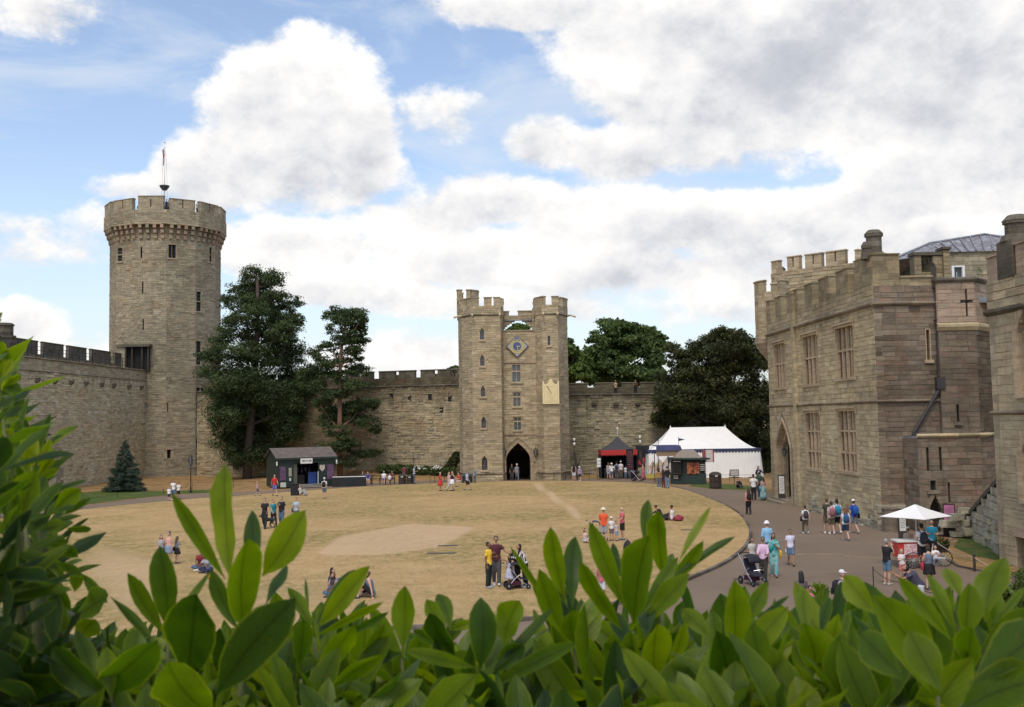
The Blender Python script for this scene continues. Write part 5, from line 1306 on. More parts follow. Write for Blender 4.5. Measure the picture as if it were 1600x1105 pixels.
PINE2 = [(532,485,22,7),(517,494,11,11),(553,490,18,8),(535,506,18,6),(564,498,9,11),(532,534,25,9),(553,533,18,9),(503,545,18,8),(493,555,9,5),(567,519,9,6),(517,570,20,8),(560,560,10,9),(553,581,22,9),(573,585,8,5),(515,588,28,11),(503,606,20,12),
 (553,603,20,9),(566,631,20,7),(581,634,12,8),(532,617,13,6),(532,653,27,14),(568,660,25,11),(586,671,11,5),(524,675,20,10),(524,700,23,10),(553,711,25,10),(575,711,14,6),(546,726,14,6),(518,722,14,8),(545,690,18,8),(500,630,14,12),(534,498,22,9),(550,510,18,9),(524,514,16,8),(546,524,20,8),(520,540,18,8),(556,546,16,8),(540,560,22,9),(566,506,9,9),(530,620,24,12),(552,640,20,10),(515,655,16,14)]
px_tree('pine_tree', 'slender open pine tree with reddish trunk in front of the far wall', 'tree', 114, (531, 744), [(531,700),(531,650),(531,600),(532,555),(537,520),(545,495)], PINE2, 62000, .13, L_PINE, 6, BARK_R, depth=1.8, tr=(.34, .10), flat=.35, aspect=.36, sub=12, shell=.3)
OAK = [(978,512,26,12),(955,522,22,13),(1000,520,20,12),(938,534,20,14),(1018,540,20,14),(975,540,36,18),(930,556,18,14),(1030,558,13,12),(950,562,30,18),(1000,562,30,18),(975,585,50,18),(930,585,20,14),(1022,582,18,12),(1020,517,7,6)]
px_tree('oak_tree', 'broad dark green tree rising above the wall right of the gatehouse', 'tree', 150, (978, 700), [(978,640),(978,600),(976,560),(975,530)], OAK, 52000, .22, L_OAK, 7, BARK, depth=3.5, tr=(.6, .2), flat=.3, aspect=.75, sub=12, shell=.35)
PALE = [(892,545,16,13),(905,565,18,14),(898,585,22,12),(884,570,14,16),(915,585,10,8)]
px_tree('lime_tree', 'pale yellow-green tree just behind the gatehouse right turret', 'tree', 138, (900, 700), [(898,640),(897,590),(895,560)], PALE, 12000, .22, L_LIME, 8, BARK, depth=2.0, tr=(.35, .12), flat=.3, aspect=.75, sub=8, shell=.35)
px_tree('ash_tree', 'dark tree peeking between the pale tree and the oak beyond the wall', 'tree', 146, (905, 700), [(893,640),(893,590),(890,550)], [(890,542,12,10),(899,552,12,10),(884,556,10,12),(910,560,8,8)], 7000, .22, L_OAK, 9, BARK, depth=1.5, tr=(.3, .12), flat=.3, aspect=.75, sub=8, shell=.35)
px_tree('oak_tree', 'tree crown seen through the arch between the gatehouse turrets', 'tree', 142, (803, 700), [(803,640),(803,560),(802,520)], [(803,516,16,9),(795,524,12,8),(812,524,12,9),(803,545,30,18)], 12000, .22, L_LIME, 10, BARK, depth=1.5, tr=(.35, .12), flat=.3, aspect=.75, sub=8, shell=.35)
px_tree('oak_tree', 'small tree crown showing over the wall just left of the gatehouse', 'tree', 150, (712, 700), [(712,640),(712,600)], [(712,586,12,10),(705,595,12,8)], 4000, .22, L_OAK, 12, BARK, depth=1.2, tr=(.3, .12), flat=.3, aspect=.75, sub=8, shell=.35)
YEW = [(1132,520,14,9),(1120,528,20,12),(1150,527,20,12),(1100,540,24,14),(1135,545,36,20),(1172,540,18,13),(1078,556,22,14),(1110,566,34,20),(1155,568,36,24),(1188,562,16,16),(1060,575,18,14),(1085,590,34,22),(1130,600,44,28),(1180,595,26,28),
 (1050,600,22,18),(1040,618,18,14),(1065,630,34,22),(1110,640,44,28),(1160,640,44,30),(1196,630,14,30),(1050,650,22,16),(1085,668,34,22),(1135,680,44,28),(1185,678,24,30),(1195,710,18,30),(1165,720,30,24)]
px_tree('yew_tree', 'huge very dark yew tree behind the white marquee', 'tree', 113.5, (1150, 742), [(1148,700),(1142,640),(1138,590),(1134,545)], YEW, 105000, .18, L_YEW, 13, BARK, depth=2.2, tr=(.7, .2), flat=.15, aspect=.35, shell=.35, sub=14)
def spruce():
 D = 98.5; b = G(195, 768); h = 4.75; t = empty('spruce_tree', (b.x, b.y, 0), label='small conical blue-green spruce on the grass by the left wall', cat='tree')
 m = MB(); m.tube([(0, 0, -.1), (0, 0, h)], [.1, .015], 7); m.build('trunk', BARK, t)
 rnd = random.Random(4); cl = []
 z = .35; 
 while z < h-.1:
  f = 1-z/h; r = 2.02*f**.85+.05; n = max(4, int(11*f)+3); a0 = rnd.random()*6
  for i in range(n):
   a = a0+2*PI*i/n+rnd.uniform(-.2, .2); L = r*rnd.uniform(.66, 1.1)
   for k in (.45, .85): cl.append((b+Vector((math.cos(a)*L*k, math.sin(a)*L*k, z-.14*L*k+.18*k+rnd.uniform(-.12, .12))), (.40*f+.10, .40*f+.10, .10+.16*f)))
  z += .25+.22*f
 cl.append((b+Vector((0, 0, h)), (.06, .06, .25)))
 foliage('crown', cl, 30000, .085, L_SPR, t, 44, shell=.3, flat=.5, aspect=.3)
spruce()
# dark low planting along the foot of the far wall and ivy beside the gatehouse
def planting():
 cl = []; rnd = random.Random(6)
 for i in range(16):
  p = atY(600+i*7, 738, 116.6+rnd.random()*.3-(i*.10)); cl.append((Vector((p.x, p.y-1.0, ground_z(p.x, p.y)+.35)), (.8, .4, .35+.25*rnd.random())))
 o = foliage('flower_bed', cl, 9000, .11, L_OAK, None, 66, kind='stuff'); 
 cl = [];
 for i in range(7):
  p = atY(696+i*3, 738-i*3, 114.6); cl.append((Vector((p.x, p.y, .5+.3*i)), (.5, .35, .6)))
 o = foliage('shrub', cl, 4500, .12, L_YEW, None, 67); tag(o, 'dark shrub in the corner between the far wall and the gatehouse left turret', 'shrub')
 fm = simple('white_petals', (.8, .8, .76), .7); m = MB()
 for i in range(60):
  p = atY(rnd.choice((655, 662, 681, 684, 690))+rnd.uniform(-6, 6), 738, 115.3); m.ell((p.x, p.y-1.3, 1.0+rnd.random()*.45), .05, 5, 4)
 m.build('white_blossom', fm, kind='stuff')
 # ground cover between the mound and the path, mostly hidden by the rhododendrons
planting()
# ================================================================ STALLS, TENTS, FURNITURE
M_GREEN = simple('dark_green_boards', (.018, .035, .028), .6, var=.25, nscale=3)
M_BLACK = simple('black_cloth', (.014, .014, .016), .85)
M_CANVAS = simple('white_canvas', (.80, .79, .76), .8, var=.04, nscale=1.5)
M_BLUET = simple('navy_trim', (.035, .045, .10), .8)
M_WHITE = simple('white_board', (.70, .70, .66), .6, var=.05)
M_RED = simple('red_canvas', (.42, .03, .025), .8)
M_WOOD = simple('dark_slats', (.045, .032, .024), .75, var=.35, nscale=4)
def poster(name, cols, scale=3.0):
 m = bpy.data.materials.new(name); m.use_nodes = True; t = NT(m.node_tree); b = t.n['Principled BSDF']; b.inputs['Roughness'].default_value = .4
 pos = t.node('ShaderNodeTexCoord').outputs['Object']; n = t.noise(pos, scale, 5, .6, 1.2)
 k = len(cols); c = t.ramp(t.mapr(n, .28, .72), [(i/(k-1), q) for i, q in enumerate(cols)]); t.l.new(c, b.inputs['Base Color']); return m
P_PURPLE = poster('poster_purple', [(.02, .015, .03), (.06, .035, .10), (.16, .09, .17), (.08, .03, .04), (.05, .07, .10)], 3.5)
P_FIRE = poster('poster_fire', [(.015, .01, .01), (.06, .015, .01), (.30, .06, .015), (.38, .18, .10), (.05, .02, .02)], 3.0)
P_ICE = poster('poster_lollies', [(.75, .72, .68), (.8, .7, .68), (.5, .2, .25), (.75, .72, .7)], 9)
def text_rows(mb, x0, x1, z0, z1, rows, y, rnd, fill=.6):
 """rows of tiny raised strokes where the photograph shows print too small to read"""
 h = (z1-z0)/rows
 for r in range(rows):
  x = x0
  while x < x1-.01:
   w = rnd.uniform(.03, .09)*(x1-x0)*1.2
   if rnd.random() < .8: mb.box(x, min(x+w*.8, x1), y-.004, y, z0+r*h+h*.25, z0+r*h+h*(.25+fill*.6))
   x += w
def green_shed():
 a = math.radians(30); A = G(434, 764); t = empty('green_shed', (A.x, A.y, 0), a, 'dark green timber kiosk shed with grey pitched roof, posters and open serving door', 'kiosk')
 Lx, Ly, He, Hr = 5.7, 3.6, 2.95, 3.75; rnd = random.Random(8)
 # boards, one by one, front wall with door opening from 1.35 to 3.75
 def boards(x0, x1, z0, z1, y, side=False):
  z = z0
  while z < z1-.02:
   h = min(.17, z1-z); m.obox((x0, y, z), (x1-x0, 0, 0), (0, .05, 0), (0, -.012, h)) if not side else m.obox((x0, 0, z), (.05, 0, 0), (0, Ly, 0), (-.012, 0, h)); z += .172
 m = MB(); boards(0, 1.55, .1, He, 0); boards(4.05, Lx, .1, He, 0); boards(1.55, 4.05, 2.35, He, 0); m.build('front_wall', M_GREEN, t)
 m = MB(); boards(0, 0, .1, He, 0, True); m.poly([(0, 0, He), (0, Ly, He), (0, Ly/2, Hr)]); m.build('side_wall', M_GREEN, t)
 m = MB(); m.box(Lx-.05, Lx, 0, Ly, .1, He); m.poly([(Lx, 0, He), (Lx, Ly/2, Hr), (Lx, Ly, He)]); m.build('side_wall', M_GREEN, t)
 m = MB(); m.box(0, Lx, Ly-.05, Ly, .1, He); m.build('back_wall', M_GREEN, t)
 m = MB(); m.box(.05, Lx-.05, .05, Ly-.05, .1, .2); m.build('floor', M_WOOD, t)
 felt = simple('roof_felt', (.13, .105, .09), .9, var=.25, nscale=2, bump=.4)
 for s, yy in (('f', -.25), ('b', Ly+.25)):
  m = MB(); n = 5
  for i in range(n):
   f0, f1 = i/n, (i+1)/n+.02; y0, y1 = yy+(Ly/2-yy)*f0, yy+(Ly/2-yy)*min(1, f1); z0, z1 = He-.1+(Hr+.05-He+.1)*f0+.02*i*0, He-.1+(Hr+.05-He+.1)*min(1, f1)
   m.obox((-.25, y0, z0+.02), (Lx+.5, 0, 0), (0, y1-y0, z1-z0-.015), (0, 0, .05))
  m.build('roof', felt, t)
 m = MB(); m.box(-.27, Lx+.27, -.28, -.25, He-.2, He-.02); m.build('fascia', M_GREEN, t)
 m = MB(); m.box(2.15, 3.35, -.36, -.30, He-.62, He-.12); s = m.build('sign_board', M_WHITE, t)
 m = MB(); text_rows(m, 2.25, 3.25, He-.52, He-.24, 1, -.362, rnd, 1.1); m.build('lettering', simple('grey_print', (.18, .17, .16), .7), s)
 for x in (-.2, Lx+.1):
  m = MB(); m.lathe([(.05, 0), (.07, .05), (.07, .35), (.05, .4)], (x, -.4, He-.75), 8); m.build('lamp', M_WHITE, t)
 # interior: counter, blue panel, hanging goods
 m = MB(); m.box(1.6, 3.0, 1.0, 1.4, .2, 1.2); m.build('counter', M_WOOD, t)
 blue = simple('blue_panel', (.02, .06, .22), .5); m = MB(); m.box(3.15, 4.0, .35, .45, .2, 1.45); m.build('blue_panel', blue, t)
 m = MB(); m.box(1.58, 1.95, .1, .16, .2, 2.3); m.build('open_door', simple('door_olive', (.10, .10, .07), .6), t)
 m = MB()
 for i in range(14):
  x = 2.0+.14*i; m.lathe([(.0, 0), (.06, .02), (.07, .25), (.03, .4)], (x, 1.6+.2*(i % 3), 1.3+.25*(i % 2)), 6)
 m.build('hanging_goods', P_PURPLE, t)
 m = MB(); m.box(1.60, 4.0, 3.3, 3.35, .2, 2.3); m.build('back_curtain', M_BLACK, t)
 m = MB(); m.box(4.0, 4.06, -.02, .03, .15, 1.5); m.build('door_post', M_WHITE, t)
 for (x0, x1, z0, z1, mt, nm) in ((.18, .78, .75, 2.1, P_PURPLE, 'poster'), (4.95, 5.62, .7, 2.15, P_PURPLE, 'poster'), (1.08, 1.35, 1.15, 1.95, simple('notice_cream', (.42, .43, .30), .7), 'notice'), (1.13, 1.30, .72, .98, M_WHITE, 'notice')):
  m = MB(); m.box(x0, x1, -.045, -.015, z0, z1); p = m.build(nm, mt, t)
  if nm == 'notice':
   m = MB(); text_rows(m, x0+.03, x1-.03, z0+.05, z1-.08, 6 if z1-z0 > .5 else 2, -.047, rnd); m.build('lettering', simple('grey_print', (.18, .17, .16), .7), p)
 # shield badge
 m = MB(); P = [(4.45+x*.27, 1.85+z*.3) for x, z in ((-.9, 1), (0, .85), (.9, 1), (1, .3), (.8, -.5), (0, -1.2), (-.8, -.5), (-1, .3))]
 m.loft([[(x, -.02, z) for x, z in P], [(x, -.06, z) for x, z in P]]); m.build('shield_badge', simple('badge_pale', (.50, .42, .36), .6, var=.3, nscale=6), t)
 for i in range(3):
  m = MB(); m.box(1.3+.1*i, 4.2, -.35-.32*(2-i), -.05-.32*(2-i), .10*i, .10*(i+1)+.02); st = m.build('step', M_WOOD, t)
  m = MB(); m.box(1.3+.1*i, 4.2, -.37-.32*(2-i), -.32-.32*(2-i), .10*(i+1)-.01, .10*(i+1)+.035); m.build('nosing', simple('pale_nosing', (.5, .46, .36), .7), st)
 # white flowers sign leaning at the foot
 m = MB(); m.box(.15, .7, -.35, -.3, .15, .6); o = wparent(m.build('leaflet_box', simple('leaflets', (.5, .55, .45), .7, var=.5, nscale=9)), None) if False else m.build('leaflet_box', simple('leaflets', (.5, .55, .45), .7, var=.5, nscale=9), t)
 # long table with black cloth beside it
 p = G(518, 762); b = empty('display_table', (p.x, p.y+1.2, 0), a*.2, 'long table with a black cloth to the ground at the right of the green shed', 'table')
 m = MB(); m.box(-.1, 3.1, -.4, .5, .92, .96); m.build('table_top', M_WHITE, b)
 m = MB(); k = 24; P0 = []; P1 = []
 for i in range(k):
  f = i/k*4
  if f < 1: q = (-.12+3.24*f, -.42)
  elif f < 2: q = (3.12, -.42+.94*(f-1))
  elif f < 3: q = (3.12-3.24*(f-2), .52)
  else: q = (-.12, .52-.94*(f-3))
  w = .03*math.sin(i*2.2); P0.append((q[0]+w, q[1]-.06+w, .02)); P1.append((q[0], q[1], .93))
 m.loft([P0, P1]); m.build('cloth', M_BLACK, b)
green_shed()

def marquee():
 Y0 = 107.0; x0 = (1011-801)*Y0/FPX; x1 = (1184-800)*Y0/FPX; zE, zR = 2.85, 5.15; Yr = 109.8
 r0 = (1045-800)*Yr/FPX; r1 = (1130-800)*Yr/FPX; Y1 = 112.6
 t = empty('marquee', ((x0+x1)/2, Y0, 0), label='large white marquee with swept roof and navy scalloped trim', cat='tent')
 m = MB(); nU = 48; nV = 10
 # roof: hipped, hips sag inward
 def ring(f):
  g = f**1.0; s = zE+(zR-zE)*(f**1.55)*1.0
  a, b = x0+(r0-x0)*f, x1+(r1-x1)*f; c, d = Y0+(Yr-.05-Y0)*f, Y1+(Yr+.05-Y1)*f; P = []
  for i in range(16): P.append((a+(b-a)*i/16, c, s+.04*math.sin(i*PI/2)*(1-f)))
  for i in range(6): P.append((b, c+(d-c)*i/6, s))
  for i in range(16): P.append((b-(b-a)*i/16, d, s))
  for i in range(6): P.append((a, d-(d-c)*i/6, s))
  return P
 m.loft([ring(i/10) for i in range(11)]); wparent(m.build('roof', M_CANVAS, smooth=False), t)
 # walls with hanging folds
 m = MB(); P0, P1 = [], []; rnd = random.Random(9); n = 150
 W_, D_ = x1-x0, Y1-Y0; per = 2*(W_+D_)
 for i in range(n):
  s = per*i/n
  if s < W_: q = (x0+s, Y0, 0, -1)
  elif s < W_+D_: q = (x1, Y0+s-W_, 1, 0)
  elif s < 2*W_+D_: q = (x1-(s-W_-D_), Y1, 0, 1)
  else: q = (x0, Y1-(s-2*W_-D_), -1, 0)
  f = .018*math.sin(i*2.6)+.03*rnd.random(); k = .28
  P0.append((q[0]+q[2]*(f+k), q[1]+q[3]*(f+k), .05+.06*math.sin(i*.7))); P1.append((q[0]+q[2]*.02, q[1]+q[3]*.02, zE-.02))
 m.loft([P0, [tuple(a*.4+b*.6 for a, b in zip(u, v)) for u, v in zip(P0, P1)], P1]); wparent(m.build('wall', M_CANVAS), t)
 # eaves trim: band + scallops, front and ends
 def trim(A, B, n):
  m = MB(); d = (B-A)/n; nn = Vector((d.y, -d.x, 0)).normalized()*.06
  for i in range(n):
   p = A+d*i; h = -.34 if i % 2 == 0 else -.24
   P = [p, p+d, p+d+Vector((0, 0, h)), p+d*.5+Vector((0, 0, h-.1)), p+Vector((0, 0, h))]; m.loft([P, [v+nn for v in P]])
  wparent(m.build('valance', M_BLUET), t)
 e = .03; trim(Vector((x0-e, Y0-e, zE+.1)), Vector((x1+e, Y0-e, zE+.1)), 70); trim(Vector((x1+e, Y0, zE+.1)), Vector((x1+e, Y1, zE+.1)), 34); trim(Vector((x0-e, Y1, zE+.1)), Vector((x0-e, Y0, zE+.1)), 34)
 for x in (r0, r1):
  m = MB(); m.lathe([(.12, 0), (.05, .12), (.02, .25)], (x, Yr, zR-.03), 8); wparent(m.build('pole_cap', M_CANVAS), t)
 # hoarding with painted picture at the left end: low wooden board
 p = G(1018, 749); b = empty('painted_board', (p.x-.2, p.y-1.2, 0), label='colourful painted board with castle shapes against the marquee left end', cat='board')
 pm = poster('painting', [(.50, .42, .48), (.62, .58, .56), (.45, .33, .22), (.60, .54, .36), (.55, .52, .56)], 1.6)
 m = MB(); m.box(-.5, 2.2, 0, .05, .15, .62); m.build('base_strip', simple('yellow_paint', (.45, .36, .08), .6), b)
 m = MB(); prof = [(-.4, .6), (2.1, .6), (2.1, 1.9), (1.6, 2.2), (1.2, 1.7), (.9, 2.1), (.5, 1.6), (.2, 1.95), (-.1, 1.4), (-.4, 1.5)]
 from mathutils.geometry import tessellate_polygon
 k = len(prof); n0 = m.pts([(x, 0, z) for x, z in prof]+[(x, .05, z) for x, z in prof])
 for tr in tessellate_polygon([[Vector((x, z, 0)) for x, z in prof]]): m.face(*(n0+i for i in tr)); m.face(*(n0+k+i for i in reversed(tr)))
 for i in range(k): m.face(n0+i, n0+(i+1) % k, n0+k+(i+1) % k, n0+k+i)
 m.build('panel', pm, b)
 for x in (.1, .6, 1.1): m = MB(); m.tube([(x, -.02, .7), (x+.05, -.02, 1.3), (x+.2, -.02, 1.7)], .05, 5); m.build('painted_tree', simple('paint_brown', (.16, .08, .05), .6), b)
 # small framed sign standing before the marquee
 p = G(1148, 757); b = empty('framed_sign', (p.x, p.y, 0), label='small dark-framed sign on legs in front of the marquee', cat='sign')
 m = MB(); m.box(-.42, .42, 0, .05, .75, 1.35); m.build('frame', M_IRON, b); m = MB(); m.box(-.36, .36, -.012, 0, .81, 1.29); m.build('panel', simple('sign_print', (.45, .40, .36), .6, var=.3, nscale=7), b)
 for x in (-.05, .02): m = MB(); m.tube([(x, .03, 0), (x, .03, .78)], .02, 5); m.build('leg', M_IRON, b)
marquee()

def pole_flag(x, y, z0, z1, col, w, h, label, cat='flag', name='pennant', nose=1):
 m = MB(); m.tube([(0, 0, z0), (0, 0, z1)], .025, 6); o = m.build('pole_'+name if False else 'flag_pole', M_IRON, loc=(x, y, 0)); return o
def black_tent():
 Y = 108.3; xa, xb = (936-800)*Y/FPX, (992-800)*Y/FPX; za = 2.75; cx = (xa+xb)/2+.02; d = 3.2
 t = empty('black_tent', (cx, Y+d/2, 0), label='black medieval stall tent with pointed grey roof and red scalloped valance', cat='tent')
 grey = simple('grey_canvas', (.045, .045, .05), .85); m = MB(); n = 8
 def sq(f, z):
  h = (xb-xa)/2*f; k = d/2*f; P = []
  for (u0, v0), (u1, v1) in (((-1, -1), (1, -1)), ((1, -1), (1, 1)), ((1, 1), (-1, 1)), ((-1, 1), (-1, -1))):
   for i in range(4): P.append((h*(u0+(u1-u0)*i/4), k*(v0+(v1-v0)*i/4), z))
  return P
 m.loft([sq(1-i/8 if i < 8 else .02, za+.15+(1.42)*(i/8)**1.45) for i in range(9)]); m.build('roof', grey, t)
 for s, (A, B) in enumerate((((-1, -1), (1, -1)), ((1, -1), (1, 1)), ((-1, 1), (-1, -1)))):
  m = MB(); k = 14; a = Vector((A[0]*(xb-xa)/2, A[1]*d/2, za+.2)); b = Vector((B[0]*(xb-xa)/2, B[1]*d/2, za+.2)); dd = (b-a)/k; nn = Vector((dd.y, -dd.x, 0)).normalized()*.05
  for i in range(k):
   p = a+dd*i; P = [p, p+dd, p+dd+Vector((0, 0, -.45)), p+dd*.5+Vector((0, 0, -.62)), p+Vector((0, 0, -.45))]; m.loft([P, [v+nn for v in P]])
  m.build('valance', M_RED, t)
 h, k = (xb-xa)/2, d/2
 for x, y in ((-h, -k), (h, -k), (-h, k), (h, k)): m = MB(); m.tube([(x, y, 0), (x, y, za+.2)], .04, 6); m.build('pole', M_IRON, t)
 m = MB(); m.box(-h, h, k-.03, k, 0, za+.1); m.build('back_wall', M_BLACK, t)
 m = MB(); m.box(-h-.02, -h+.02, -k, k, 0, za+.1); m.build('side_wall', M_BLACK, t); m = MB(); m.box(h-.02, h+.02, -k, k, 0, za+.1); m.build('side_wall', M_BLACK, t)
 m = MB(); m.box(-h+.3, h-.3, -k+.6, -k+1.1, 0, 1.05); m.build('counter', M_BLACK, t)
 m = MB(); m.tube([(0, 0, za+1.5), (0, 0, za+2.35)], .025, 5); m.ell((.03, 0, za+2.4), (.12, .05, .09), 7, 5); m.build('finial', M_WHITE, t)
 def skull_pole(px, py, zt, label):
  p = G(px, py); b = empty('twisted_post', (p.x, p.y, 0), label=label, cat='post')
  m = MB(); m.tube([(.25, 0, 0), (.12, .05, .9), (.08, 0, 1.6), (-.08, 0, 2.2), (-.1, 0, 2.9)], [.17, .15, .14, .15, .1], 7); m.tube([(.1, 0, 1.2), (.35, .05, 1.7), (.4, 0, 2.1)], [.08, .06, .03], 6); m.build('trunk', M_OAK, b)
  m = MB(); m.tube([(-.1, 0, 2.8), (-.1, 0, zt)], .03, 5); m.build('rod', M_IRON, b)
  for k in range(2):
   m = MB(); m.ell((-.1, 0, zt-.45*k), (.13, .12, .12), 8, 6); m.ell((-.1, -.05, zt-.13-.45*k), (.07, .07, .06), 6, 4); m.build('skull', M_WHITE, b)
 skull_pole(900, 750, 4.15, 'dark twisted post topped with small skulls left of the black tent')
 skull_pole(1003, 749, 4.3, 'dark twisted post topped with skulls right of the black tent')
 # dark banners
 def banner(px, py, w, z0, z1, mat, label, extra=None):
  p = G(px, py); b = empty('banner', (p.x, p.y, 0), label=label, cat='banner')
  for x in (-w/2, w/2): m = MB(); m.tube([(x, .03, 0), (x, .03, z1+.05)], .025, 5); m.build('pole', M_IRON, b)
  m = MB(); k = 8
  P = [(x, .02*math.sin(i*1.3), z0) for i, x in enumerate([(-w/2+w*i/k) for i in range(k+1)])]
  for i in range(k):
   a, c = P[i], P[i+1]; m.obox((a[0], a[1], z0), (c[0]-a[0], c[1]-a[1], 0), (0, .012, 0), (0, 0, z1-z0))
  m.build('cloth', mat, b)
  if extra: extra(b)
  return b
 def lines(b):
  m = MB(); text_rows(m, -.26, .26, .95, 2.9, 9, -.03, random.Random(4), .8); m.build('lettering', simple('maroon_print', (.22, .05, .07), .7), b)
 banner(985, 749, .68, .85, 3.05, M_BLACK, 'narrow black banner with maroon lettering at the right side of the black tent', lines)
 def beast(b):
  m = MB(); P = [(-.5, .55), (-.35, .75), (-.15, .7), (-.2, 1.0), (0, .85), (.15, 1.05), (.2, .8), (.45, .85), (.6, .5), (.35, .55), (.3, .35), (.5, .15), (.2, .2), (0, .35), (-.25, .15), (-.4, .3), (-.6, .1), (-.55, .35)]
  from mathutils.geometry import tessellate_polygon
  Q = [(x, 1.15+z) for x, z in P]
  for tr in tessellate_polygon([[Vector((x, z, 0)) for x, z in Q]]): m.poly([(Q[i][0], -.035, Q[i][1]) for i in tr])
  m.build('dragon_emblem', simple('emblem_red', (.42, .04, .04), .7), b)
 banner(1005, 747, 1.35, .5+.6, 3.35, M_BLACK, 'wide black banner with a red winged emblem beside the marquee', beast)
 # white notices stacked on the left tent pole
 p = G(936, 750); b = empty('notice_strip', (p.x, p.y, 0), label='three white notices hung one above another at the left of the black tent', cat='sign')
 m = MB(); m.tube([(0, .04, 0), (0, .04, 2.6)], .02, 5); m.build('pole', M_IRON, b)
 for i in range(3): m = MB(); m.box(-.17, .2, -.02, .01, 1.3+.32*i, 1.56+.32*i); m.build('notice', M_WHITE, b)
black_tent()

def food_kiosk():
 A = G(1048, 757); a = math.radians(-14); t = empty('food_kiosk', (A.x, A.y+.3, 0), a, 'dark green food kiosk hut with flame-coloured photo panels on its side', 'kiosk')
 # long side faces the camera-right, short serving side faces left
 L_, W_, H_ = 2.25, 2.4, 2.05
 F0 = G(1072, 760); F1 = G(1099, 757)
 m = MB(); C_ = [(0, .35), (1.55, -.45), (3.35, -.15), (2.6, 2.4), (-.2, 2.2)]
 m.prism(C_, 0, 1.0); m.build('lower_wall', M_GREEN, t)
 m = MB(); m.prism([(.1, .5), (1.55, -.35), (3.25, -.08), (2.5, 2.3), (-.1, 2.1)], 1.0, 2.2); m.build('upper_wall', simple('green_shutter', (.012, .02, .018), .6), t)
 m = MB(); m.prism([(-.2, .25), (1.5, -.85), (3.75, -.45), (3.0, 2.7), (-.5, 2.5)], 2.28, 2.42, 1); m.build('roof', M_GREEN, t)
 m = MB(); m.loft([[(.3, .6, 2.42), (3.0, .3, 2.42), (2.7, 2.3, 2.42), (.1, 2.1, 2.42)], [(.9, 1.2, 3.15), (2.2, 1.0, 3.15), (2.1, 1.6, 3.15), (.9, 1.7, 3.15)]]); m.build('roof_cap', simple('roof_shingle', (.24, .20, .16), .9, var=.2), t)
 f = Face((1.55, -.47), (3.35, -.17)); m = MB(); f.slab(m, .08, 1.2, .95, 2.0, .01, .05); m.build('photo_panel', P_FIRE, t)
 m = MB(); f.slab(m, 1.24, 1.74, 1.2, 1.95, .01, .05); pnl = m.build('price_panel', M_BLACK, t)
 m = MB()
 for i in range(4): f.slab(m, 1.28, 1.7, 1.28+.17*i, 1.35+.17*i, .051, .056)
 m.build('lettering', simple('print_pale', (.5, .42, .40), .7), pnl)
 f = Face((0, .33), (1.55, -.47)); m = MB(); f.slab(m, .35, 1.25, 1.05, 1.95, .01, .04); m.build('serving_hatch', M_DARK, t)
 m = MB(); f.slab(m, .2, 1.4, .95, 1.02, 0, .3); m.build('counter', M_WOOD, t)
 m = MB(); f.slab(m, .3, .95, .45, .9, .01, .04); pn = m.build('menu_board', M_BLACK, t); m = MB()
 for i in range(3): f.slab(m, .36, .88, .5+.13*i, .56+.13*i, .041, .046)
 m.build('lettering', simple('print_pale', (.5, .42, .40), .7), pn)
 m = MB(); f.slab(m, .3, 1.3, 2.02, 2.2, .02, .06); pn = m.build('sign_board', M_BLACK, t); m = MB(); f.slab(m, .4, 1.2, 2.08, 2.15, .061, .066); m.build('lettering', simple('print_pale', (.5, .42, .40), .7), pn)
 # striped canopy on poles
 p = G(1030, 757); c = empty('striped_canopy', (p.x, p.y+1.0, 0), label='small navy and gold canopy on slender poles with pennants, left of the food kiosk', cat='canopy')
 s = 16.3; X = lambda px: (px-1030)/s
 for x, y in ((.1, 0), (1.05, 0), (.1, 2.6), (3.6, 2.6), (3.5, .2)): m = MB(); m.tube([(x, y, 0), (x, y, 3.0)], .045, 6); m.build('pole', M_BLUET, c)
 gold = simple('gold_tan', (.24, .17, .10), .8); m = MB(); m.box(0-.05, 2.2, -.05, 0, 2.58, 3.15); m.build('fascia', gold, c)
 m = MB(); k = 12
 for i in range(k):
  a0 = -.08+2.3*i/k; P = [(a0, -.06, 3.55), (a0+2.3/k, -.06, 3.55), (a0+2.3/k, -.1, 3.15), (a0+1.15/k, -.1, 3.0), (a0, -.1, 3.15)]
  m.loft([P, [(x, y-.04, z) for x, y, z in P]])
 m.build('valance', simple('navy_stripe', (.06, .07, .16), .8, var=.3, nscale=2), c)
 m = MB(); Q = []
 for i in range(9):
  f = i/8; x = 2.2+1.6*f; z = 3.5-1.3*f**.45+.35*f*f*0; Q.append([(x, -.1, z), (x, 2.7, z), (x, 2.7, z+.06), (x, -.1, z+.06)])
 m.loft([[(-.08, -.1, 3.5), (-.08, 2.7, 3.5), (-.08, 2.7, 3.56), (-.08, -.1, 3.56)]]+Q); m.build('roof', M_BLUET, c)
 m = MB(); m.box(.95, 1.35, .1, .14, 1.9, 2.5); m.build('hanging_board', M_WHITE, c)
 m = MB(); m.box(3.0, 3.75, -.12, -.08, 1.75, 2.3); m.build('drape', M_BLACK, c)
 for px, w in ((1031, -.15), (1062, .62)):
  x = X(px)+.1; m = MB(); m.tube([(x, 0, 3.5), (x, 0, 4.4)], .02, 5); pp = m.build('flag_pole', M_IRON, c)
  m = MB(); P = [(x, 0, 4.25), (x, 0, 3.95), (x+w, .02, 4.12)]; m.loft([P, [(a, b+.015, z) for a, b, z in P]]); m.build('pennant', M_BLUET, pp)
 # red and white heraldic banner on a pole
 p = G(1103, 755); b = empty('heraldic_banner', (p.x, p.y, 0), label='red and white heraldic banner on a slim pole in front of the marquee', cat='banner')
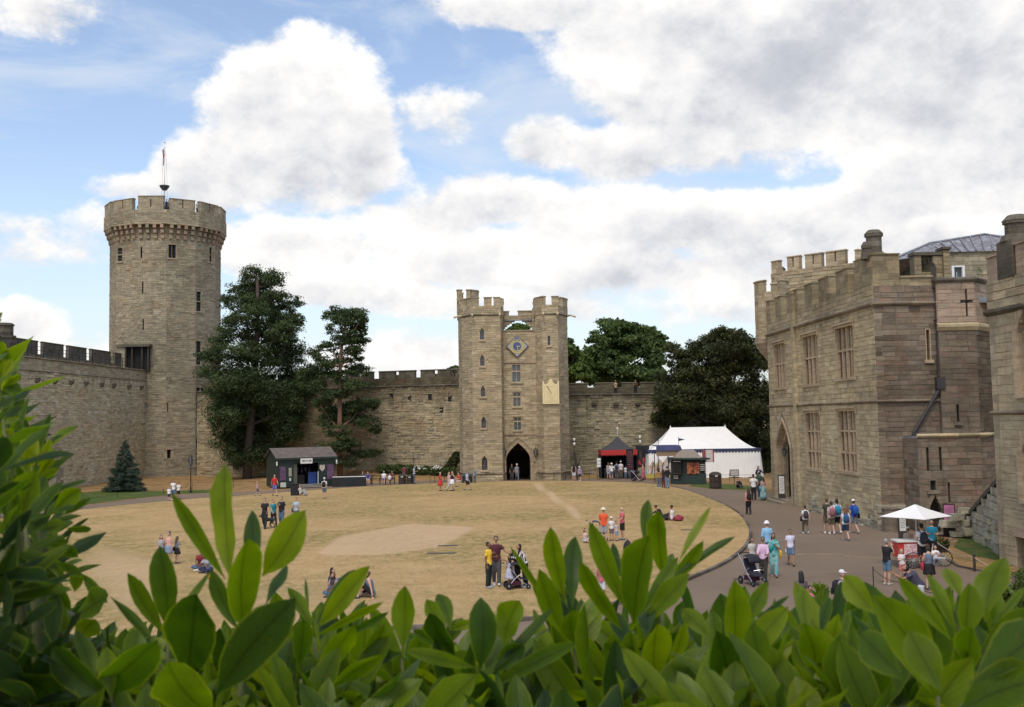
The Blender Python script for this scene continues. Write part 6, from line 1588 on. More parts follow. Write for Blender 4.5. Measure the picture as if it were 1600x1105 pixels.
 m = MB(); m.tube([(0, .03, 0), (0, .03, 3.25)], .025, 5); m.build('pole', M_IRON, b); m = MB(); m.tube([(-.3, .03, 3.15), (.85, .03, 3.1)], .02, 5); m.build('crossbar', M_IRON, b)
 for (x0, x1, mt) in ((-.28, .05, simple('banner_red', (.30, .06, .07), .8)), (.05, .72, simple('banner_cream', (.55, .50, .45), .8, var=.25, nscale=5)), (.72, .84, simple('banner_red', (.30, .06, .07), .8))):
  m = MB(); m.obox((x0, 0, 1.95), (x1-x0, .02, 0), (0, .012, 0), (.0, 0, 1.15)); m.build('cloth', mt, b)
food_kiosk()

def slat_bin(px, py, h, r, label, domed=True, group='dark wooden litter bins', rz=0):
 g = G(px, py); t = empty('litter_bin', (g.x, g.y+r, 0), rz, label, 'litter bin', group)
 n = 20
 for i in range(n):
  a = 2*PI*i/n; c, s = math.cos(a), math.sin(a); m = MB(); w = PI*r/n*.86; tx, ty = -s*w, c*w
  P = lambda z: [(c*r-tx, s*r-ty, z), (c*r+tx, s*r+ty, z), (c*(r-.03)+tx, s*(r-.03)+ty, z), (c*(r-.03)-tx, s*(r-.03)-ty, z)]
  m.loft([P(.04), P(h*.78)]); m.build('slat', M_WOOD, t)
 m = MB(); m.lathe([(r-.05, .02), (r-.05, h*.8)], n=14); m.build('liner', M_DARK, t)
 for z in (.1, h*.42, h*.72): m = MB(); m.lathe([(r+.008, z), (r+.014, z), (r+.014, z+.04), (r+.008, z+.04)], n=20); m.build('band', M_IRON, t)
 m = MB(); m.lathe([(r+.03, h*.78), (r+.03, h*.82), (r*.9, h*.92), (r*.45, h*.99), (.02, h)], n=20); m.build('lid', M_WOOD, t)
 m = MB(); m.box(-.1, .1, -r-.02, -r+.0, h*.72, h*.83); m.build('badge', M_WHITE, t)
 return t
slat_bin(1120, 764, 1.45, .52, 'round slatted bin with domed lid standing alone before the marquee')
slat_bin(1250, 788, 1.45, .42, 'dark bin against the range wall beside the arched door')
slat_bin(628, 758, 1.05, .36, 'left one of two dark bins by the far path'); slat_bin(640, 758, 1.0, .34, 'right one of two dark bins by the far path')
def box_planter(px, py, lab, r=.42, h=1.25):
 g = G(px, py); o = MB(); o.ct = (.4, .5, 0); n = 12
 o.lathe([(r*1.03, 0), (r, .1), (r, h-.1), (r*1.05, h-.08), (r*1.05, h)], n=n); return tag(o.build('stone_bollard', ST_DARK, tint=True, loc=(g.x, g.y+r, 0)), lab, 'bollard')
box_planter(1396, 832, 'stout round stone bollard at the foot of the range corner by the parasol')

def info_sign(px, py, h, w, label, col=None):
 g = G(px, py); t = empty('info_sign', (g.x, g.y, 0), label=label, cat='sign')
 m = MB(); m.box(-w*.9, w*.9, -.25, .25, 0, .05); m.build('base', M_IRON, t); m = MB(); m.box(-w/2, w/2, -.03, .03, .05, h); m.build('frame', M_OAK, t)
 m = MB(); m.box(-w/2+.06, w/2-.06, -.045, -.03, h*.32, h-.08); p = m.build('panel', col or M_WHITE, t)
 m = MB(); text_rows(m, -w/2+.1, w/2-.1, h*.4, h-.2, 9, -.047, random.Random(px)); m.build('lettering', simple('grey_print', (.18, .17, .16), .7), p)
info_sign(1222, 785, 1.95, .5, 'tall narrow dark sign with white notice standing by the arched doorway')
info_sign(1484, 838, 1.65, .62, 'dark framed pink banner sign near the stair wall', simple('pink_print', (.48, .16, .32), .6, var=.2, nscale=5))
info_sign(1411, 846, 1.6, .42, 'white notice board strip under the left side of the parasol')

def rail_sign(): pass
def parasol_cart():
 s = 38.0; D = FPX/s; c = atY(1437, 884, D); x, y = c.x, c.y
 t = empty('parasol', (x+.05, y+.35, 0), label='square white parasol over the ice cream cart', cat='parasol')
 m = MB(); m.tube([(0, 0, .3), (0, 0, 2.5)], .025, 8); m.build('pole', M_WHITE, t)
 m = MB(); w = 1.02; k = []; a = math.radians(38)
 def sq(f, z, sag):
  P = []; c4 = [(-1, -1), (1, -1), (1, 1), (-1, 1)]
  for i in range(4):
   u, v = c4[i], c4[(i+1) % 4]
   for j in range(4):
    q = j/4; xx = (u[0]+(v[0]-u[0])*q)*w*f*(1-sag*4*q*(1-q)); yy = (u[1]+(v[1]-u[1])*q)*w*f*(1-sag*4*q*(1-q)); P.append((xx*math.cos(a)-yy*math.sin(a), xx*math.sin(a)+yy*math.cos(a), z-.0))
  return P
 m.loft([sq(1, 2.04, .05), sq(.98, 2.02, .05)], False); m.loft([sq(1, 2.04, .05), sq(.7, 2.17, .03), sq(.35, 2.33, .02), sq(.03, 2.52, 0)], True); m.build('canopy', M_CANVAS, t)
 for i in range(8):
  b = a+i*PI/4; r = 1.3 if i % 2 else 1.0; m = MB(); m.tube([(0, 0, 2.42), (math.cos(b)*r, math.sin(b)*r, 2.02)], .01, 4); m.build('rib', M_IRON, t)
 t = empty('ice_cream_tricycle', (x-.05, y+.15, 0), label='red and white ice cream tricycle cart under the parasol', cat='cart')
 red = simple('cart_red', (.50, .04, .03), .4); m = MB(); m.box(-.85, .15, -.3, .35, .42, 1.05); m.build('box', red, t)
 m = MB(); m.box(-.9, .2, -.35, .4, 1.05, 1.12); m.build('lid', M_WHITE, t)
 m = MB(); m.box(-.62, -.1, -.335, -.31, .55, .98); m.build('picture_panel', P_ICE, t)
 for k, (wx, wy) in enumerate(((-.3, -.42), (-.3, .46), (1.15, .03))):
  r = .33; m = MB(); m.tube([(wx+(r-.02)*math.cos(q*PI/14), wy, r+(r-.02)*math.sin(q*PI/14)) for q in range(29)], .02, 6); tire = m.build('wheel', simple('tyre', (.02, .02, .02), .8), t)
  m = MB()
  for i in range(14): b = i*2*PI/14; m.tube([(wx, wy, r), (wx+(r-.02)*math.cos(b), wy, r+(r-.02)*math.sin(b))], .004, 3)
  m.build('spokes', M_WHITE, tire)
 m = MB(); m.tube([(.15, .03, .6), (.6, .03, .4), (1.15, .03, .33)], .03, 6); m.tube([(.6, .03, .4), (.7, .03, .95)], .025, 6); m.tube([(.15, .03, .95), (.55, .03, 1.2)], .02, 6); m.build('cycle_frame', M_WHITE, t)
 m = MB(); m.tube([(.55, -.3, 1.12), (.5, 0, 1.2), (.55, .36, 1.12)], .018, 6); m.build('handlebar', M_WHITE, t); m = MB(); m.ell((.72, .03, 1.0), (.14, .09, .05)); m.build('saddle', M_BLACK, t)
parasol_cart()

# planters, rope fence and posts on the right
def right_verge():
 g = G(1466, 862); t = empty('planter', (g.x, g.y, 0), label='low dark planter with orange flowers beside the rope fence', cat='planter')
 m = MB(); m.lathe([(.35, 0), (.5, .3), (.52, .34)], n=12); m.build('bowl', M_WOOD, t)
 foliage('plants', [(Vector((g.x+.25*i, g.y+.1*(i % 2), .42)), (.3, .3, .2)) for i in (-1, 0, 1)], 1500, .05, L_OAK, t, 3)
 m = MB(); r = random.Random(4)
 for i in range(50): m.ell((r.gauss(0, .3), r.gauss(0, .25), .5+r.random()*.15), .022, 5, 4)
 m.build('flowers', simple('orange_petals', (.6, .2, .05), .7), t, kind='stuff')
 pts = [(1459, 862), (1523, 893), (1612, 925), (1700, 965)]; P = [G(*p) for p in pts]
 f = empty('rope_fence', P[1], label='rope fence on short wooden posts edging the verge, bottom right', cat='fence')
 for p in P:
  m = MB(); m.tube([p, p+Vector((0, 0, .62))], .055, 8); m.lathe([(.07, 0), (.07, .05), (.02, .08)], (p.x, p.y, .6), 8); wparent(m.build('post', M_WOOD), f)
 for a, b in zip(P, P[1:]):
  q = [a.lerp(b, i/8)+Vector((0, 0, .55-.18*4*(i/8)*(1-i/8))) for i in range(9)]; m = MB(); m.tube(q, .016, 6); wparent(m.build('rope', simple('rope', (.42, .36, .28), .9)), f)
 Q = [G(*p) for p in ((1365, 918), (1420, 940), (1490, 960))]; f = empty('chain_fence', Q[0], label='thin dark chain on a slender iron pin across the path, bottom right', cat='fence')
 for p in Q: m = MB(); m.tube([p, p+Vector((0, 0, .75))], .018, 6); wparent(m.build('post', M_IRON), f)
 for a, b in zip(Q, Q[1:]):
  q = [a.lerp(b, i/8)+Vector((0, 0, .68-.2*4*(i/8)*(1-i/8))) for i in range(9)]; m = MB(); m.tube(q, .012, 5); wparent(m.build('chain', M_IRON), f)
 Q = [G(*p) for p in ((1474, 870), (1500, 886), (1545, 895), (1600, 908), (1700, 935))]; m = MB(); rr = random.Random(3)
 for a, b in zip(Q, Q[1:]):
  k = max(1, round((b-a).length/.8)); d = (b-a)/k; n = Vector((d.y, -d.x, 0)).normalized()*.12
  for i in range(k): m.ct = (rr.random(), rr.random(), 0); m.obox(a+d*i-Vector((0, 0, .02)), d*.98, n, Vector((0, 0, .09)))
 m.build('kerb', bpy.data.materials['kerb_stone'], tint=True, kind='structure')
right_verge()

# low estate railings and pins along the paths
def railing_run(name, pxs, label, h=.55, step=1.9, rails=(.3, .5), z=0, mat=M_IRON, rr=.016):
 P = [G(*p) for p in pxs]; t = empty(name, P[0], label=label, cat='fence')
 tot = 0; segs = list(zip(P, P[1:])); carry = 0
 for a, b in segs:
  L = (b-a).length; s = carry
  while s < L:
   q = a.lerp(b, s/L); m = MB(); m.tube([q, q+Vector((0, 0, h))], rr*1.4, 5); wparent(m.build('post', mat), t); s += step
  carry = s-L
  m = MB()
  for r_ in rails: m.tube([a+Vector((0, 0, r_)), b+Vector((0, 0, r_))], rr*.7, 4)
  wparent(m.build('rail', mat), t)
railing_run('low_railing', [(891, 747), (905, 750), (930, 750), (950, 747)], 'low black hoop railing right of the gatehouse in front of the tents', .7, 1.2, (.62,))
railing_run('low_railing', [(1040, 751), (1105, 752), (1190, 752)], 'thin pins and cord in front of the marquee wall', .8, 3.2, (.6,))
railing_run('low_railing', [(60, 797), (130, 787), (190, 777), (290, 767)], 'thin cord on low pins edging the grass strip, left', .4, 6.0, (.33,))
railing_run('low_railing', [(300, 764), (345, 763), (412, 762)], 'thin cord on low pins between the lamp post and the green shed', .9, 4.0, (.6,))
railing_run('low_railing', [(549, 757), (562, 757)], 'short post and rail at the left of the benches', .9, 1.4, (.85,))
railing_run('low_railing', [(672, 755), (690, 754), (742, 752)], 'ornate black railing left of the gatehouse', 1.05, .55, (.12, .55, 1.0))
railing_run('low_railing', [(838, 752), (846, 753), (884, 751)], 'black iron bollard rail at the foot of the right gate turret', .95, 1.4, (.5,))

def bench(px, py, rz, label):
 g = G(px, py); t = empty('iron_bench', (g.x, g.y, 0), rz, label, 'bench', 'iron benches by the far path')
 w = 1.5
 for x in (-w/2, w/2-.04):
  m = MB(); m.box(x, x+.04, -.25, -.2, 0, .62); m.box(x, x+.04, .2, .25, 0, .92); m.box(x, x+.04, -.25, .25, .40, .44); m.box(x, x+.04, -.25, .2, .6, .64); m.build('end_frame', M_IRON, t)
 for i in range(4): m = MB(); m.box(-w/2, w/2, -.22+.11*i, -.14+.11*i, .43, .46); m.build('slat', M_WOOD, t)
 m = MB(); m.box(-w/2, w/2, .2, .24, .88, .93); m.box(-w/2, w/2, .2, .24, .52, .56)
 for c in (-.37, .37):
  P = [(c+.25*math.cos(q), .22, .72+.13*math.sin(q)) for q in [i*2*PI/14 for i in range(15)]]; m.tube(P, .013, 4)
 for i in range(7): x = -w/2+.08+i*(w-.16)/6; m.tube([(x, .22, .56), (x, .22, .88)], .01, 4)
 m.build('backrest', M_IRON, t)
for k, (px, py) in enumerate(((570, 757), (591, 757), (605, 757))): bench(px, py, 0, ('iron bench with two seated visitors, left of the row', 'empty iron scrolled bench in the middle of the row', 'iron bench with visitors in white, right of the row')[k])
def far_props():
 p = G(724, 756); t = empty('pushchair_pile', (p.x, p.y, 0), label='dark cart and bags parked at the foot of the gatehouse left turret', cat='cart')
 m = MB(); m.box(-.1, .9, -.2, .3, .25, .75); m.build('tray', M_BLACK, t)
 for x in (0, .8): m = MB(); m.lathe([(.14, -.03), (.14, .03)], n=12); R = Matrix.Rotation(PI/2, 4, 'X'); m.v = [tuple(R @ Vector(v)+Vector((x, -.2, .14))) for v in m.v]; m.build('wheel', M_IRON, t)
 m = MB(); m.ell((.4, 0, .85), (.35, .2, .18)); m.build('bag', simple('teal_bag', (.05, .10, .14), .8), t)
 # dark speaker-like box on the lawn edge with a sitter
 p = G(461, 776); m = MB(); m.box(-.32, .32, -.3, .3, 0, .95); m.box(-.36, .36, -.34, .34, .95, 1.0); tag(m.build('black_box', M_BLACK, loc=(p.x, p.y, .1)), 'black box standing on the lawn edge behind the seated visitor by the shed', 'box')
 # tall thin pole at the far wall
 p = G(646, 750); m = MB(); m.tube([(0, 0, 0), (0, 0, 2.9)], .03, 6); m.tube([(0, 0, 2.9), (-.25, 0, 2.95)], .02, 5); tag(m.build('iron_post', M_IRON, loc=(p.x, p.y, 0)), 'slender black iron post beside the bins at the far path', 'post')
 # red bag, black backpack, yellow bag on the grass
 for (px, py, r, c, lab, nm) in ((1060, 814, (.34, .22, .17), (.25, .03, .045), 'crimson bag lying on the lawn beside the seated woman in white', 'red_bag'), (981, 869, (.2, .16, .36), (.015, .015, .02), 'black rucksack standing upright on the lawn below the man in pink', 'rucksack'),
        (329, 903, (.22, .14, .07), (.70, .42, .03), 'yellow bag lying on the grass beside the seated pair, left', 'yellow_bag')):
  g = G(px, py, .1); t = empty(nm, g, label=lab, cat='bag'); m = MB(); m.ell((0, 0, r[2]*.95), r, 12, 8); m.v = [(x, y, max(.0, z)) for x, y, z in m.v]; mt = simple(nm+'_cloth', c, .8, var=.3, nscale=9, bump=.5, bscale=14); m.build('body', mt, t, smooth=True)
  m = MB(); m.ell((0, -r[1]*.8, r[2]*.6), (r[0]*.6, r[1]*.4, r[2]*.4), 8, 6); m.build('pocket', mt, t, smooth=True); m = MB(); m.tube([(-r[0]*.4, 0, r[2]*1.8), (0, 0, r[2]*2.05), (r[0]*.4, 0, r[2]*1.8)], .015, 5); m.build('handle', M_BLACK, t)
far_props()
# ================================================================ PEOPLE
PENDING = []
def cloth(col, kind=''):
 nm = 'cloth_%02x%02x%02x%s' % (*[int(min(1, c)*255) for c in col], kind)
 if nm in MATS: return MATS[nm]
 if not kind: return simple(nm, col, .85, var=.16, nscale=5, bump=.4, bscale=9)
 m = bpy.data.materials.new(nm); m.use_nodes = True; t = NT(m.node_tree); b = t.n['Principled BSDF']; b.inputs['Roughness'].default_value = .85
 pos = t.node('ShaderNodeTexCoord').outputs['Object']; sx = t.node('ShaderNodeSeparateXYZ'); t.l.new(pos, sx.inputs[0])
 if kind == 'stripe': f = t.math('GREATER_THAN', t.math('FRACT', t.math('MULTIPLY', t.math('ADD', sx.outputs[0], t.math('MULTIPLY', sx.outputs[1], .6)), 17)), .5); c = t.mix(f, (.02, .02, .035), (.75, .75, .75))
 elif kind == 'check':
  f = t.math('GREATER_THAN', t.math('FRACT', t.math('MULTIPLY', sx.outputs[0], 14)), .6); g = t.math('GREATER_THAN', t.math('FRACT', t.math('MULTIPLY', sx.outputs[2], 12)), .6)
  c = t.mix(t.math('MULTIPLY', t.math('ADD', f, g), .5), col, (.6, .65, .68))
 elif kind == 'print': c = t.mix(t.mapr(t.noise(pos, 9, 3, .6), .42, .58), col, tuple(min(1, x*.35+.3) for x in col))
 elif kind == 'vstripe': f = t.math('FRACT', t.math('MULTIPLY', sx.outputs[0], 11)); c = t.mix(f, col, (.32, .33, .50))
 t.l.new(c, b.inputs['Base Color']); MATS[nm] = m; return m
SK = {'p': simple('skin_fair', (.55, .33, .24), .55, var=.05), 't': simple('skin_tan', (.36, .19, .115), .55, var=.05), 'd': simple('skin_brown', (.19, .095, .058), .55, var=.05)}
HAIRC = {'k': (.008, .007, .006), 'b': (.045, .025, .015), 'a': (.11, .06, .03), 'y': (.34, .23, .11), 'r': (.18, .06, .025), 'g': (.30, .29, .28)}
def _hand():
 m = MB(); m.ell((0, 0, -.045), (.018, .038, .05), 8, 6)
 for i, (y, l) in enumerate(((-.028, .062), (-.010, .072), (.009, .068), (.026, .052))):
  m.tube([(0, y, -.08), (.004, y*1.05, -.08-l*.5), (.016, y*1.05, -.08-l*.95)], [.0095, .0085, .006], 5)
 m.tube([(0, -.034, -.03), (.006, -.058, -.058), (.014, -.062, -.085)], [.011, .010, .007], 5)
 return m
HAND = {}
def person(px, py, hpx, yaw, label, sex='m', legs='stand', arms=('down', 'down'), top=((.7, .7, .7), 'tee'), bot=((.03, .03, .04), 'trousers'), shoes=(.05, .05, .05), hair=('short', 'b'), skin='p', ex=(), lean=0, z=None, head=0, loc=None, h=None, group=None):
 if loc is None:
  g = G(px, py); zz = .10 if in_poly(g.x, g.y, LAWN) else (.002 if in_poly(g.x, g.y, PATH) else ground_z(g.x, g.y)); loc = (g.x, g.y, zz if z is None else z)
  if z is not None: g = G(px, py, z); loc = (g.x, g.y, z)
 s = FPX/loc[1]
 if h is None: h = hpx/s/(1.0 if legs in ('stand', 'walk', 'step') else 1.0)
 if legs in ('stand', 'walk', 'step'): h = max(.85, min(1.92, h))
 K = h/1.75; child = h < 1.4
 root = empty('person', loc, math.radians(yaw), label, 'person', group)
 root.scale = (K, K, K)
 vox = .032 if s < 24 else .022
 V = Vector; wf = .92 if sex == 'f' else 1.0; hw = 1.06 if sex == 'f' else 1.0
 hs = 1.25 if h < 1.15 else 1.12 if child else 1.0
 # ---- skeleton
 pz = .92; py0 = 0.0
 if legs == 'bench': pz = .52
 elif legs in ('cross', 'out', 'kneesup'): pz = .13
 elif legs == 'crouch': pz = .42
 elif legs == 'lounge': pz = .13
 dz = pz-.92; ln = math.radians(lean)
 def U(x, y, zq):                # upper body, leaning about the pelvis
  a = zq-.92; return V((x, y*math.cos(ln)-a*math.sin(ln)*1.0+py0, pz+a*math.cos(ln)+y*-math.sin(ln)*0))
 L = {}
 for sd in (-1, 1):
  hip = V((.09*sd*hw, py0, pz)); 
  if legs == 'stand': kn, an, ft = V((.10*sd, -.01, .50)), V((.10*sd, .03, .08)), V((.02*sd, -1, 0))
  elif legs in ('walk', 'step'):
   q = 1 if legs == 'walk' else .5
   if sd > 0: kn, an, ft = V((.09, -.17*q, .51)), V((.08, -.27*q, .09)), V((0, -1, .15))
   else: kn, an, ft = V((-.09, -.02, .50)), V((-.08, .28*q, .10+.04*q)), V((0, -1, -.35))
  elif legs == 'bench': kn, an, ft = V((.11*sd, -.43, .50)), V((.10*sd, -.42-.08*sd, .08)), V((0, -1, 0))
  elif legs == 'cross': kn, an, ft = V((.34*sd, -.26, .17)), V((-.10*sd, -.36, .08)), V((-sd*.9, -.4, 0))
  elif legs == 'out': kn, an, ft = V((.11*sd, -.42, .20+.12*(sd > 0))), V((.10*sd, -.82, .07)), V((0, -.5, .6))
  elif legs == 'kneesup': kn, an, ft = V((.12*sd, -.36, .50)), V((.12*sd, -.52, .07)), V((0, -1, 0))
  elif legs == 'lounge': kn, an, ft = V((.10*sd+.1, -.42, .22)), V((.3+.1*sd, -.75, .07)), V((.4, -.8, .2))
  else: kn, an, ft = V((.16*sd, -.38, .48)), V((.14*sd, -.12, .08)), V((0, -1, 0))
  L[sd] = (hip, kn, an, ft.normalized())
 A = {}
 for sd, ap in ((-1, arms[0]), (1, arms[1])):
  sh = U(.170*sd*wf, 0, 1.41); sz = 1
  e, w = {'down': ((.05, .03, -.29), (.055, -.03, -.54)), 'bent': ((.05, .02, -.28), (-.05, -.25, -.22)), 'fwd': ((.03, -.13, -.26), (-.02, -.40, -.30)), 'face': ((.06, -.14, -.20), (-.07, -.20, .06)),
    'out': ((.16, -.10, -.20), (.38, -.22, -.30)), 'hip': ((.17, .06, -.25), (.04, -.05, -.44)), 'swf': ((.05, -.10, -.27), (.04, -.27, -.44)), 'swb': ((.05, .14, -.26), (.06, .18, -.50)),
    'up': ((.12, -.10, .12), (.05, -.14, .36)), 'lap': ((.05, -.08, -.27), (-.06, -.30, -.38)), 'prop': ((.08, .14, -.26), (.12, .24, -.50)), 'hold': ((.06, -.06, -.27), (-.10, -.22, -.12)), 'bag': ((.05, .02, -.28), (.02, .02, -.52))}[ap]
  R_ = Matrix.Rotation(-ln if ap != 'down' else -ln*.3, 3, 'X')
  el = sh+R_ @ V((e[0]*sd, e[1], e[2])); wr = sh+R_ @ V((w[0]*sd, w[1], w[2])); A[sd] = (sh, el, wr)
 # ---- body, one surface
 def torso(m, g, z0=.86, z1=1.56):
  prof = [(.86, .10, .150*hw), (.93, .112, .165*hw), (1.02, .10, .150), (1.10, .092, .135), (1.20, .103, .150), (1.30, .118, .165*wf), (1.38, .105, .168*wf), (1.44, .082, .128*wf), (1.475, .06, .075), (1.52, .052, .054), (1.57, .05, .052)]
  P = [q for q in prof if z0-1e-3 <= q[0] <= z1+1e-3]; m.tube([U(0, 0, q[0]) for q in P], [(q[1]+g, q[2]+g) for q in P], 14)
 hd = U(0, -.012, 1.645); nd = math.radians(head); 
 def HU(x, y, zq):               # head frame, nodding forward by 'head' degrees
  v = Matrix.Rotation(ln+nd if False else -(nd) , 3, 'X') @ V((x, y, zq)); 
  return hd + (Matrix.Rotation(-ln, 3, 'X') @ v)*hs
 def ellh(m, c, r, n=12, k=8):
  i0 = len(m.v); m.ell(c, r, n, k); m.v[i0:] = [tuple(HU(*q)) for q in m.v[i0:]]
 b = MB(); torso(b, 0)
 ellh(b, (0, 0, .02), (.076, .092, .098)); ellh(b, (0, -.022, -.045), (.055, .062, .062)); ellh(b, (0, -.092, -.005), (.014, .022, .022), 6, 5)
 for sd in (-1, 1): ellh(b, (.078*sd, .01, -.005), (.012, .022, .03), 6, 5)
 for sd in (-1, 1):
  hip, kn, an, ft = L[sd]; sh, el, wr = A[sd]
  b.tube([hip+V((0, 0, .02)), hip.lerp(kn, .5), kn, kn.lerp(an, .35), an], [.088, .074, .052, .054, .036], 10); b.ell(kn, .053, 8, 6)
  b.tube([an+V((0, .02, 0)), an+ft*.08+V((0, 0, -.035)), an+ft*.17+V((0, 0, -.045))], [.04, .036, .022], 8)
  b.tube([sh, sh.lerp(el, .5), el, el.lerp(wr, .4), wr], [.052, .045, .036, .037, .024], 9); b.ell(sh, .055, 8, 6); b.ell(el, .037, 8, 6)
 def add(m, nm, mt, remesh=True, par=root, sm=True, vx=None, lb=None):
  o = m.build(nm, mt, par, smooth=sm)
  if lb: o['label'] = lb
  if remesh:
   md = o.modifiers.new('r', 'REMESH'); md.mode = 'VOXEL'; md.voxel_size = (vx or vox); md.use_smooth_shade = True
   md2 = o.modifiers.new('s', 'SMOOTH'); md2.iterations = 2; md2.factor = .5; PENDING.append((o, mt))
  return o
 add(b, 'body', SK[skin])
 # hands
 for sd in (-1, 1):
  sh, el, wr = A[sd]; d = (wr-el).normalized()
  if skin not in HAND: HAND[skin] = _hand().mesh('hand', SK[skin], smooth=True)
  o = bpy.data.objects.new('hand', HAND[skin]); COL.objects.link(o); o.parent = root; o.location = wr
  q = V((0, 0, -1)).rotation_difference(d); o.rotation_mode = 'QUATERNION'; o.rotation_quaternion = q; o.scale = (-sd*1.05, 1.05, 1.05)
 # ---- clothes
 tc, tt = top[0], top[1]; tm = cloth(tc, top[2] if len(top) > 2 else '')
 m = MB(); z1 = 1.475 if tt != 'tank' else 1.44
 torso(m, .020, .86 if tt not in ('dress', 'tunic') else .86, z1)
 for sd in (-1, 1):
  sh, el, wr = A[sd]
  if tt in ('tee', 'polo', 'dress', 'tunic'): e = sh.lerp(el, .62 if tt != 'tunic' else .95); m.tube([sh+V((-.03*sd, 0, .01)), sh.lerp(e, .5), e], [.060, .060, .058], 9); m.ell(sh, .058, 8, 6)
  elif tt in ('long', 'jacket'): m.tube([sh+V((-.03*sd, 0, .01)), sh.lerp(el, .5), el, wr.lerp(el, .12)], [.060, .055, .050, .040], 9); m.ell(sh, .058, 8, 6); m.ell(el, .053, 8, 6)
  else: m.ell(sh+V((-.06*sd, 0, .01)), (.035, .06, .045), 8, 6)
 add(m, {'tee': 't_shirt', 'polo': 'shirt', 'long': 'shirt', 'jacket': 'jacket', 'tank': 'vest_top', 'dress': 'dress_top', 'tunic': 'tunic'}[tt], tm)
 def skirt(zb, mt, nm, flare=.12, zt=1.06):
  m = MB(); n = 26; R_ = []
  hip = U(0, 0, zt); kc = (L[1][1]+L[-1][1])/2 if legs in ('stand', 'walk', 'step') else V((0, -.2, pz))
  for i in range(6):
   f = i/5; z_ = zt+(zb-zt)*f; c = hip.lerp(V((kc.x*.6, kc.y*.6, z_+dz)), f); c.z = hip.z+(zb-zt)*f
   rx = (.150 if f == 0 else .185*hw)+flare*f; ry = (.112 if f == 0 else .145)+flare*f*.9
   R_.append([c+V((rx*(1+.05*f*math.sin(7*2*PI*k/n))*math.cos(2*PI*k/n), ry*(1+.06*f*math.sin(7*2*PI*k/n))*math.sin(2*PI*k/n), 0)) for k in range(n)])
  m.loft(R_); add(m, nm, mt, False)
 bc, bt = bot[0], bot[1]; bm = cloth(bc, bot[2] if len(bot) > 2 else '')
 if bt in ('trousers', 'shorts', 'leggings'):
  m = MB(); g = .022 if bt != 'leggings' else .010
  P = [(.86, .108, .158*hw), (.93, .114, .168*hw), (1.03, .104, .154)]; m.tube([U(0, 0, q[0]) for q in P], [(q[1]+g*.6, q[2]+g*.6) for q in P], 12)
  for sd in (-1, 1):
   hip, kn, an, ft = L[sd]
   if bt == 'shorts': m.tube([hip+V((0, 0, .03)), hip.lerp(kn, .5), hip.lerp(kn, .92)], [.098, .095, .092], 10)
   else: m.tube([hip+V((0, 0, .03)), hip.lerp(kn, .5), kn, kn.lerp(an, .4), an+V((0, 0, -.0))], [.093+g*.3, .078+g, .058+g, .056+g, .046+g], 10); m.ell(kn, .057+g, 8, 6)
  add(m, 'trousers' if bt != 'shorts' else 'shorts', bm)
 elif bt == 'skirt': skirt(.62, bm, 'skirt', .05)
 elif bt == 'longskirt': skirt(.14, bm, 'skirt', .10)
 elif bt == 'dress': skirt(.50, bm, 'dress_skirt', .12)
 elif bt == 'longdress': skirt(.12, bm, 'dress_skirt', .14)
 sm_ = cloth(shoes)
 for sd in (-1, 1):
  hip, kn, an, ft = L[sd]; m = MB(); side = V((ft.y, -ft.x, 0)); upv = side.cross(ft) if side.length > .1 else V((0, 0, 1))
  base = an+V((0, 0, -.045)); rings = []
  for (t, wv, hv) in ((-.07, .028, .035), (-.05, .04, .055), (.02, .045, .065), (.10, .048, .042), (.17, .040, .03), (.205, .018, .018)):
   c = base+ft*t; rings.append([c+side.normalized()*wv*math.cos(2*PI*k/10)+V((0, 0, max(-.035, hv*math.sin(2*PI*k/10)))) for k in range(10)])
  m.loft(rings); add(m, 'shoe', sm_, False)
 # ---- hair, hats
 st, hc = hair; hm = simple('hair_'+hc, HAIRC[hc], .6, var=.3, nscale=20)
 if st != 'bald':
  m = MB(); ellh(m, (0, .020, .045), (.086, .092, .092)); 
  if st == 'short': ellh(m, (0, .045, .0), (.078, .062, .07))
  if st in ('long', 'pony', 'bun'): ellh(m, (0, .045, -.01), (.084, .07, .09))
  if st == 'long':
   i0 = len(m.v); m.tube([(0, .06, .05), (0, .085, -.08), (0, .10, -.2), (0, .095, -.34)], [(.05, .08), (.05, .098), (.045, .10), (.025, .07)], 10); m.v[i0:] = [tuple(HU(*q)) for q in m.v[i0:]]
  if st == 'pony': i0 = len(m.v); m.tube([(0, .10, .06), (0, .16, .02), (0, .155, -.1), (0, .13, -.2)], [.022, .035, .03, .012], 8); m.v[i0:] = [tuple(HU(*q)) for q in m.v[i0:]]
  if st == 'bun': ellh(m, (0, .07, .12), (.045, .045, .04), 8, 6)
  add(m, 'hair', hm, True, vx=.02 if s > 24 else .028)
 if s > 24 and abs(((yaw+180) % 360)-180) < 120:
  for sd in (-1, 1):
   m = MB(); ellh(m, (.03*sd, -.083, .018), (.013, .007, .008), 6, 4); ellh(m, (.03*sd, -.086, .036), (.018, .006, .004), 6, 4); add(m, 'eye', simple('eye_dark', (.02, .015, .012), .4), False)
  m = MB(); ellh(m, (0, -.078, -.052), (.022, .008, .005), 8, 4); add(m, 'mouth', simple('lips', (.32, .12, .10), .6), False)
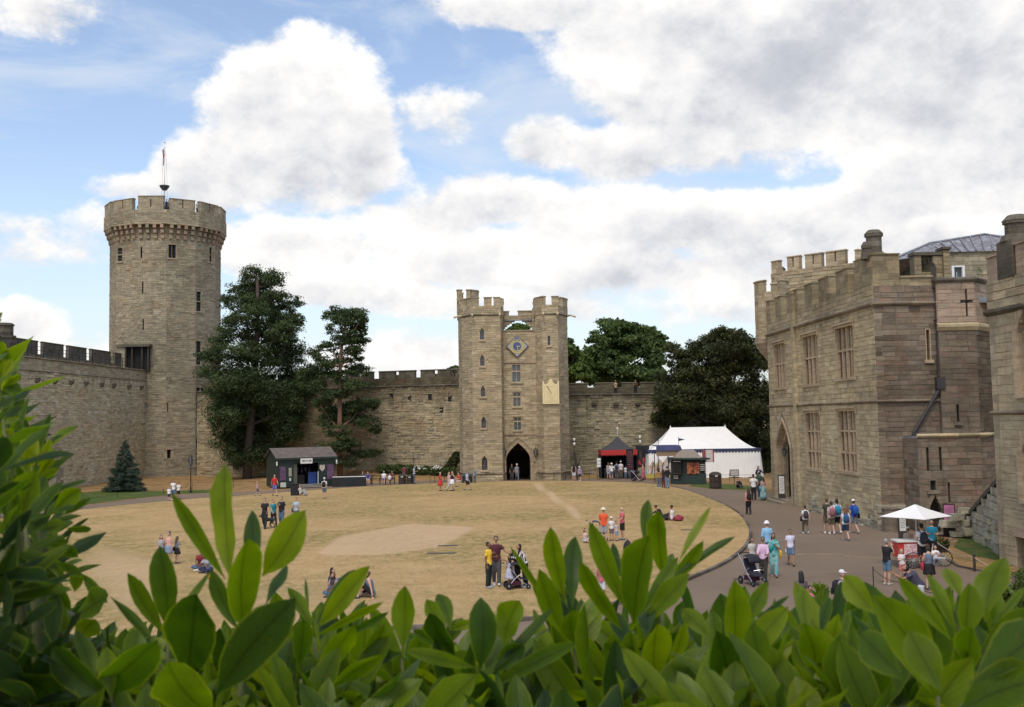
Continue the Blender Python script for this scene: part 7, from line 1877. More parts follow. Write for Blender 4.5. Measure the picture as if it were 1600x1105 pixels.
 for e in ex:
  k = e[0]; c = e[1] if len(e) > 1 else (.5, .5, .5); em = cloth(c)
  if k in ('cap', 'sunhat', 'bucket'):
   m = MB()
   i0 = len(m.v); m.lathe([(.092, .04), (.094, .075), (.08, .118), (.045, .142), (.005, .148)], n=14)
   if k == 'cap': m.loft([[(.07*math.cos(a), -.03-.14*max(0, math.sin(a)), zq) for a in [PI*j/8 for j in range(9)]] for zq in (.05, .06)])
   else:
    R2 = .17 if k == 'sunhat' else .135; m.lathe([(.088, .058), (R2, .035 if k == 'sunhat' else .02), (R2+.003, .04 if k == 'sunhat' else .028), (.09, .075)], n=16)
   m.v[i0:] = [tuple(HU(x, y+.012, zq)) for x, y, zq in m.v[i0:]]; add(m, 'hat', em, False)
  elif k == 'backpack':
   m = MB(); sg = e[2] if len(e) > 2 else 1; c0 = U(0, .215, 1.22); rings = []
   for (zq, w, d) in ((-.24, .11, .06), (-.20, .14, .10), (0, .15, .115), (.15, .13, .10), (.22, .06, .05)):
    cc = U(0, .20, 1.22+zq*sg); rings.append([cc+V((w*sg*math.copysign(abs(math.cos(q))**.6, math.cos(q)), d*sg*math.copysign(abs(math.sin(q))**.6, math.sin(q)), 0)) for q in [2*PI*j/14 for j in range(14)]])
   m.loft(rings); bp = add(m, 'backpack', em, False)
   m = MB(); ring2 = [[U(x*.10, .30, 1.10+zq*.10) for x, zq in ((-1, -1), (1, -1), (1, 1), (-1, 1))], [U(x*.09, .345, 1.10+zq*.09) for x, zq in ((-1, -1), (1, -1), (1, 1), (-1, 1))]]; m.loft(ring2)
   for sd in (-1, 1): m.tube([U(.10*sd, .14, 1.42), U(.11*sd, .0, 1.49), U(.12*sd, -.13, 1.35), U(.13*sd, -.10, 1.15), U(.13*sd, .12, 1.08)], .018, 5)
   add(m, 'straps', cloth(tuple(q*.6 for q in c)), False, par=root)
  elif k == 'sidebag':
   sd = e[2] if len(e) > 2 else 1; m = MB(); cc = V((.27*sd, .0, pz+.02)); rings = [[cc+V((.05*math.cos(q)*a, .15*math.sin(q)*a, zq)) for q in [2*PI*j/12 for j in range(12)]] for zq, a in ((-.15, .8), (-.12, 1), (.06, .95), (.13, .7))]; m.loft(rings)
   m.tube([cc+V((0, 0, .12)), U(.12*sd, -.13, 1.25), U(-.10*sd, -.03, 1.49), U(-.02*sd, .12, 1.3), cc+V((0, .06, .12))], .011, 5); add(m, 'shoulder_bag', em, False)
  elif k == 'glasses': m = MB(); [ellh(m, (.033*sd, -.092, .016), (.027, .010, .018), 8, 5) for sd in (-1, 1)]; add(m, 'sunglasses', cloth((.01, .01, .01)), False)
  elif k == 'phone': m = MB(); w = A[1][2]+V((-.02, -.06, .04)); m.box(w.x-.035, w.x+.035, w.y-.006, w.y+.006, w.z-.06, w.z+.07); add(m, 'phone', cloth((.02, .02, .025)), False, sm=False)
  elif k == 'bottle': m = MB(); w = A[-1][2]; m.lathe([(.02, -.22), (.035, -.2), (.035, -.05), (.014, -.02), (.014, .0)], tuple(w), 8); add(m, 'bottle', cloth((.7, .75, .78)), False)
  elif k == 'scarf': m = MB(); m.tube([U(-.14, -.10, 1.02), U(-.02, -.15, 1.3), U(.1, -.02, 1.5), U(.02, .12, 1.3), U(-.05, .14, .95)], [(.02, .07), (.02, .07), (.03, .06), (.02, .08), (.02, .09)], 8); add(m, 'scarf', em, False)
 return root
def finish_people():
 dg = bpy.context.evaluated_depsgraph_get(); dg.update(); done = []
 for o, mt in PENDING:
  me = bpy.data.meshes.new_from_object(o.evaluated_get(dg)); done.append((o, me, mt))
 for o, me, mt in done:
  o.modifiers.clear(); old = o.data; me.materials.clear(); me.materials.append(mt); me.name = o.name; o.data = me
  me.polygons.foreach_set('use_smooth', [True]*len(me.polygons)); bpy.data.meshes.remove(old)
WH = (.72, .72, .72); BK = (.012, .012, .015); NV = (.02, .028, .07); GY = (.12, .12, .125); KH = (.13, .115, .08); JN = (.07, .12, .20); TL = (.02, .30, .32); RD = (.50, .03, .025); PK = (.55, .20, .22); OR = (.75, .10, .03); SKY = (.25, .48, .70); MR = (.08, .018, .025)
def all_people():
 P = person
 # left far: three in white by the lamp post
 P(264, 785, 22, 20, 'small child in pale tee and dark shorts, left of the trio by the lamp post', 'k', 'stand', top=(WH, 'tee'), bot=(NV, 'shorts'), hair=('short', 'a'))
 P(271, 782, 32, 30, 'tallest of the trio in white walking by the lamp post', 'm', 'walk', ('swf', 'swb'), top=(WH, 'tee'), bot=(JN, 'shorts'), shoes=WH, hair=('short', 'k'), skin='t')
 P(279, 780, 26, -10, 'boy in white tee and black shorts, right of the trio by the lamp post', 'k', 'stand', ('bent', 'down'), top=(WH, 'tee'), bot=(BK, 'shorts'), hair=('short', 'k'), skin='t')
 P(402, 777, 22, 90, 'small girl in pink striped top walking on the path left of the shed', 'k', 'walk', ('out', 'swb'), top=((.5, .28, .3), 'tee'), bot=(GY, 'shorts'), hair=('long', 'y'))
 P(429, 777, 33, 30, 'man in bright red t-shirt and blue shorts in front of the green shed', 'm', 'walk', ('swb', 'swf'), top=(RD, 'tee'), bot=((.12, .12, .32), 'shorts'), hair=('short', 'b'))
 P(470, 776, 20, 70, 'person in pale clothes sitting on the lawn against the black box', 'f', 'kneesup', ('prop', 'lap'), top=((.55, .48, .42), 'tee'), bot=((.35, .37, .38), 'trousers'), hair=('bun', 'y'), h=1.65, lean=-12)
 P(507, 781, 32, 175, 'man in white cap with black backpack and grey shorts, back turned, by the shed steps', 'm', 'stand', top=(WH, 'tee'), bot=((.14, .17, .18), 'shorts'), shoes=(.1, .1, .1), hair=('short', 'g'), ex=(('cap', WH), ('backpack', BK)))
 # group with dog
 P(414, 829, 47, 0, 'young man in black t-shirt walking, left of the group with the dog', 'm', 'walk', ('down', 'swf'), top=(BK, 'tee'), bot=(BK, 'trousers'), hair=('short', 'b'), ex=(('phone',),))
 P(427, 826, 42, 40, 'woman in teal t-shirt and black leggings walking the dog', 'f', 'walk', ('swf', 'down'), top=((.02, .22, .26), 'tee'), bot=(BK, 'leggings'), hair=('short', 'r'))
 P(440, 826, 46, -8, 'young man in dark t-shirt and jeans with a backpack over his shoulder', 'm', 'step', ('hold', 'down'), top=(BK, 'tee'), bot=(JN, 'trousers'), hair=('short', 'b'), ex=(('backpack', (.02, .05, .06)),))
 P(463, 822, 41, -5, 'man in pale blue checked shirt, right of the walking group', 'm', 'stand', ('bent', 'bent'), top=((.22, .36, .48), 'polo', 'check'), bot=(GY, 'trousers'), hair=('short', 'b'), ex=(('sidebag', GY, -1),))
 # left women
 P(252, 886, 45, 30, 'brown-haired girl half hidden by a leaf, left of the three women', 'f', 'stand', top=((.35, .34, .36), 'tee'), bot=(JN, 'skirt'), hair=('long', 'a'))
 P(264, 886, 50, -20, 'woman in peach top with hair tied up, facing her friends', 'f', 'stand', ('bent', 'down'), top=((.62, .36, .30), 'tank'), bot=((.2, .25, .35), 'skirt'), hair=('bun', 'b'))
 P(277, 884, 41, 150, 'girl with very long hair and dark bag, back turned, right of the three women', 'f', 'stand', ('down', 'bent'), top=((.16, .20, .25), 'tee'), bot=(BK, 'skirt'), hair=('long', 'a'), ex=(('sidebag', BK, 1),))
 P(315, 894, 30, 10, 'person in red and white top sitting cross-legged on the lawn', 'm', 'cross', ('lap', 'lap'), top=((.22, .03, .03), 'tee'), bot=(JN, 'trousers'), shoes=WH, hair=('short', 'k'), skin='d', h=1.72, lean=14, head=25)
 P(328, 898, 28, -30, 'dark-haired person bent forward sitting beside the cross-legged one', 'f', 'cross', ('lap', 'lap'), top=((.35, .36, .40), 'tee'), bot=(NV, 'trousers'), hair=('short', 'k'), skin='d', h=1.6, lean=26, head=30)
 # seated near centre-left
 P(516, 930, 30, 80, 'woman with long black hair sitting on the grass behind the leaf tip, left', 'f', 'kneesup', ('lap', 'lap'), top=((.05, .05, .06), 'tee'), bot=(JN, 'trousers'), hair=('long', 'k'), h=1.62, lean=8)
 P(524, 936, 28, -20, 'dark-haired woman sitting beside the long-haired one', 'f', 'cross', ('lap', 'lap'), top=((.30, .20, .20), 'tee'), bot=(JN, 'trousers'), hair=('long', 'k'), skin='t', h=1.58, lean=14, head=20)
 P(562, 937, 26, -70, 'person in pale jeans lounging on the lawn with a companion in grey', 'f', 'out', ('prop', 'lap'), top=((.45, .35, .3), 'tee'), bot=((.3, .36, .42), 'trousers'), hair=('long', 'b'), h=1.6, lean=-16)
 P(574, 936, 30, -110, 'person with red-brown hair leaning forward on the grass', 'f', 'kneesup', ('lap', 'lap'), top=((.40, .30, .28), 'tank'), bot=(BK, 'shorts'), hair=('long', 'r'), h=1.62, lean=20, head=15)
 P(582, 938, 28, -80, 'person in grey-blue vest and black shorts sitting at the right of the lawn group', 'm', 'kneesup', ('lap', 'prop'), top=((.13, .17, .21), 'tank'), bot=(BK, 'shorts'), hair=('short', 'a'), h=1.72, lean=14, head=20)
 # centre family
 P(764, 923, 70, 68, 'boy in yellow t-shirt and black trousers holding something', 'm', 'stand', ('down', 'bent'), top=((.80, .52, .04), 'tee'), bot=((.012, .02, .022), 'trousers'), shoes=(.3, .32, .35), hair=('short', 'k'), skin='d', head=12)
 P(776, 919, 75, 5, 'tall man in maroon shirt and grey trousers with white shoes', 'm', 'step', ('bent', 'out'), top=(MR, 'polo', 'check') if False else (MR, 'polo'), bot=((.08, .08, .085), 'trousers'), shoes=WH, hair=('short', 'k'), skin='t')
 P(798, 924, 52, 165, 'girl with black hair in pale striped sleeveless dress, back turned', 'f', 'stand', ('bent', 'down'), top=((.60, .60, .66), 'tank', 'vstripe'), bot=((.60, .58, .66), 'dress', 'vstripe'), hair=('long', 'k'), skin='t')
 P(809, 922, 60, -60, 'woman in black leaning over the pushchair in the centre group', 'f', 'stand', ('fwd', 'fwd'), top=(BK, 'tee'), bot=(BK, 'trousers'), hair=('long', 'k'), skin='t', lean=24)
 P(821, 922, 68, -72, 'woman in black and white striped blouse leaning forward', 'f', 'stand', ('hip', 'fwd'), top=((.5, .5, .5), 'long', 'stripe'), bot=(BK, 'trousers'), shoes=WH, hair=('long', 'k'), skin='t', lean=20)
 # right lawn group
 P(914, 851, 26, 30, 'small child sitting on a pale cloth left of the man in the orange shirt', 'k', 'out', ('lap', 'lap'), top=((.62, .5, .45), 'tank'), bot=((.55, .58, .65), 'shorts'), hair=('long', 'b'), h=1.25, lean=6)
 P(944, 852, 54, 172, 'man in vivid orange shirt and straw hat, back turned', 'm', 'stand', ('bent', 'fwd'), top=(OR, 'tee'), bot=((.32, .32, .34), 'shorts'), hair=('short', 'g'), ex=(('sunhat', (.75, .66, .48)),))
 P(956, 848, 36, -15, 'child in white top and hat between the two men', 'k', 'stand', ('bent', 'down'), top=(WH, 'tee'), bot=((.2, .15, .16), 'shorts'), hair=('short', 'b'), ex=(('cap', WH),))
 P(964, 849, 30, 20, 'smallest child standing beside the man in pink', 'k', 'stand', ('down', 'bent'), top=((.5, .42, .42), 'tee'), bot=((.25, .32, .42), 'shorts'), hair=('short', 'b'))
 P(973, 847, 50, -70, 'bald man in pink polo and black shorts', 'm', 'stand', ('bent', 'fwd'), top=((.55, .11, .14), 'polo'), bot=(BK, 'shorts'), shoes=(.06, .1, .18), hair=('bald', 'b'))
 P(1034, 814, 22, 75, 'person in black lying back on one arm on the lawn, right', 'm', 'out', ('prop', 'prop'), top=(BK, 'long'), bot=(BK, 'trousers'), shoes=WH, hair=('short', 'k'), skin='t', h=1.7, lean=-30)
 P(1050, 816, 24, -150, 'woman in white sleeveless top sitting on the lawn beside the crimson bag', 'f', 'cross', ('face', 'down'), top=(WH, 'tank'), bot=(BK, 'trousers'), hair=('short', 'k'), skin='t', h=1.66)
 P(941, 945, 60, -20, 'child in pink top mostly hidden behind the big leaves', 'k', 'stand', top=((.45, .12, .16), 'tee'), bot=((.6, .6, .62), 'shorts'), hair=('short', 'b'), skin='t')
 # gate area
 P(688, 769, 29, 80, 'person in a long scarlet outfit standing on the lawn before the gatehouse', 'f', 'stand', ('hold', 'bent'), top=(RD, 'tunic'), bot=(RD, 'dress'), shoes=(.06, .03, .02), hair=('short', 'g'))
 P(702, 769, 29, 60, 'person in white and pink beside the woman in the black top', 'f', 'walk', top=((.6, .4, .42), 'tee'), bot=((.55, .56, .6), 'trousers'), hair=('long', 'y'))
 P(707, 769, 30, -40, 'blonde woman in black vest and white skirt on the lawn edge', 'f', 'walk', ('swf', 'swb'), top=(BK, 'tank'), bot=(WH, 'skirt'), hair=('long', 'y'))
 P(719, 762, 22, -50, 'person in a red top seated on the railing before the gatehouse turret', 'm', 'bench', ('lap', 'lap'), top=(RD, 'tee'), bot=((.5, .45, .4), 'shorts'), hair=('short', 'b'), h=1.7, lean=15)
 P(730, 768, 29, 60, 'man in pale blue shirt and black shorts walking towards the gate', 'm', 'walk', ('swf', 'swb'), top=((.42, .50, .56), 'tee'), bot=(BK, 'shorts'), hair=('short', 'b'))
 P(742, 756, 22, 30, 'person in blue-grey standing by the foot of the left turret', 'f', 'stand', top=((.12, .2, .28), 'tee'), bot=(GY, 'trousers'), hair=('short', 'a'))
 P(808, 752.5, 27, 10, 'person in white cap and grey walking out of the dark archway', 'm', 'walk', ('swf', 'swb'), top=((.18, .2, .23), 'tee'), bot=((.1, .11, .13), 'trousers'), hair=('short', 'b'), ex=(('cap', WH),), z=.002)
 P(800, 751.5, 26, 0, 'dark-clothed person standing inside the left of the archway', 'm', 'stand', top=(BK, 'tee'), bot=((.06, .06, .07), 'trousers'), hair=('short', 'k'), skin='t', z=.002)
 P(567, 757, 20, 20, 'person with white legs outstretched on the left bench', 'f', 'bench', ('lap', 'lap'), top=((.06, .04, .05), 'tee'), bot=((.6, .58, .56), 'trousers'), shoes=WH, hair=('long', 'b'), h=1.68)
 P(575, 757, 20, 10, 'person in royal blue top on the left bench', 'f', 'bench', ('lap', 'lap'), top=((.03, .04, .28), 'tee'), bot=((.5, .5, .5), 'shorts'), hair=('short', 'b'), h=1.62)
 P(600, 757, 20, 0, 'person in white shirt with blue cloth on the right bench', 'm', 'bench', ('lap', 'lap'), top=(WH, 'tee'), bot=((.04, .06, .25), 'shorts'), hair=('short', 'a'), h=1.75)
 P(609, 757, 18, -20, 'child in white at the end of the right bench', 'k', 'bench', ('lap', 'lap'), top=(WH, 'tee'), bot=(BK, 'shorts'), hair=('short', 'a'), h=1.4)
 P(613, 755, 20, -30, 'person in dull crimson sitting at the far right of the benches', 'f', 'bench', ('lap', 'lap'), top=((.20, .04, .06), 'tee'), bot=(GY, 'trousers'), hair=('short', 'k'), h=1.6)
 P(631, 755, 28, 160, 'person in maroon jumper leaning over between the two litter bins', 'f', 'stand', ('fwd', 'fwd'), top=((.16, .02, .05), 'long'), bot=(GY, 'trousers'), hair=('bun', 'k'), lean=10)
 P(647, 758, 29, 100, 'person in pale top and blue dungarees beside the right litter bin', 'f', 'stand', ('bent', 'down'), top=((.45, .5, .55), 'tee'), bot=((.06, .09, .13), 'trousers'), hair=('long', 'k'), ex=(('backpack', BK),))
 # stalls crowd
 P(897, 752, 27, 178, 'man in black vest and pale shorts, back turned, by the low railing', 'm', 'stand', top=(BK, 'tank'), bot=((.5, .55, .58), 'shorts'), hair=('long', 'k'))
 P(906, 754, 23, 180, 'child in lilac tee and white hat walking beside the man in the black vest', 'k', 'walk', top=((.28, .25, .42), 'tee'), bot=((.03, .05, .07), 'shorts'), shoes=WH, hair=('short', 'b'), ex=(('bucket', WH),))
 P(951, 749, 26, 175, 'brown-haired woman at the left of the stall crowd', 'f', 'stand', ('bent', 'down'), top=((.4, .35, .36), 'tee'), bot=((.4, .4, .42), 'shorts'), hair=('long', 'a'))
 P(956, 750, 26, 185, 'woman in white blouse and straw hat at the black tent', 'f', 'stand', ('hip', 'bent'), top=(WH, 'tunic'), bot=((.10, .12, .16), 'shorts'), hair=('long', 'y'), ex=(('sunhat', (.7, .66, .55)),))
 P(964, 749, 27, 170, 'person with navy backpack queuing at the black tent', 'm', 'stand', top=((.3, .36, .45), 'tee'), bot=(GY, 'trousers'), hair=('short', 'b'), ex=(('backpack', NV),))
 P(970.5, 748, 27, 182, 'man in white t-shirt and cap with khaki trousers at the stall', 'm', 'stand', top=((.7, .62, .6), 'tee'), bot=(KH, 'trousers'), hair=('short', 'a'), ex=(('cap', WH),))
 P(978, 748, 20, 175, 'boy in white t-shirt and jeans at the stall', 'k', 'stand', top=(WH, 'tee'), bot=((.14, .2, .27), 'trousers'), hair=('short', 'k'))
 P(984, 748, 16, 190, 'small child in blue at the right end of the stall crowd', 'k', 'stand', top=((.2, .28, .4), 'tee'), bot=((.16, .2, .3), 'trousers'), hair=('short', 'k'))
 P(1005, 750, 25, -100, 'woman in orange and pink dress beside the dark stroller', 'f', 'stand', ('down', 'fwd'), top=((.6, .22, .14), 'tank'), bot=((.35, .1, .14), 'longdress'), hair=('bun', 'a'))
 P(1030, 765, 32, 165, 'woman in olive and orange top with curly hair before the canopy', 'f', 'stand', ('bent', 'down'), top=((.32, .2, .07), 'tee'), bot=((.10, .12, .16), 'trousers'), shoes=WH, hair=('long', 'k'), skin='t')
 P(1043, 765, 34, 178, 'person in black jacket and light jeans at the kiosk counter', 'm', 'stand', ('bent', 'bent'), top=(BK, 'jacket'), bot=((.16, .22, .3), 'trousers'), hair=('short', 'k'))
 P(1037, 764, 28, 170, 'person in maroon between the two customers at the food kiosk', 'f', 'stand', top=((.04, .03, .03), 'tee'), bot=((.16, .03, .04), 'trousers'), hair=('long', 'k'))
 P(1153, 763, 18, 20, 'person in dark clothes sitting on the grass before the marquee', 'm', 'kneesup', ('lap', 'lap'), top=(BK, 'long'), bot=(BK, 'trousers'), hair=('short', 'b'), h=1.7, lean=12)
 P(1170, 804, 41, 185, 'woman in coral top and black trousers walking away with a dark backpack', 'f', 'step', ('down', 'down'), top=((.55, .2, .18), 'tank'), bot=(BK, 'trousers'), hair=('long', 'b'), ex=(('backpack', (.02, .012, .016)),))
 P(1178, 782, 41, 175, 'man in white t-shirt and black trousers with hand on hip, back turned', 'm', 'stand', ('hip', 'bent'), top=(WH, 'tee'), bot=(BK, 'trousers'), hair=('short', 'k'), skin='t')
 P(1193, 782, 36, -160, 'woman in pale teal patterned clothes with blue bag near the arched door', 'f', 'stand', ('bent', 'down'), top=((.45, .3, .28), 'tank'), bot=((.10, .30, .32), 'longskirt', 'print'), hair=('long', 'b'), ex=(('sidebag', (.1, .28, .36), 1),))
 P(1188, 776, 38, 190, 'person in dark green top behind the woman in teal near the door', 'm', 'stand', top=((.02, .08, .05), 'tee'), bot=(NV, 'trousers'), hair=('short', 'k'), skin='t')
 P(1186, 763, 42, 0, 'dark costumed figure with white collar beneath the yew, left of the arched door', 'm', 'stand', ('bent', 'out'), top=((.03, .01, .015), 'long'), bot=(BK, 'longskirt'), hair=('long', 'k'), ex=(('scarf', (.5, .45, .45)),))
 # walkers along the range
 P(1259, 834, 43, 180, 'girl in white top, khaki trousers and dark rucksack, walking alone along the range', 'f', 'walk', ('swb', 'down'), top=(WH, 'tee'), bot=(KH, 'trousers'), shoes=WH, hair=('short', 'k'), ex=(('backpack', (.05, .05, .07)), ('sidebag', BK, 1)))
 P(1293, 834, 54, 178, 'boy in dark olive t-shirt, leftmost of the five walkers', 'm', 'step', ('down', 'down'), top=((.04, .045, .025), 'tee'), bot=((.15, .12, .08), 'shorts'), shoes=WH, hair=('short', 'a'))
 P(1300, 835, 50, 182, 'walker with dusty pink backpack, second of the five', 'f', 'step', ('bent', 'down'), top=((.5, .42, .42), 'tee'), bot=((.14, .12, .07), 'shorts'), shoes=WH, hair=('short', 'b'), ex=(('backpack', (.32, .11, .14)),))
 P(1309, 834, 53, 180, 'tall walker in white with turquoise backpack in the middle of the five', 'f', 'walk', ('down', 'swb'), top=(WH, 'tee'), bot=(BK, 'shorts'), shoes=WH, hair=('pony', 'k'), ex=(('backpack', (.02, .22, .36)),))
 P(1322, 845, 50, 178, 'red-haired girl in white with navy-blue backpack walking nearest of the five', 'f', 'walk', ('swb', 'swf'), top=(WH, 'tee'), bot=((.03, .07, .14), 'shorts'), shoes=(.3, .25, .25), hair=('long', 'r'), ex=(('backpack', (.02, .10, .24)),))
 P(1335, 834, 52, 195, 'walker with bright blue backpack and pale cap, rightmost of the five', 'm', 'walk', ('down', 'down'), top=((.02, .06, .35), 'tee'), bot=((.25, .28, .30), 'shorts'), shoes=(.35, .3, .3), hair=('short', 'b'), ex=(('cap', (.72, .68, .6)), ('backpack', (.01, .09, .35)), ('sidebag', BK, -1)))
 # path trio with stroller
 P(1200, 880, 64, 178, 'person in light blue shirt and white sun hat walking away behind the stroller family', 'm', 'step', ('down', 'down'), top=(SKY, 'long'), bot=((.25, .27, .3), 'trousers'), hair=('short', 'g'), ex=(('bucket', (.75, .75, .78)),))
 P(1176, 896, 54, 15, 'young woman with dark ponytail in a pale patterned top beside the stroller', 'f', 'step', ('down', 'down'), top=((.5, .48, .45), 'tee', 'print'), bot=(GY, 'trousers'), hair=('pony', 'k'), skin='t')
 P(1194, 908, 67, -20, 'man in pale pink shirt and sunglasses pushing the stroller', 'm', 'walk', ('fwd', 'fwd'), top=((.66, .46, .62), 'long'), bot=((.035, .032, .025), 'trousers'), shoes=(.03, .02, .02), hair=('short', 'k'), skin='t', ex=(('glasses',),))
 P(1210, 902, 67, -10, 'woman in turquoise tunic and trousers with a yellow shoulder bag', 'f', 'step', ('down', 'hold'), top=((.02, .36, .36), 'tunic', 'print'), bot=((.05, .40, .40), 'trousers', 'print'), shoes=(.3, .16, .12), hair=('long', 'k'), skin='t', ex=(('sidebag', (.75, .45, .02), 1), ('scarf', (.02, .38, .38))))
 P(1236, 884, 55, -5, 'boy in white short-sleeved shirt and denim shorts carrying a bottle', 'm', 'walk', ('down', 'swb'), top=((.62, .62, .74), 'polo'), bot=((.10, .16, .24), 'shorts'), shoes=(.08, .04, .03), hair=('short', 'k'), skin='t', ex=(('bottle',),))
 # near right
 P(1387, 914, 70, 120, 'grey-haired man in black t-shirt and denim shorts, hands at his face', 'm', 'stand', ('face', 'face'), top=(BK, 'tee'), bot=((.10, .18, .26), 'shorts'), shoes=(.4, .38, .34), hair=('short', 'g'), head=8)
 P(1410, 906, 46, 10, 'little girl in white t-shirt and coral shorts facing the camera', 'k', 'stand', ('bent', 'down'), top=(WH, 'tee'), bot=((.62, .16, .18), 'shorts'), hair=('long', 'y'))
 P(1421, 880, 55, 160, 'child in patterned orange top and white cap at the ice cream cart', 'k', 'stand', ('bent', 'bent'), top=((.55, .35, .22), 'tee', 'print'), bot=((.14, .03, .14), 'shorts', 'print'), hair=('short', 'a'), ex=(('cap', WH),))
 P(1442, 888, 68, 185, 'man in white t-shirt with a black backpack buying at the ice cream cart', 'm', 'stand', ('down', 'bent'), top=(WH, 'tee'), bot=(BK, 'shorts'), shoes=(.05, .05, .05), hair=('short', 'k'), ex=(('backpack', (.015, .018, .03)),))
 P(1458, 878, 64, -20, 'vendor in bright blue polo and sunglasses behind the ice cream cart', 'm', 'stand', ('bent', 'bent'), top=((.01, .22, .36), 'polo'), bot=(BK, 'trousers'), hair=('short', 'k'), ex=(('glasses',),), skin='p')
 r = P(1453, 922, 68, 178, 'woman in grey top and black skirt carrying a toddler, red bag at her hip', 'f', 'stand', ('hold', 'hold'), top=((.14, .19, .25), 'tank'), bot=(BK, 'skirt'), hair=('bun', 'b'), ex=(('sidebag', (.45, .03, .06), 1),))
 g = r.location
 P(0, 0, 0, -10, 'toddler in white top held in the arms of the woman with the red bag', 'k', 'crouch', ('hold', 'hold'), top=(WH, 'tee'), bot=((.3, .33, .38), 'trousers'), hair=('short', 'b'), loc=(g.x+.20, g.y-.12, g.z+.86), h=.98)
 P(1440, 962, 60, -100, 'person in dark blue top and pale trousers bending down behind the leaves', 'm', 'stand', ('fwd', 'fwd'), top=((.05, .05, .08), 'tee'), bot=((.5, .5, .52), 'trousers'), hair=('short', 'k'), skin='t', lean=38, head=20, h=1.7)
 P(1254, 978, 62, 175, 'black-haired person whose head shows above the leaves, lower right', 'f', 'stand', top=((.1, .08, .09), 'tee'), bot=(BK, 'trousers'), hair=('long', 'k'), skin='t', h=1.6)
 P(1268, 984, 62, 0, 'small child with pink top behind the shrub tips', 'k', 'stand', top=((.5, .15, .22), 'tee'), bot=(NV, 'trousers'), hair=('short', 'k'), skin='t', h=1.25)
 P(1318, 978, 60, 60, 'person in white cap and white tee with dark bag behind the shrub, lower right', 'm', 'stand', top=((.6, .6, .62), 'tee'), bot=(BK, 'trousers'), hair=('short', 'g'), ex=(('cap', WH), ('backpack', BK)), h=1.62)
 # on the walls and tower
 F = W3F[0].off(-.8)
 for px, lb, c in ((962, 'person with bare shoulders leaning on the wall walk right of the gatehouse', (.45, .28, .2)), (993, 'person in black on the wall walk nearer the yew tree', BK)):
  u, z = F.px(px, 610); q = F.p(u, 8.75); P(0, 0, 0, 5, lb, 'm', 'stand', ('bent', 'bent'), top=(c, 'tank'), bot=(BK, 'trousers'), hair=('short', 'k'), skin='t', loc=tuple(q), h=1.72)
 for px, lb, c, hh in ((256.5, 'visitor in white on the tower top, leftmost in the wide gap', WH, 1.85), (260, 'visitor in dark top on the tower top beside the one in white', NV, 1.9), (263.5, 'visitor in grey on the tower top, right side of the wide gap', GY, 1.8), (309, 'visitor in pale top in the right gap of the tower battlements', (.4, .42, .5), 1.85)):
  q = atY(px, 318, 129.2 if px < 300 else 130.5); P(0, 0, 0, 0, lb, 'm', 'stand', top=(c, 'tee'), bot=(NV, 'trousers'), hair=('short', 'b'), loc=(q.x, q.y, 32.55), h=hh)
all_people()

def stroller(px, py, rz, s, label, canopy=(.02, .02, .03), seat=True):
 g = G(px, py); z = .10 if in_poly(g.x, g.y, LAWN) else .002; t = empty('stroller', (g.x, g.y, z), math.radians(rz), label, 'stroller'); t.scale = (s, s, s)
 met = simple('bright_metal', (.55, .56, .58), .3, .8); cm = cloth(canopy)
 for wx in (-.27, .27):
  for wy, r in ((-.42, .10), (.38, .15)):
   m = MB(); m.lathe([(r*.6, -.02), (r*.95, -.02), (r, -.01), (r, .01), (r*.95, .02), (r*.6, .02)], n=16); R = Matrix.Rotation(PI/2, 4, 'Y'); m.v = [tuple(R @ Vector(v)+Vector((wx, wy, r))) for v in m.v]; w = m.build('wheel', cloth(BK), t)
   m = MB(); m.ell((wx, wy, r), (.025, r*.55, r*.55), 8, 6); m.build('hub', met, w)
  m = MB(); m.tube([(wx, -.42, .12), (wx*.95, -.1, .35), (wx*.95, .25, .78), (wx*.9, .55, 1.05)], .016, 6); m.tube([(wx, .38, .16), (wx*.95, .05, .5), (wx*.95, -.15, .62)], .014, 6); m.build('side_frame', met, t)
 m = MB(); m.tube([(-.24, .55, 1.05), (0, .60, 1.07), (.24, .55, 1.05)], .018, 6); m.build('handle', cloth(BK), t)
 m = MB(); m.loft([[(x, y, z_) for x in (-.2, .2)] + [(x, y+.06, z_-.03) for x in (.2, -.2)] for y, z_ in ((-.42, .36), (-.30, .42), (-.02, .45), (.14, .62), (.24, .92))]); m.build('seat', cloth((.02, .02, .03)), t)
 m = MB(); R_ = []
 for i in range(7):
  a = math.radians(-10+i*22); R_.append([(x, .12-.30*math.cos(a)*(1 if abs(x) < .2 else .9)+.0, .82+.26*math.sin(a)*(1-.25*(x/.25)**2)) for x in [-.25+.5*j/8 for j in range(9)]])
 v0 = []
 for r in R_: v0.append(m.pts(r))
 for a, b in zip(v0, v0[1:]):
  for j in range(8): m.face(a+j, a+j+1, b+j+1, b+j)
 c = m.build('canopy', cm, t, smooth=True); so = c.modifiers.new('t', 'SOLIDIFY'); so.thickness = .02
 m = MB(); m.box(-.18, .18, -.15, .3, .16, .32); m.build('basket', cloth((.06, .01, .03)), t); m = MB(); m.tube([(-.2, -.38, .55), (0, -.46, .58), (.2, -.38, .55)], .015, 6); m.build('bar', met, t)
 if seat:
  m = MB(); m.ell((0, -.05, .72), (.075, .08, .09)); m.build('doll_head', SK['t'], t) if False else None
 return t
stroller(1177, 914, 20, 1.05, 'dark stroller with silver frame and black canopy pushed by the man in pink')
stroller(996, 752, 60, 1.0, 'dark stroller parked beside the wide black banner')
stroller(808, 924, 100, .9, 'dark pushchair between the girl in the dress and the woman in stripes')
stroller(934, 848, 90, .95, 'pushchair behind the man in the orange shirt', (.05, .06, .09))
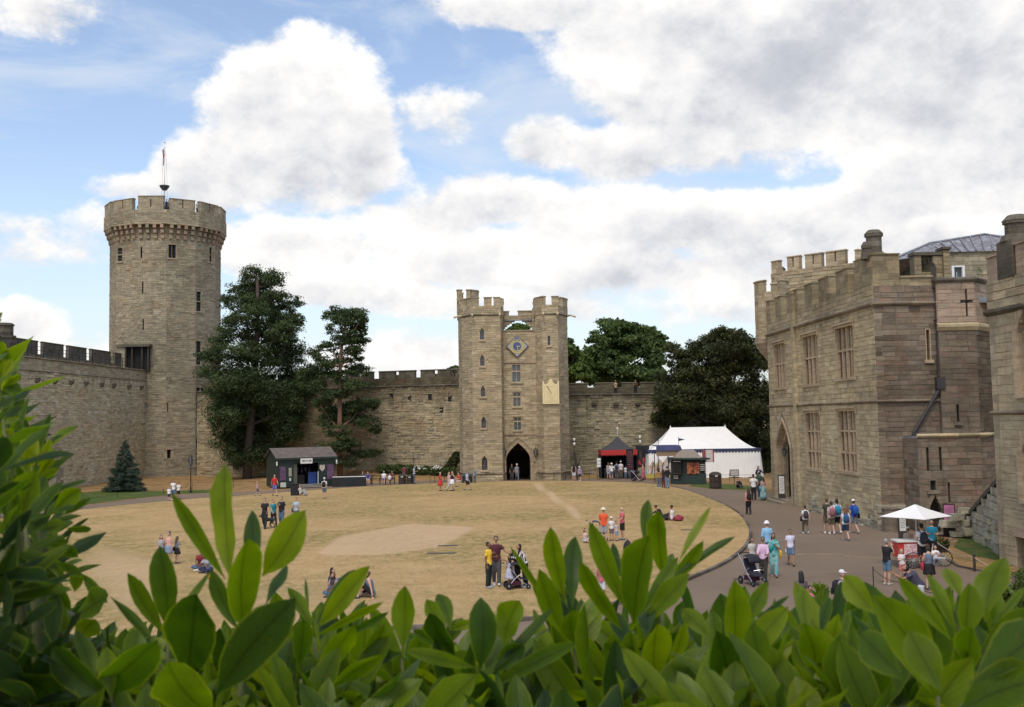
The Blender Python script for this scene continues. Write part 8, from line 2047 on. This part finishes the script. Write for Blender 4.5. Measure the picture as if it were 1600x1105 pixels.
def baby():
 g = G(1176, 912); person(0, 0, 0, 20, 'baby in pale clothes sitting in the dark stroller', 'k', 'bench', ('lap', 'lap'), top=((.55, .42, .4), 'tee'), bot=((.1, .1, .12), 'trousers'), hair=('short', 'k'), skin='t', loc=(g.x, g.y, .27), h=.72)
baby()
def dog():
 g = G(420, 828); t = empty('dog', (g.x, g.y, .1), math.radians(-70), 'black and grey dog on a lead between the walkers', 'dog')
 m = MB(); m.tube([(0, .33, .50), (0, .15, .50), (0, -.1, .50), (0, -.28, .52)], [(.11, .09), (.12, .10), (.14, .11), (.12, .09)], 10)
 m.tube([(0, -.26, .54), (0, -.38, .66), (0, -.44, .72)], [.09, .07, .065], 9); m.ell((0, -.47, .74), (.065, .085, .07)); m.tube([(0, -.5, .72), (0, -.62, .69)], [.04, .025], 8)
 for x in (-.07, .07):
  m.tube([(x, -.24, .48), (x, -.25, .27), (x, -.24, .03)], [.055, .032, .025], 7); m.tube([(x, -.24, .03), (x, -.29, .02)], [.028, .022], 6)
  m.tube([(x, .28, .48), (x, .20, .32), (x, .36, .19), (x, .33, .03)], [.08, .055, .03, .025], 7); m.tube([(x, .33, .03), (x, .28, .02)], [.028, .022], 6)
  m.tube([(x*.7, -.43, .79), (x*.9, -.42, .86)], [.03, .008], 5)
 m.tube([(0, .34, .52), (0, .48, .50), (0, .58, .58)], [.03, .022, .01], 6)
 o = m.build('body', simple('dog_coat', (.05, .05, .055), .8, var=.9, nscale=3), t, smooth=True); md = o.modifiers.new('r', 'REMESH'); md.mode = 'VOXEL'; md.voxel_size = .018; md.use_smooth_shade = True; PENDING.append((o, o.data.materials[0]))
dog()
finish_people()
# ================================================================ RHODODENDRONS IN THE FOREGROUND
def rhodo_mat():
 m = bpy.data.materials.new('rhododendron_leaf'); m.use_nodes = True; t = NT(m.node_tree); b = t.n['Principled BSDF']
 at = t.node('ShaderNodeAttribute', attribute_name='tint'); sp = t.node('ShaderNodeSeparateColor'); t.l.new(at.outputs['Color'], sp.inputs[0]); tone = sp.outputs[0]
 lu = t.node('ShaderNodeAttribute', attribute_name='luv'); s2 = t.node('ShaderNodeSeparateXYZ'); t.l.new(lu.outputs['Vector'], s2.inputs[0]); X, Y, _ = s2.outputs
 pos = t.node('ShaderNodeNewGeometry').outputs['Position']
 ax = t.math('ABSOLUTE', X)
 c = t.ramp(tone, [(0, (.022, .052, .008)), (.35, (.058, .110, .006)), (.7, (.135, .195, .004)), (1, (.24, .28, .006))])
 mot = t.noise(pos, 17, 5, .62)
 c = t.mix(t.mapr(mot, .38, .62, 0, .75), c, t.mix(1.0, c, (.50, .60, .8), 'MULTIPLY')); c = t.mix(t.mapr(ax, .0, .42, .45, 0, True), c, t.mix(1.0, c, (.55, .62, .7), 'MULTIPLY'))  # mottling, then valley shade towards the midrib painted into the leaf colour
 # side veins: slightly sunken and darker, curving to the tip
 v = t.math('SUBTRACT', t.math('MULTIPLY', Y, 9.0), t.math('MULTIPLY', ax, 7.0)); v = t.math('ABSOLUTE', t.math('SUBTRACT', t.math('FRACT', v), .5))
 vein = t.mapr(v, .40, .5, 0, 1, True)
 c = t.mix(t.math('MULTIPLY', vein, .45), c, t.mix(1.0, c, (.62, .66, .7), 'MULTIPLY'))
 c = t.mix(t.mapr(ax, .010, .05, .75, 0, True), c, t.mix(1.0, c, (.62, .55, .5), 'MULTIPLY'))  # midrib painted darker, as in a backlit leaf
 c = t.mix(t.mapr(ax, .42, .5, 0, .55, True), c, (.20, .24, .02))  # painted yellow rim stands in for light glowing through the leaf edge
 spt = t.noise(pos, 160, 2, .5); c = t.mix(t.mapr(spt, .70, .76, 0, .5, True), c, (.12, .07, .03))
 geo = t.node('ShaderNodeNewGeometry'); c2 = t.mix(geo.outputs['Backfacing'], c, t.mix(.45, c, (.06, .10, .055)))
 t.l.new(c2, b.inputs['Base Color']); b.inputs['Roughness'].default_value = .42; b.inputs['Specular IOR Level'].default_value = .3
 bn = t.node('ShaderNodeBump'); bn.inputs['Strength'].default_value = .35; bn.inputs['Distance'].default_value = .002
 t.l.new(t.math('ADD', vein, t.math('MULTIPLY', mot, 2.0)), bn.inputs['Height']); t.l.new(bn.outputs[0], b.inputs['Normal'])
 tr = t.node('ShaderNodeBsdfTranslucent'); t.l.new(t.mix(1.0, c, (2.3, 2.3, .35), 'MULTIPLY'), tr.inputs['Color'])
 mx = t.node('ShaderNodeMixShader'); mx.inputs[0].default_value = .5
 t.l.new(b.outputs[0], mx.inputs[1]); t.l.new(tr.outputs[0], mx.inputs[2]); t.l.new(mx.outputs[0], t.n['Material Output'].inputs[0])
 return m
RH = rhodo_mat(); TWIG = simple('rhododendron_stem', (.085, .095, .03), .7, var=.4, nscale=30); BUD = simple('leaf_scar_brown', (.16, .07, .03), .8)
LT_ = [(0, .06), (.06, .13), (.15, .36), (.30, .70), (.46, .92), (.62, 1.0), (.77, .86), (.90, .50), (1.0, .0)]
def leaf_geo(bend, fold, wave, skew, ph):
 V, F, UV = [], [], []
 for i, (t, w) in enumerate(LT_):
  ys = (-.5, -.27, 0, .27, .5) if i < len(LT_)-1 else (0,)
  for x in ys:
   xx = x*w; z = abs(xx)*fold*(1-.3*t) + bend*4*t*(1-t) + wave*math.sin(t*9+ph+(2 if x > 0 else 0))*abs(x)*w + .35*abs(xx)*xx*0
   V.append((xx+skew*math.sin(t*PI)*.25, t, z)); UV.append((x, t, 0))
 n = len(LT_)
 for i in range(n-2):
  for j in range(4): a = i*5+j; F.append((a, a+1, a+6, a+5))
 a = (n-2)*5; tip = len(V)-1
 for j in range(4): F.append((a+j, a+j+1, tip))
 return V, F, UV
LEAFV = []
LR = random.Random(12)
for k in range(9):
 g = leaf_geo(LR.uniform(-.16, .16), LR.uniform(.15, .6), LR.uniform(.05, .30), LR.uniform(-.5, .5), LR.uniform(0, 6))
 row = []
 for q in range(8):
  tone = q/7; me = bpy.data.meshes.new('leaf'); me.from_pydata(g[0], [], g[1]); me.polygons.foreach_set('use_smooth', [True]*len(g[1]))
  a = me.attributes.new('tint', 'FLOAT_COLOR', 'POINT'); a.data.foreach_set('color', np.tile([tone, .5, 0, 1], len(g[0])).astype('f'))
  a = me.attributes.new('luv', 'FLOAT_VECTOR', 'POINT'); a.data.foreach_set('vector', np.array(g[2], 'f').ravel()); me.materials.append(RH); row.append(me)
 LEAFV.append((g, row))
class Shrub:
 def __init__(s, label, x, y): s.x = x; s.leaves = []; s.stems = []; s.t = empty('rhododendron', (x, y, ground_z(x, y)), label=label, cat='shrub')
 def flush(s):
  inv = Matrix.Translation(-s.t.location)
  s.leaves.sort(key=lambda q: -q[3]); 
  for M_, k, tone, sz in s.leaves[:300]:
   o = bpy.data.objects.new('leaf', LEAFV[k][1][tone]); COL.objects.link(o); o.parent = s.t; o.matrix_local = inv @ M_
  rest = s.leaves[300:]
  if rest:
   V, F, UV, T = [], [], [], []
   for M_, k, tone, sz in rest:
    g = LEAFV[k][0]; n = len(V); A = np.array(M_); P = np.array(g[0]) @ A[:3, :3].T+A[:3, 3]; V.extend(map(tuple, P)); F.extend(tuple(i+n for i in f) for f in g[1]); UV.extend(g[2]); T.extend([(tone/7, .5, 0, 1)]*len(g[0]))
   me = bpy.data.meshes.new('leaves'); me.from_pydata(V, [], F); me.polygons.foreach_set('use_smooth', [True]*len(F))
   a = me.attributes.new('tint', 'FLOAT_COLOR', 'POINT'); a.data.foreach_set('color', np.array(T, 'f').ravel())
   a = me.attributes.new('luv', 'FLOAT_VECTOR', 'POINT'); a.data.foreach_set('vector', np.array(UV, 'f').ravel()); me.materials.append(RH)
   o = bpy.data.objects.new('leaves', me); COL.objects.link(o); o['kind'] = 'stuff'; wparent(o, s.t)
  for P, r in s.stems:
   m = MB(); m.tube(P, r, 6); wparent(m.build('stem', TWIG, smooth=True), s.t)
def leaf_at(sh, B, T, w, tone, nrm=None, k=None, rnd=LR):
 d = T-B; L = d.length; y = d.normalized(); n = nrm if nrm is not None else (CO-(B+T)/2).normalized()
 x = y.cross(n).normalized(); z = x.cross(y)
 if k is None: k = rnd.randrange(len(LEAFV))
 M_ = Matrix(((x.x*w, y.x*L, z.x*w, B.x), (x.y*w, y.y*L, z.y*w, B.y), (x.z*w, y.z*L, z.z*w, B.z), (0, 0, 0, 1)))
 D = max(.3, ((B+T)/2-CO).dot(_f)); sh.leaves.append((M_, k, max(0, min(7, int(tone))), L*w/D/D*(1 if abs(B.x)/D < .5 else .001)))
SH = {'a': Shrub('tall rhododendron bush filling the left frame edge', -.62, 1.0), 'b': Shrub('rhododendron with the tallest upright leaf rising before the lamp post, lower left', -.33, .95),
  'c': Shrub('low rhododendron across the bottom centre of the view', .02, 1.0), 'd': Shrub('rhododendron with tall leaf rosettes rising centre right', .22, 1.1), 'e': Shrub('rhododendron shrub with big blurred leaves filling the bottom right corner', .48, 1.0)}
def pick(px): return SH['b'] if px < 520 else SH['c'] if px < 850 else SH['d'] if px < 1130 else SH['e']
def whorl(sh, bx, by, D, leaves, stem=True):
 B = atD(bx, by, D)
 for L in leaves:
  tx, ty, w, tone = L[:4]; x0, y0 = (L[4], L[5]) if len(L) > 5 else (bx, by); dd = L[6] if len(L) > 6 else LR.uniform(-.03, .05)
  b = atD(x0, y0, D+(0 if (x0, y0) == (bx, by) else LR.uniform(-.01, .02))); t = atD(tx, ty, D+dd)
  n = (CO-b).normalized(); n = (Matrix.Rotation(LR.choice((-1, 1))*LR.uniform(.1, .75), 3, (t-b).normalized()) @ n)
  leaf_at(sh, b, t, w*D/FPX*.93, tone, n)
 if stem:
  P = [B, B+Vector((LR.uniform(-.01, .01), .02, -.09)), B+Vector((LR.uniform(-.04, .04), .05, -.25)), Vector((B.x*.7+sh.x*.3, B.y+.12, B.z-.6)), Vector((B.x*.4+sh.x*.6, B.y+.2, ground_z(B.x, B.y)))]
  P[0] = B+Vector((0, 0, -.006)); sh.stems.append((P, [.0012, .0036, .0055, .009, .014]))
# ---- leaf rosettes that stand out against the courtyard (base pixel, distance, leaves: tip, width, tone)
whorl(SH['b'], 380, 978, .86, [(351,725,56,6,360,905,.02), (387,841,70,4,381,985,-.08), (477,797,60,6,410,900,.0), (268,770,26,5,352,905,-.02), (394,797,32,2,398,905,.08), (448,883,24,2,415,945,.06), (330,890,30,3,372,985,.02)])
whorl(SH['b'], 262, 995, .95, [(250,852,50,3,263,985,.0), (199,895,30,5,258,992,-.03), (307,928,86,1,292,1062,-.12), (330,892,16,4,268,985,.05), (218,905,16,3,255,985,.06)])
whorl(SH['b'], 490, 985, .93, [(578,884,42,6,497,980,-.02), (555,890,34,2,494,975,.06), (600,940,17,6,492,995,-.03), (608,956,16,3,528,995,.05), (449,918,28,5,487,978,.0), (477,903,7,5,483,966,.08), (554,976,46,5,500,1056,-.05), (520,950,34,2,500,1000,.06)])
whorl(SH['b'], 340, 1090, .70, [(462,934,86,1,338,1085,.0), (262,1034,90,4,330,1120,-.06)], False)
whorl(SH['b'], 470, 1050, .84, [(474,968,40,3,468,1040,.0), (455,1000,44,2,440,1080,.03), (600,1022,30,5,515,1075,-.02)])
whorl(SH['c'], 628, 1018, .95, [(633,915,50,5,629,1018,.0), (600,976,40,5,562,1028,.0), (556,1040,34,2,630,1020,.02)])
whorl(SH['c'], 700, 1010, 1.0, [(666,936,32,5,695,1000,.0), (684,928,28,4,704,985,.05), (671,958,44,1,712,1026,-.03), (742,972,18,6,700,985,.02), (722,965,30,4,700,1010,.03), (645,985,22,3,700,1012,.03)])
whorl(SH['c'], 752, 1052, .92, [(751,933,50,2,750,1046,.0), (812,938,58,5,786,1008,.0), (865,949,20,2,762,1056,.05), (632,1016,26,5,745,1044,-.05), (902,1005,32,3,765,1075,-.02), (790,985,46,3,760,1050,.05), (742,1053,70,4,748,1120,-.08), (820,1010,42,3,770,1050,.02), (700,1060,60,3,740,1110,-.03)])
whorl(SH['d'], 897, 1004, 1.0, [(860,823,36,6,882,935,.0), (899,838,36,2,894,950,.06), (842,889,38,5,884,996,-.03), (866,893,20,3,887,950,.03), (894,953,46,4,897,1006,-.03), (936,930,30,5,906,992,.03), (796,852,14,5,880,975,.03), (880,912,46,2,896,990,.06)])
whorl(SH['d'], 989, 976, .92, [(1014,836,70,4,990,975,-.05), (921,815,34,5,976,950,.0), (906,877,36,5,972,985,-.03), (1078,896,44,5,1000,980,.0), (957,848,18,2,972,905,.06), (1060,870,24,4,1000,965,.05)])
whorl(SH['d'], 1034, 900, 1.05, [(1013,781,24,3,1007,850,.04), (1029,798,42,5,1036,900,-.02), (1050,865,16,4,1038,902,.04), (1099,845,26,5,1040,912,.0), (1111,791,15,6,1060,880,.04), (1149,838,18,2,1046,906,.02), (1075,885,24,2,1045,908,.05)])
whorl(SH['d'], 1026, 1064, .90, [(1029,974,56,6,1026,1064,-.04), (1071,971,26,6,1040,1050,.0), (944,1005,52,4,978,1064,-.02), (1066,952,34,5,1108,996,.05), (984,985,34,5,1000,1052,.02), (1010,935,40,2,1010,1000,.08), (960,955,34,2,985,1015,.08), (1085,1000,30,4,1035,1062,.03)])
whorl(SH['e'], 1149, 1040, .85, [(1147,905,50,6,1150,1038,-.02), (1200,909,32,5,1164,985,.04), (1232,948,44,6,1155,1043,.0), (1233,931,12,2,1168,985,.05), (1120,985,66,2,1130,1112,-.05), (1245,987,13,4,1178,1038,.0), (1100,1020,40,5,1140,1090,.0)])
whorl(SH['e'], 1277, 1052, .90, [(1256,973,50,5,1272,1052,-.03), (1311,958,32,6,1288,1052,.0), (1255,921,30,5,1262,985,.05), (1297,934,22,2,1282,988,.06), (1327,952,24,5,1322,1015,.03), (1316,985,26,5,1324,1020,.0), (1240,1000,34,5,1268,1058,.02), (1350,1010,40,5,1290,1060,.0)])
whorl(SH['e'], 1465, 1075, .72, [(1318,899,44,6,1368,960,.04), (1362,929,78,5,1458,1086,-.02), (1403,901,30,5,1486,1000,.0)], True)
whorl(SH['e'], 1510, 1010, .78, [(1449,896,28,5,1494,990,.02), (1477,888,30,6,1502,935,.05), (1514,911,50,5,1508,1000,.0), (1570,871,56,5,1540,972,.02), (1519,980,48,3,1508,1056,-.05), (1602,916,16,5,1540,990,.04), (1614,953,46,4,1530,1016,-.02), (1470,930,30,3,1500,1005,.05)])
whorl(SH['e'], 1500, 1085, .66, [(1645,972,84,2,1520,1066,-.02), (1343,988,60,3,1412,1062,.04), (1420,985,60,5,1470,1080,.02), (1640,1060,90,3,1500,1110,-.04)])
# left bush, young yellow tips against the wall
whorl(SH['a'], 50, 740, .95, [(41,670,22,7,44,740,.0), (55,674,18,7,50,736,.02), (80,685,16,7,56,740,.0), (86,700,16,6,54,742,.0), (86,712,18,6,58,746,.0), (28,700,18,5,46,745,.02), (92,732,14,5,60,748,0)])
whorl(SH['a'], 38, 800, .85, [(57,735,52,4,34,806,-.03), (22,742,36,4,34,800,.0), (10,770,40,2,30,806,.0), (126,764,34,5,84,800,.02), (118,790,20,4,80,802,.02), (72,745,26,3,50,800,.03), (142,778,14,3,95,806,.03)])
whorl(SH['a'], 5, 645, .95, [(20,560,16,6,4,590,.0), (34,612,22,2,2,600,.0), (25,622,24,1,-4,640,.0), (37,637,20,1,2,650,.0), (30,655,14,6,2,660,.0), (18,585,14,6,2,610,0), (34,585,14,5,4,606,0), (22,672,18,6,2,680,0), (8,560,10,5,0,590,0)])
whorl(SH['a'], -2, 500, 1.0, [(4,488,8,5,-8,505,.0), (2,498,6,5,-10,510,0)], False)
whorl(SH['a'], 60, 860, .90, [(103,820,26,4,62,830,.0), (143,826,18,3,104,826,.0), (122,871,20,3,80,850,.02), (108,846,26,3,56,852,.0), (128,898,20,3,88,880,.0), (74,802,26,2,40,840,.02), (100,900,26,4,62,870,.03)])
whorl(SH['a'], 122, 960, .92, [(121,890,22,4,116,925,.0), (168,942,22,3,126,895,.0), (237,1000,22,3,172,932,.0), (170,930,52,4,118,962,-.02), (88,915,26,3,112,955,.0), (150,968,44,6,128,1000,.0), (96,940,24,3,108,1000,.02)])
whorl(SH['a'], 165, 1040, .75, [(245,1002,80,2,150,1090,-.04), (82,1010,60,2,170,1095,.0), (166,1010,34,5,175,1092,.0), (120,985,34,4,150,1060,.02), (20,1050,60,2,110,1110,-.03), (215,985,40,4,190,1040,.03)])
# ---- filler rosettes that close the bush below the silhouette
def rosette(sh, C, ax, n, L, W_, tone, rnd, stem=True):
 ax = ax.normalized(); u = ax.orthogonal().normalized(); v = ax.cross(u); a0 = rnd.random()*6
 for i in range(n):
  a = a0+i*2.4; el = math.radians(rnd.uniform(22, 78)); d = ax*math.cos(el)+(u*math.cos(a)+v*math.sin(a))*math.sin(el)
  l = L*rnd.uniform(.75, 1.15); b = C+d*.008-ax*.004*i; T = b+d*l+Vector((0, 0, -.10*l*math.sin(el)))
  nn = (ax-d*ax.dot(d)).normalized(); nn = Matrix.Rotation(rnd.uniform(-.4, .4), 3, d) @ nn
  leaf_at(sh, b, T, W_*l*rnd.uniform(.85, 1.15), tone+rnd.uniform(-1.6, 1.6), nn, rnd=rnd)
 if stem:
  sh.stems.append(([C, C-ax*.10, Vector((C.x, C.y+.06, C.z-.35)), Vector((C.x*.6+sh.x*.4, C.y+.1, ground_z(C.x, C.y)))], [.001, .0042, .007, .012]))
TOP = [(-60, 520), (0, 600), (35, 700), (60, 820), (75, 900), (110, 985), (180, 1040), (280, 1015), (420, 1015), (520, 1015), (600, 1035), (650, 1040), (760, 1050), (860, 1015), (960, 1000), (1060, 1000), (1130, 990), (1250, 985), (1340, 985), (1440, 985), (1560, 965), (1660, 960)]
def fill():
 rnd = random.Random(99); xs = [p[0] for p in TOP]; ys = [p[1] for p in TOP]; pts = []
 tries = 0
 while len(pts) < 275 and tries < 30000:
  tries += 1; x = rnd.uniform(-60, 1660); y = rnd.uniform(560, 1230); t = np.interp(x, xs, ys)
  if y < t+26 or (x > 75 and y < 900): continue
  md = 33 if y < t+110 else 44
  if any((x-a)**2+((y-b)*1.0)**2 < md*md for a, b in pts): continue
  pts.append((x, y))
 for x, y in pts:
  t = np.interp(x, xs, ys); D = max(.74, 1.26-.0028*(y-t)+rnd.uniform(-.1, .16)); sh = SH['a'] if x < 180 else pick(x)
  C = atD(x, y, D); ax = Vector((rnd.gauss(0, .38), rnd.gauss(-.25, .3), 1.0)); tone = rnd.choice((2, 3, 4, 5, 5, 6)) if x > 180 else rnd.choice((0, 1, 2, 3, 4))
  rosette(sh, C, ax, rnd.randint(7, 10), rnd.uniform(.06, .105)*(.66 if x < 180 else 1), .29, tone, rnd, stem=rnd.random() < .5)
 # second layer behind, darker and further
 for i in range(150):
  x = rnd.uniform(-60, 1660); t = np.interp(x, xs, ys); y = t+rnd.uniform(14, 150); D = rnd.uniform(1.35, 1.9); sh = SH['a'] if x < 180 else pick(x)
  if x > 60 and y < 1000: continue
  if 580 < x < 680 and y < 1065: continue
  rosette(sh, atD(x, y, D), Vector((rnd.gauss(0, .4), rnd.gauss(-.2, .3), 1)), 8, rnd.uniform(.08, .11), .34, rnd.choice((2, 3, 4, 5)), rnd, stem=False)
 # the same bush runs on to both sides of the view
 for i in range(210):
  sd = -1 if i % 2 else 1; X = sd*rnd.uniform(.78, 3.6); Y = rnd.uniform(.75, 2.1); top = (6.05 if sd < 0 else 6.02)-.12*Y
  rosette(SH['a' if sd < 0 else 'e'], Vector((X, Y, top-rnd.random()**2*.6)), Vector((rnd.gauss(0, .35), rnd.gauss(-.2, .3), 1)), 8, rnd.uniform(.08, .12), .3, rnd.choice((2, 3, 4, 5)), rnd, stem=i % 7 == 0)
 # woody limbs in the left bush
 for P in ([(-20, 960, 1.0), (45, 985, 1.02), (100, 1000, 1.05), (160, 1010, 1.1)], [(-20, 930, .95), (20, 850, .98), (36, 800, 1.0)], [(10, 1090, .9), (70, 1020, 1.0), (110, 960, 1.0)]):
  SH['a'].stems.append(([atD(*p) for p in P], [.012, .010, .008, .005][:len(P)]))
 rnd2 = random.Random(5)
 for s in SH.values(): s.flush()
fill()
# finer-leaved low shrubs on the slope further down
def low_shrubs():
 for k, (lst, lab, n) in enumerate(((((1262,968,22,14),(1300,950,26,12),(1335,956,22,12),(1372,962,20,12),(1240,985,20,14),(1320,985,60,18),(1400,975,20,10)), 'fine-leaved evergreen shrub further down the slope, right of centre', 12000),
          (((1570,925,26,14),(1605,905,24,16),(1540,950,20,10)), 'fine-leaved shrub at the right frame edge below the verge', 6000), (((700,1070,40,14),(760,1085,50,14),(850,1075,50,16),(930,1085,50,14)), 'dark low shrub deep below the centre leaves', 9000))):
  D = 9.5; cl = []
  for (x, y, rx, ry) in lst:
   c = atY(x, y, D); cl.append((c, (rx*D/FPX, rx*D/FPX, ry*D/FPX)))
   for q in (1, 2, 3): cl.append((c+Vector((0, .03*q, -.17*q)), (rx*D/FPX*1.1, rx*D/FPX*1.1, .11)))
  t = empty('evergreen_shrub', (cl[0][0].x, D, ground_z(cl[0][0].x, D)), label=lab, cat='shrub')
  foliage('crown', cl, n, .034, L_LIME if k < 2 else L_OAK, t, 70+k, shell=.4, flat=.2, aspect=.22)
  m = MB()
  for c, r in cl: m.tube([c, Vector((c.x*.5+cl[0][0].x*.5, D+.1, ground_z(cl[0][0].x, D)-.05))], [.012, .03], 5)
  wparent(m.build('stems', TWIG), t)
 sh = Shrub('lone upright sprig of narrow leaves rising from the slope shrub, right of centre', atY(1283, 930, 9.0).x, 9.0)
 b = atY(1281, 925, 9.0); rnd = random.Random(3)
 for k in range(3):
  C = b+Vector((0, 0, -.05*k)); 
  for i in range(9): a = i*.7+k; d = Vector((math.cos(a)*.7, math.sin(a)*.5, .75-.25*k)).normalized(); leaf_at(sh, C, C+d*rnd.uniform(.08, .12), .022, 4, None, rnd=rnd)
 sh.stems.append(([b, b+Vector((0, .05, -.5)), Vector((b.x, b.y, ground_z(b.x, b.y)))], [.01, .012, .02])); sh.flush()
low_shrubs()
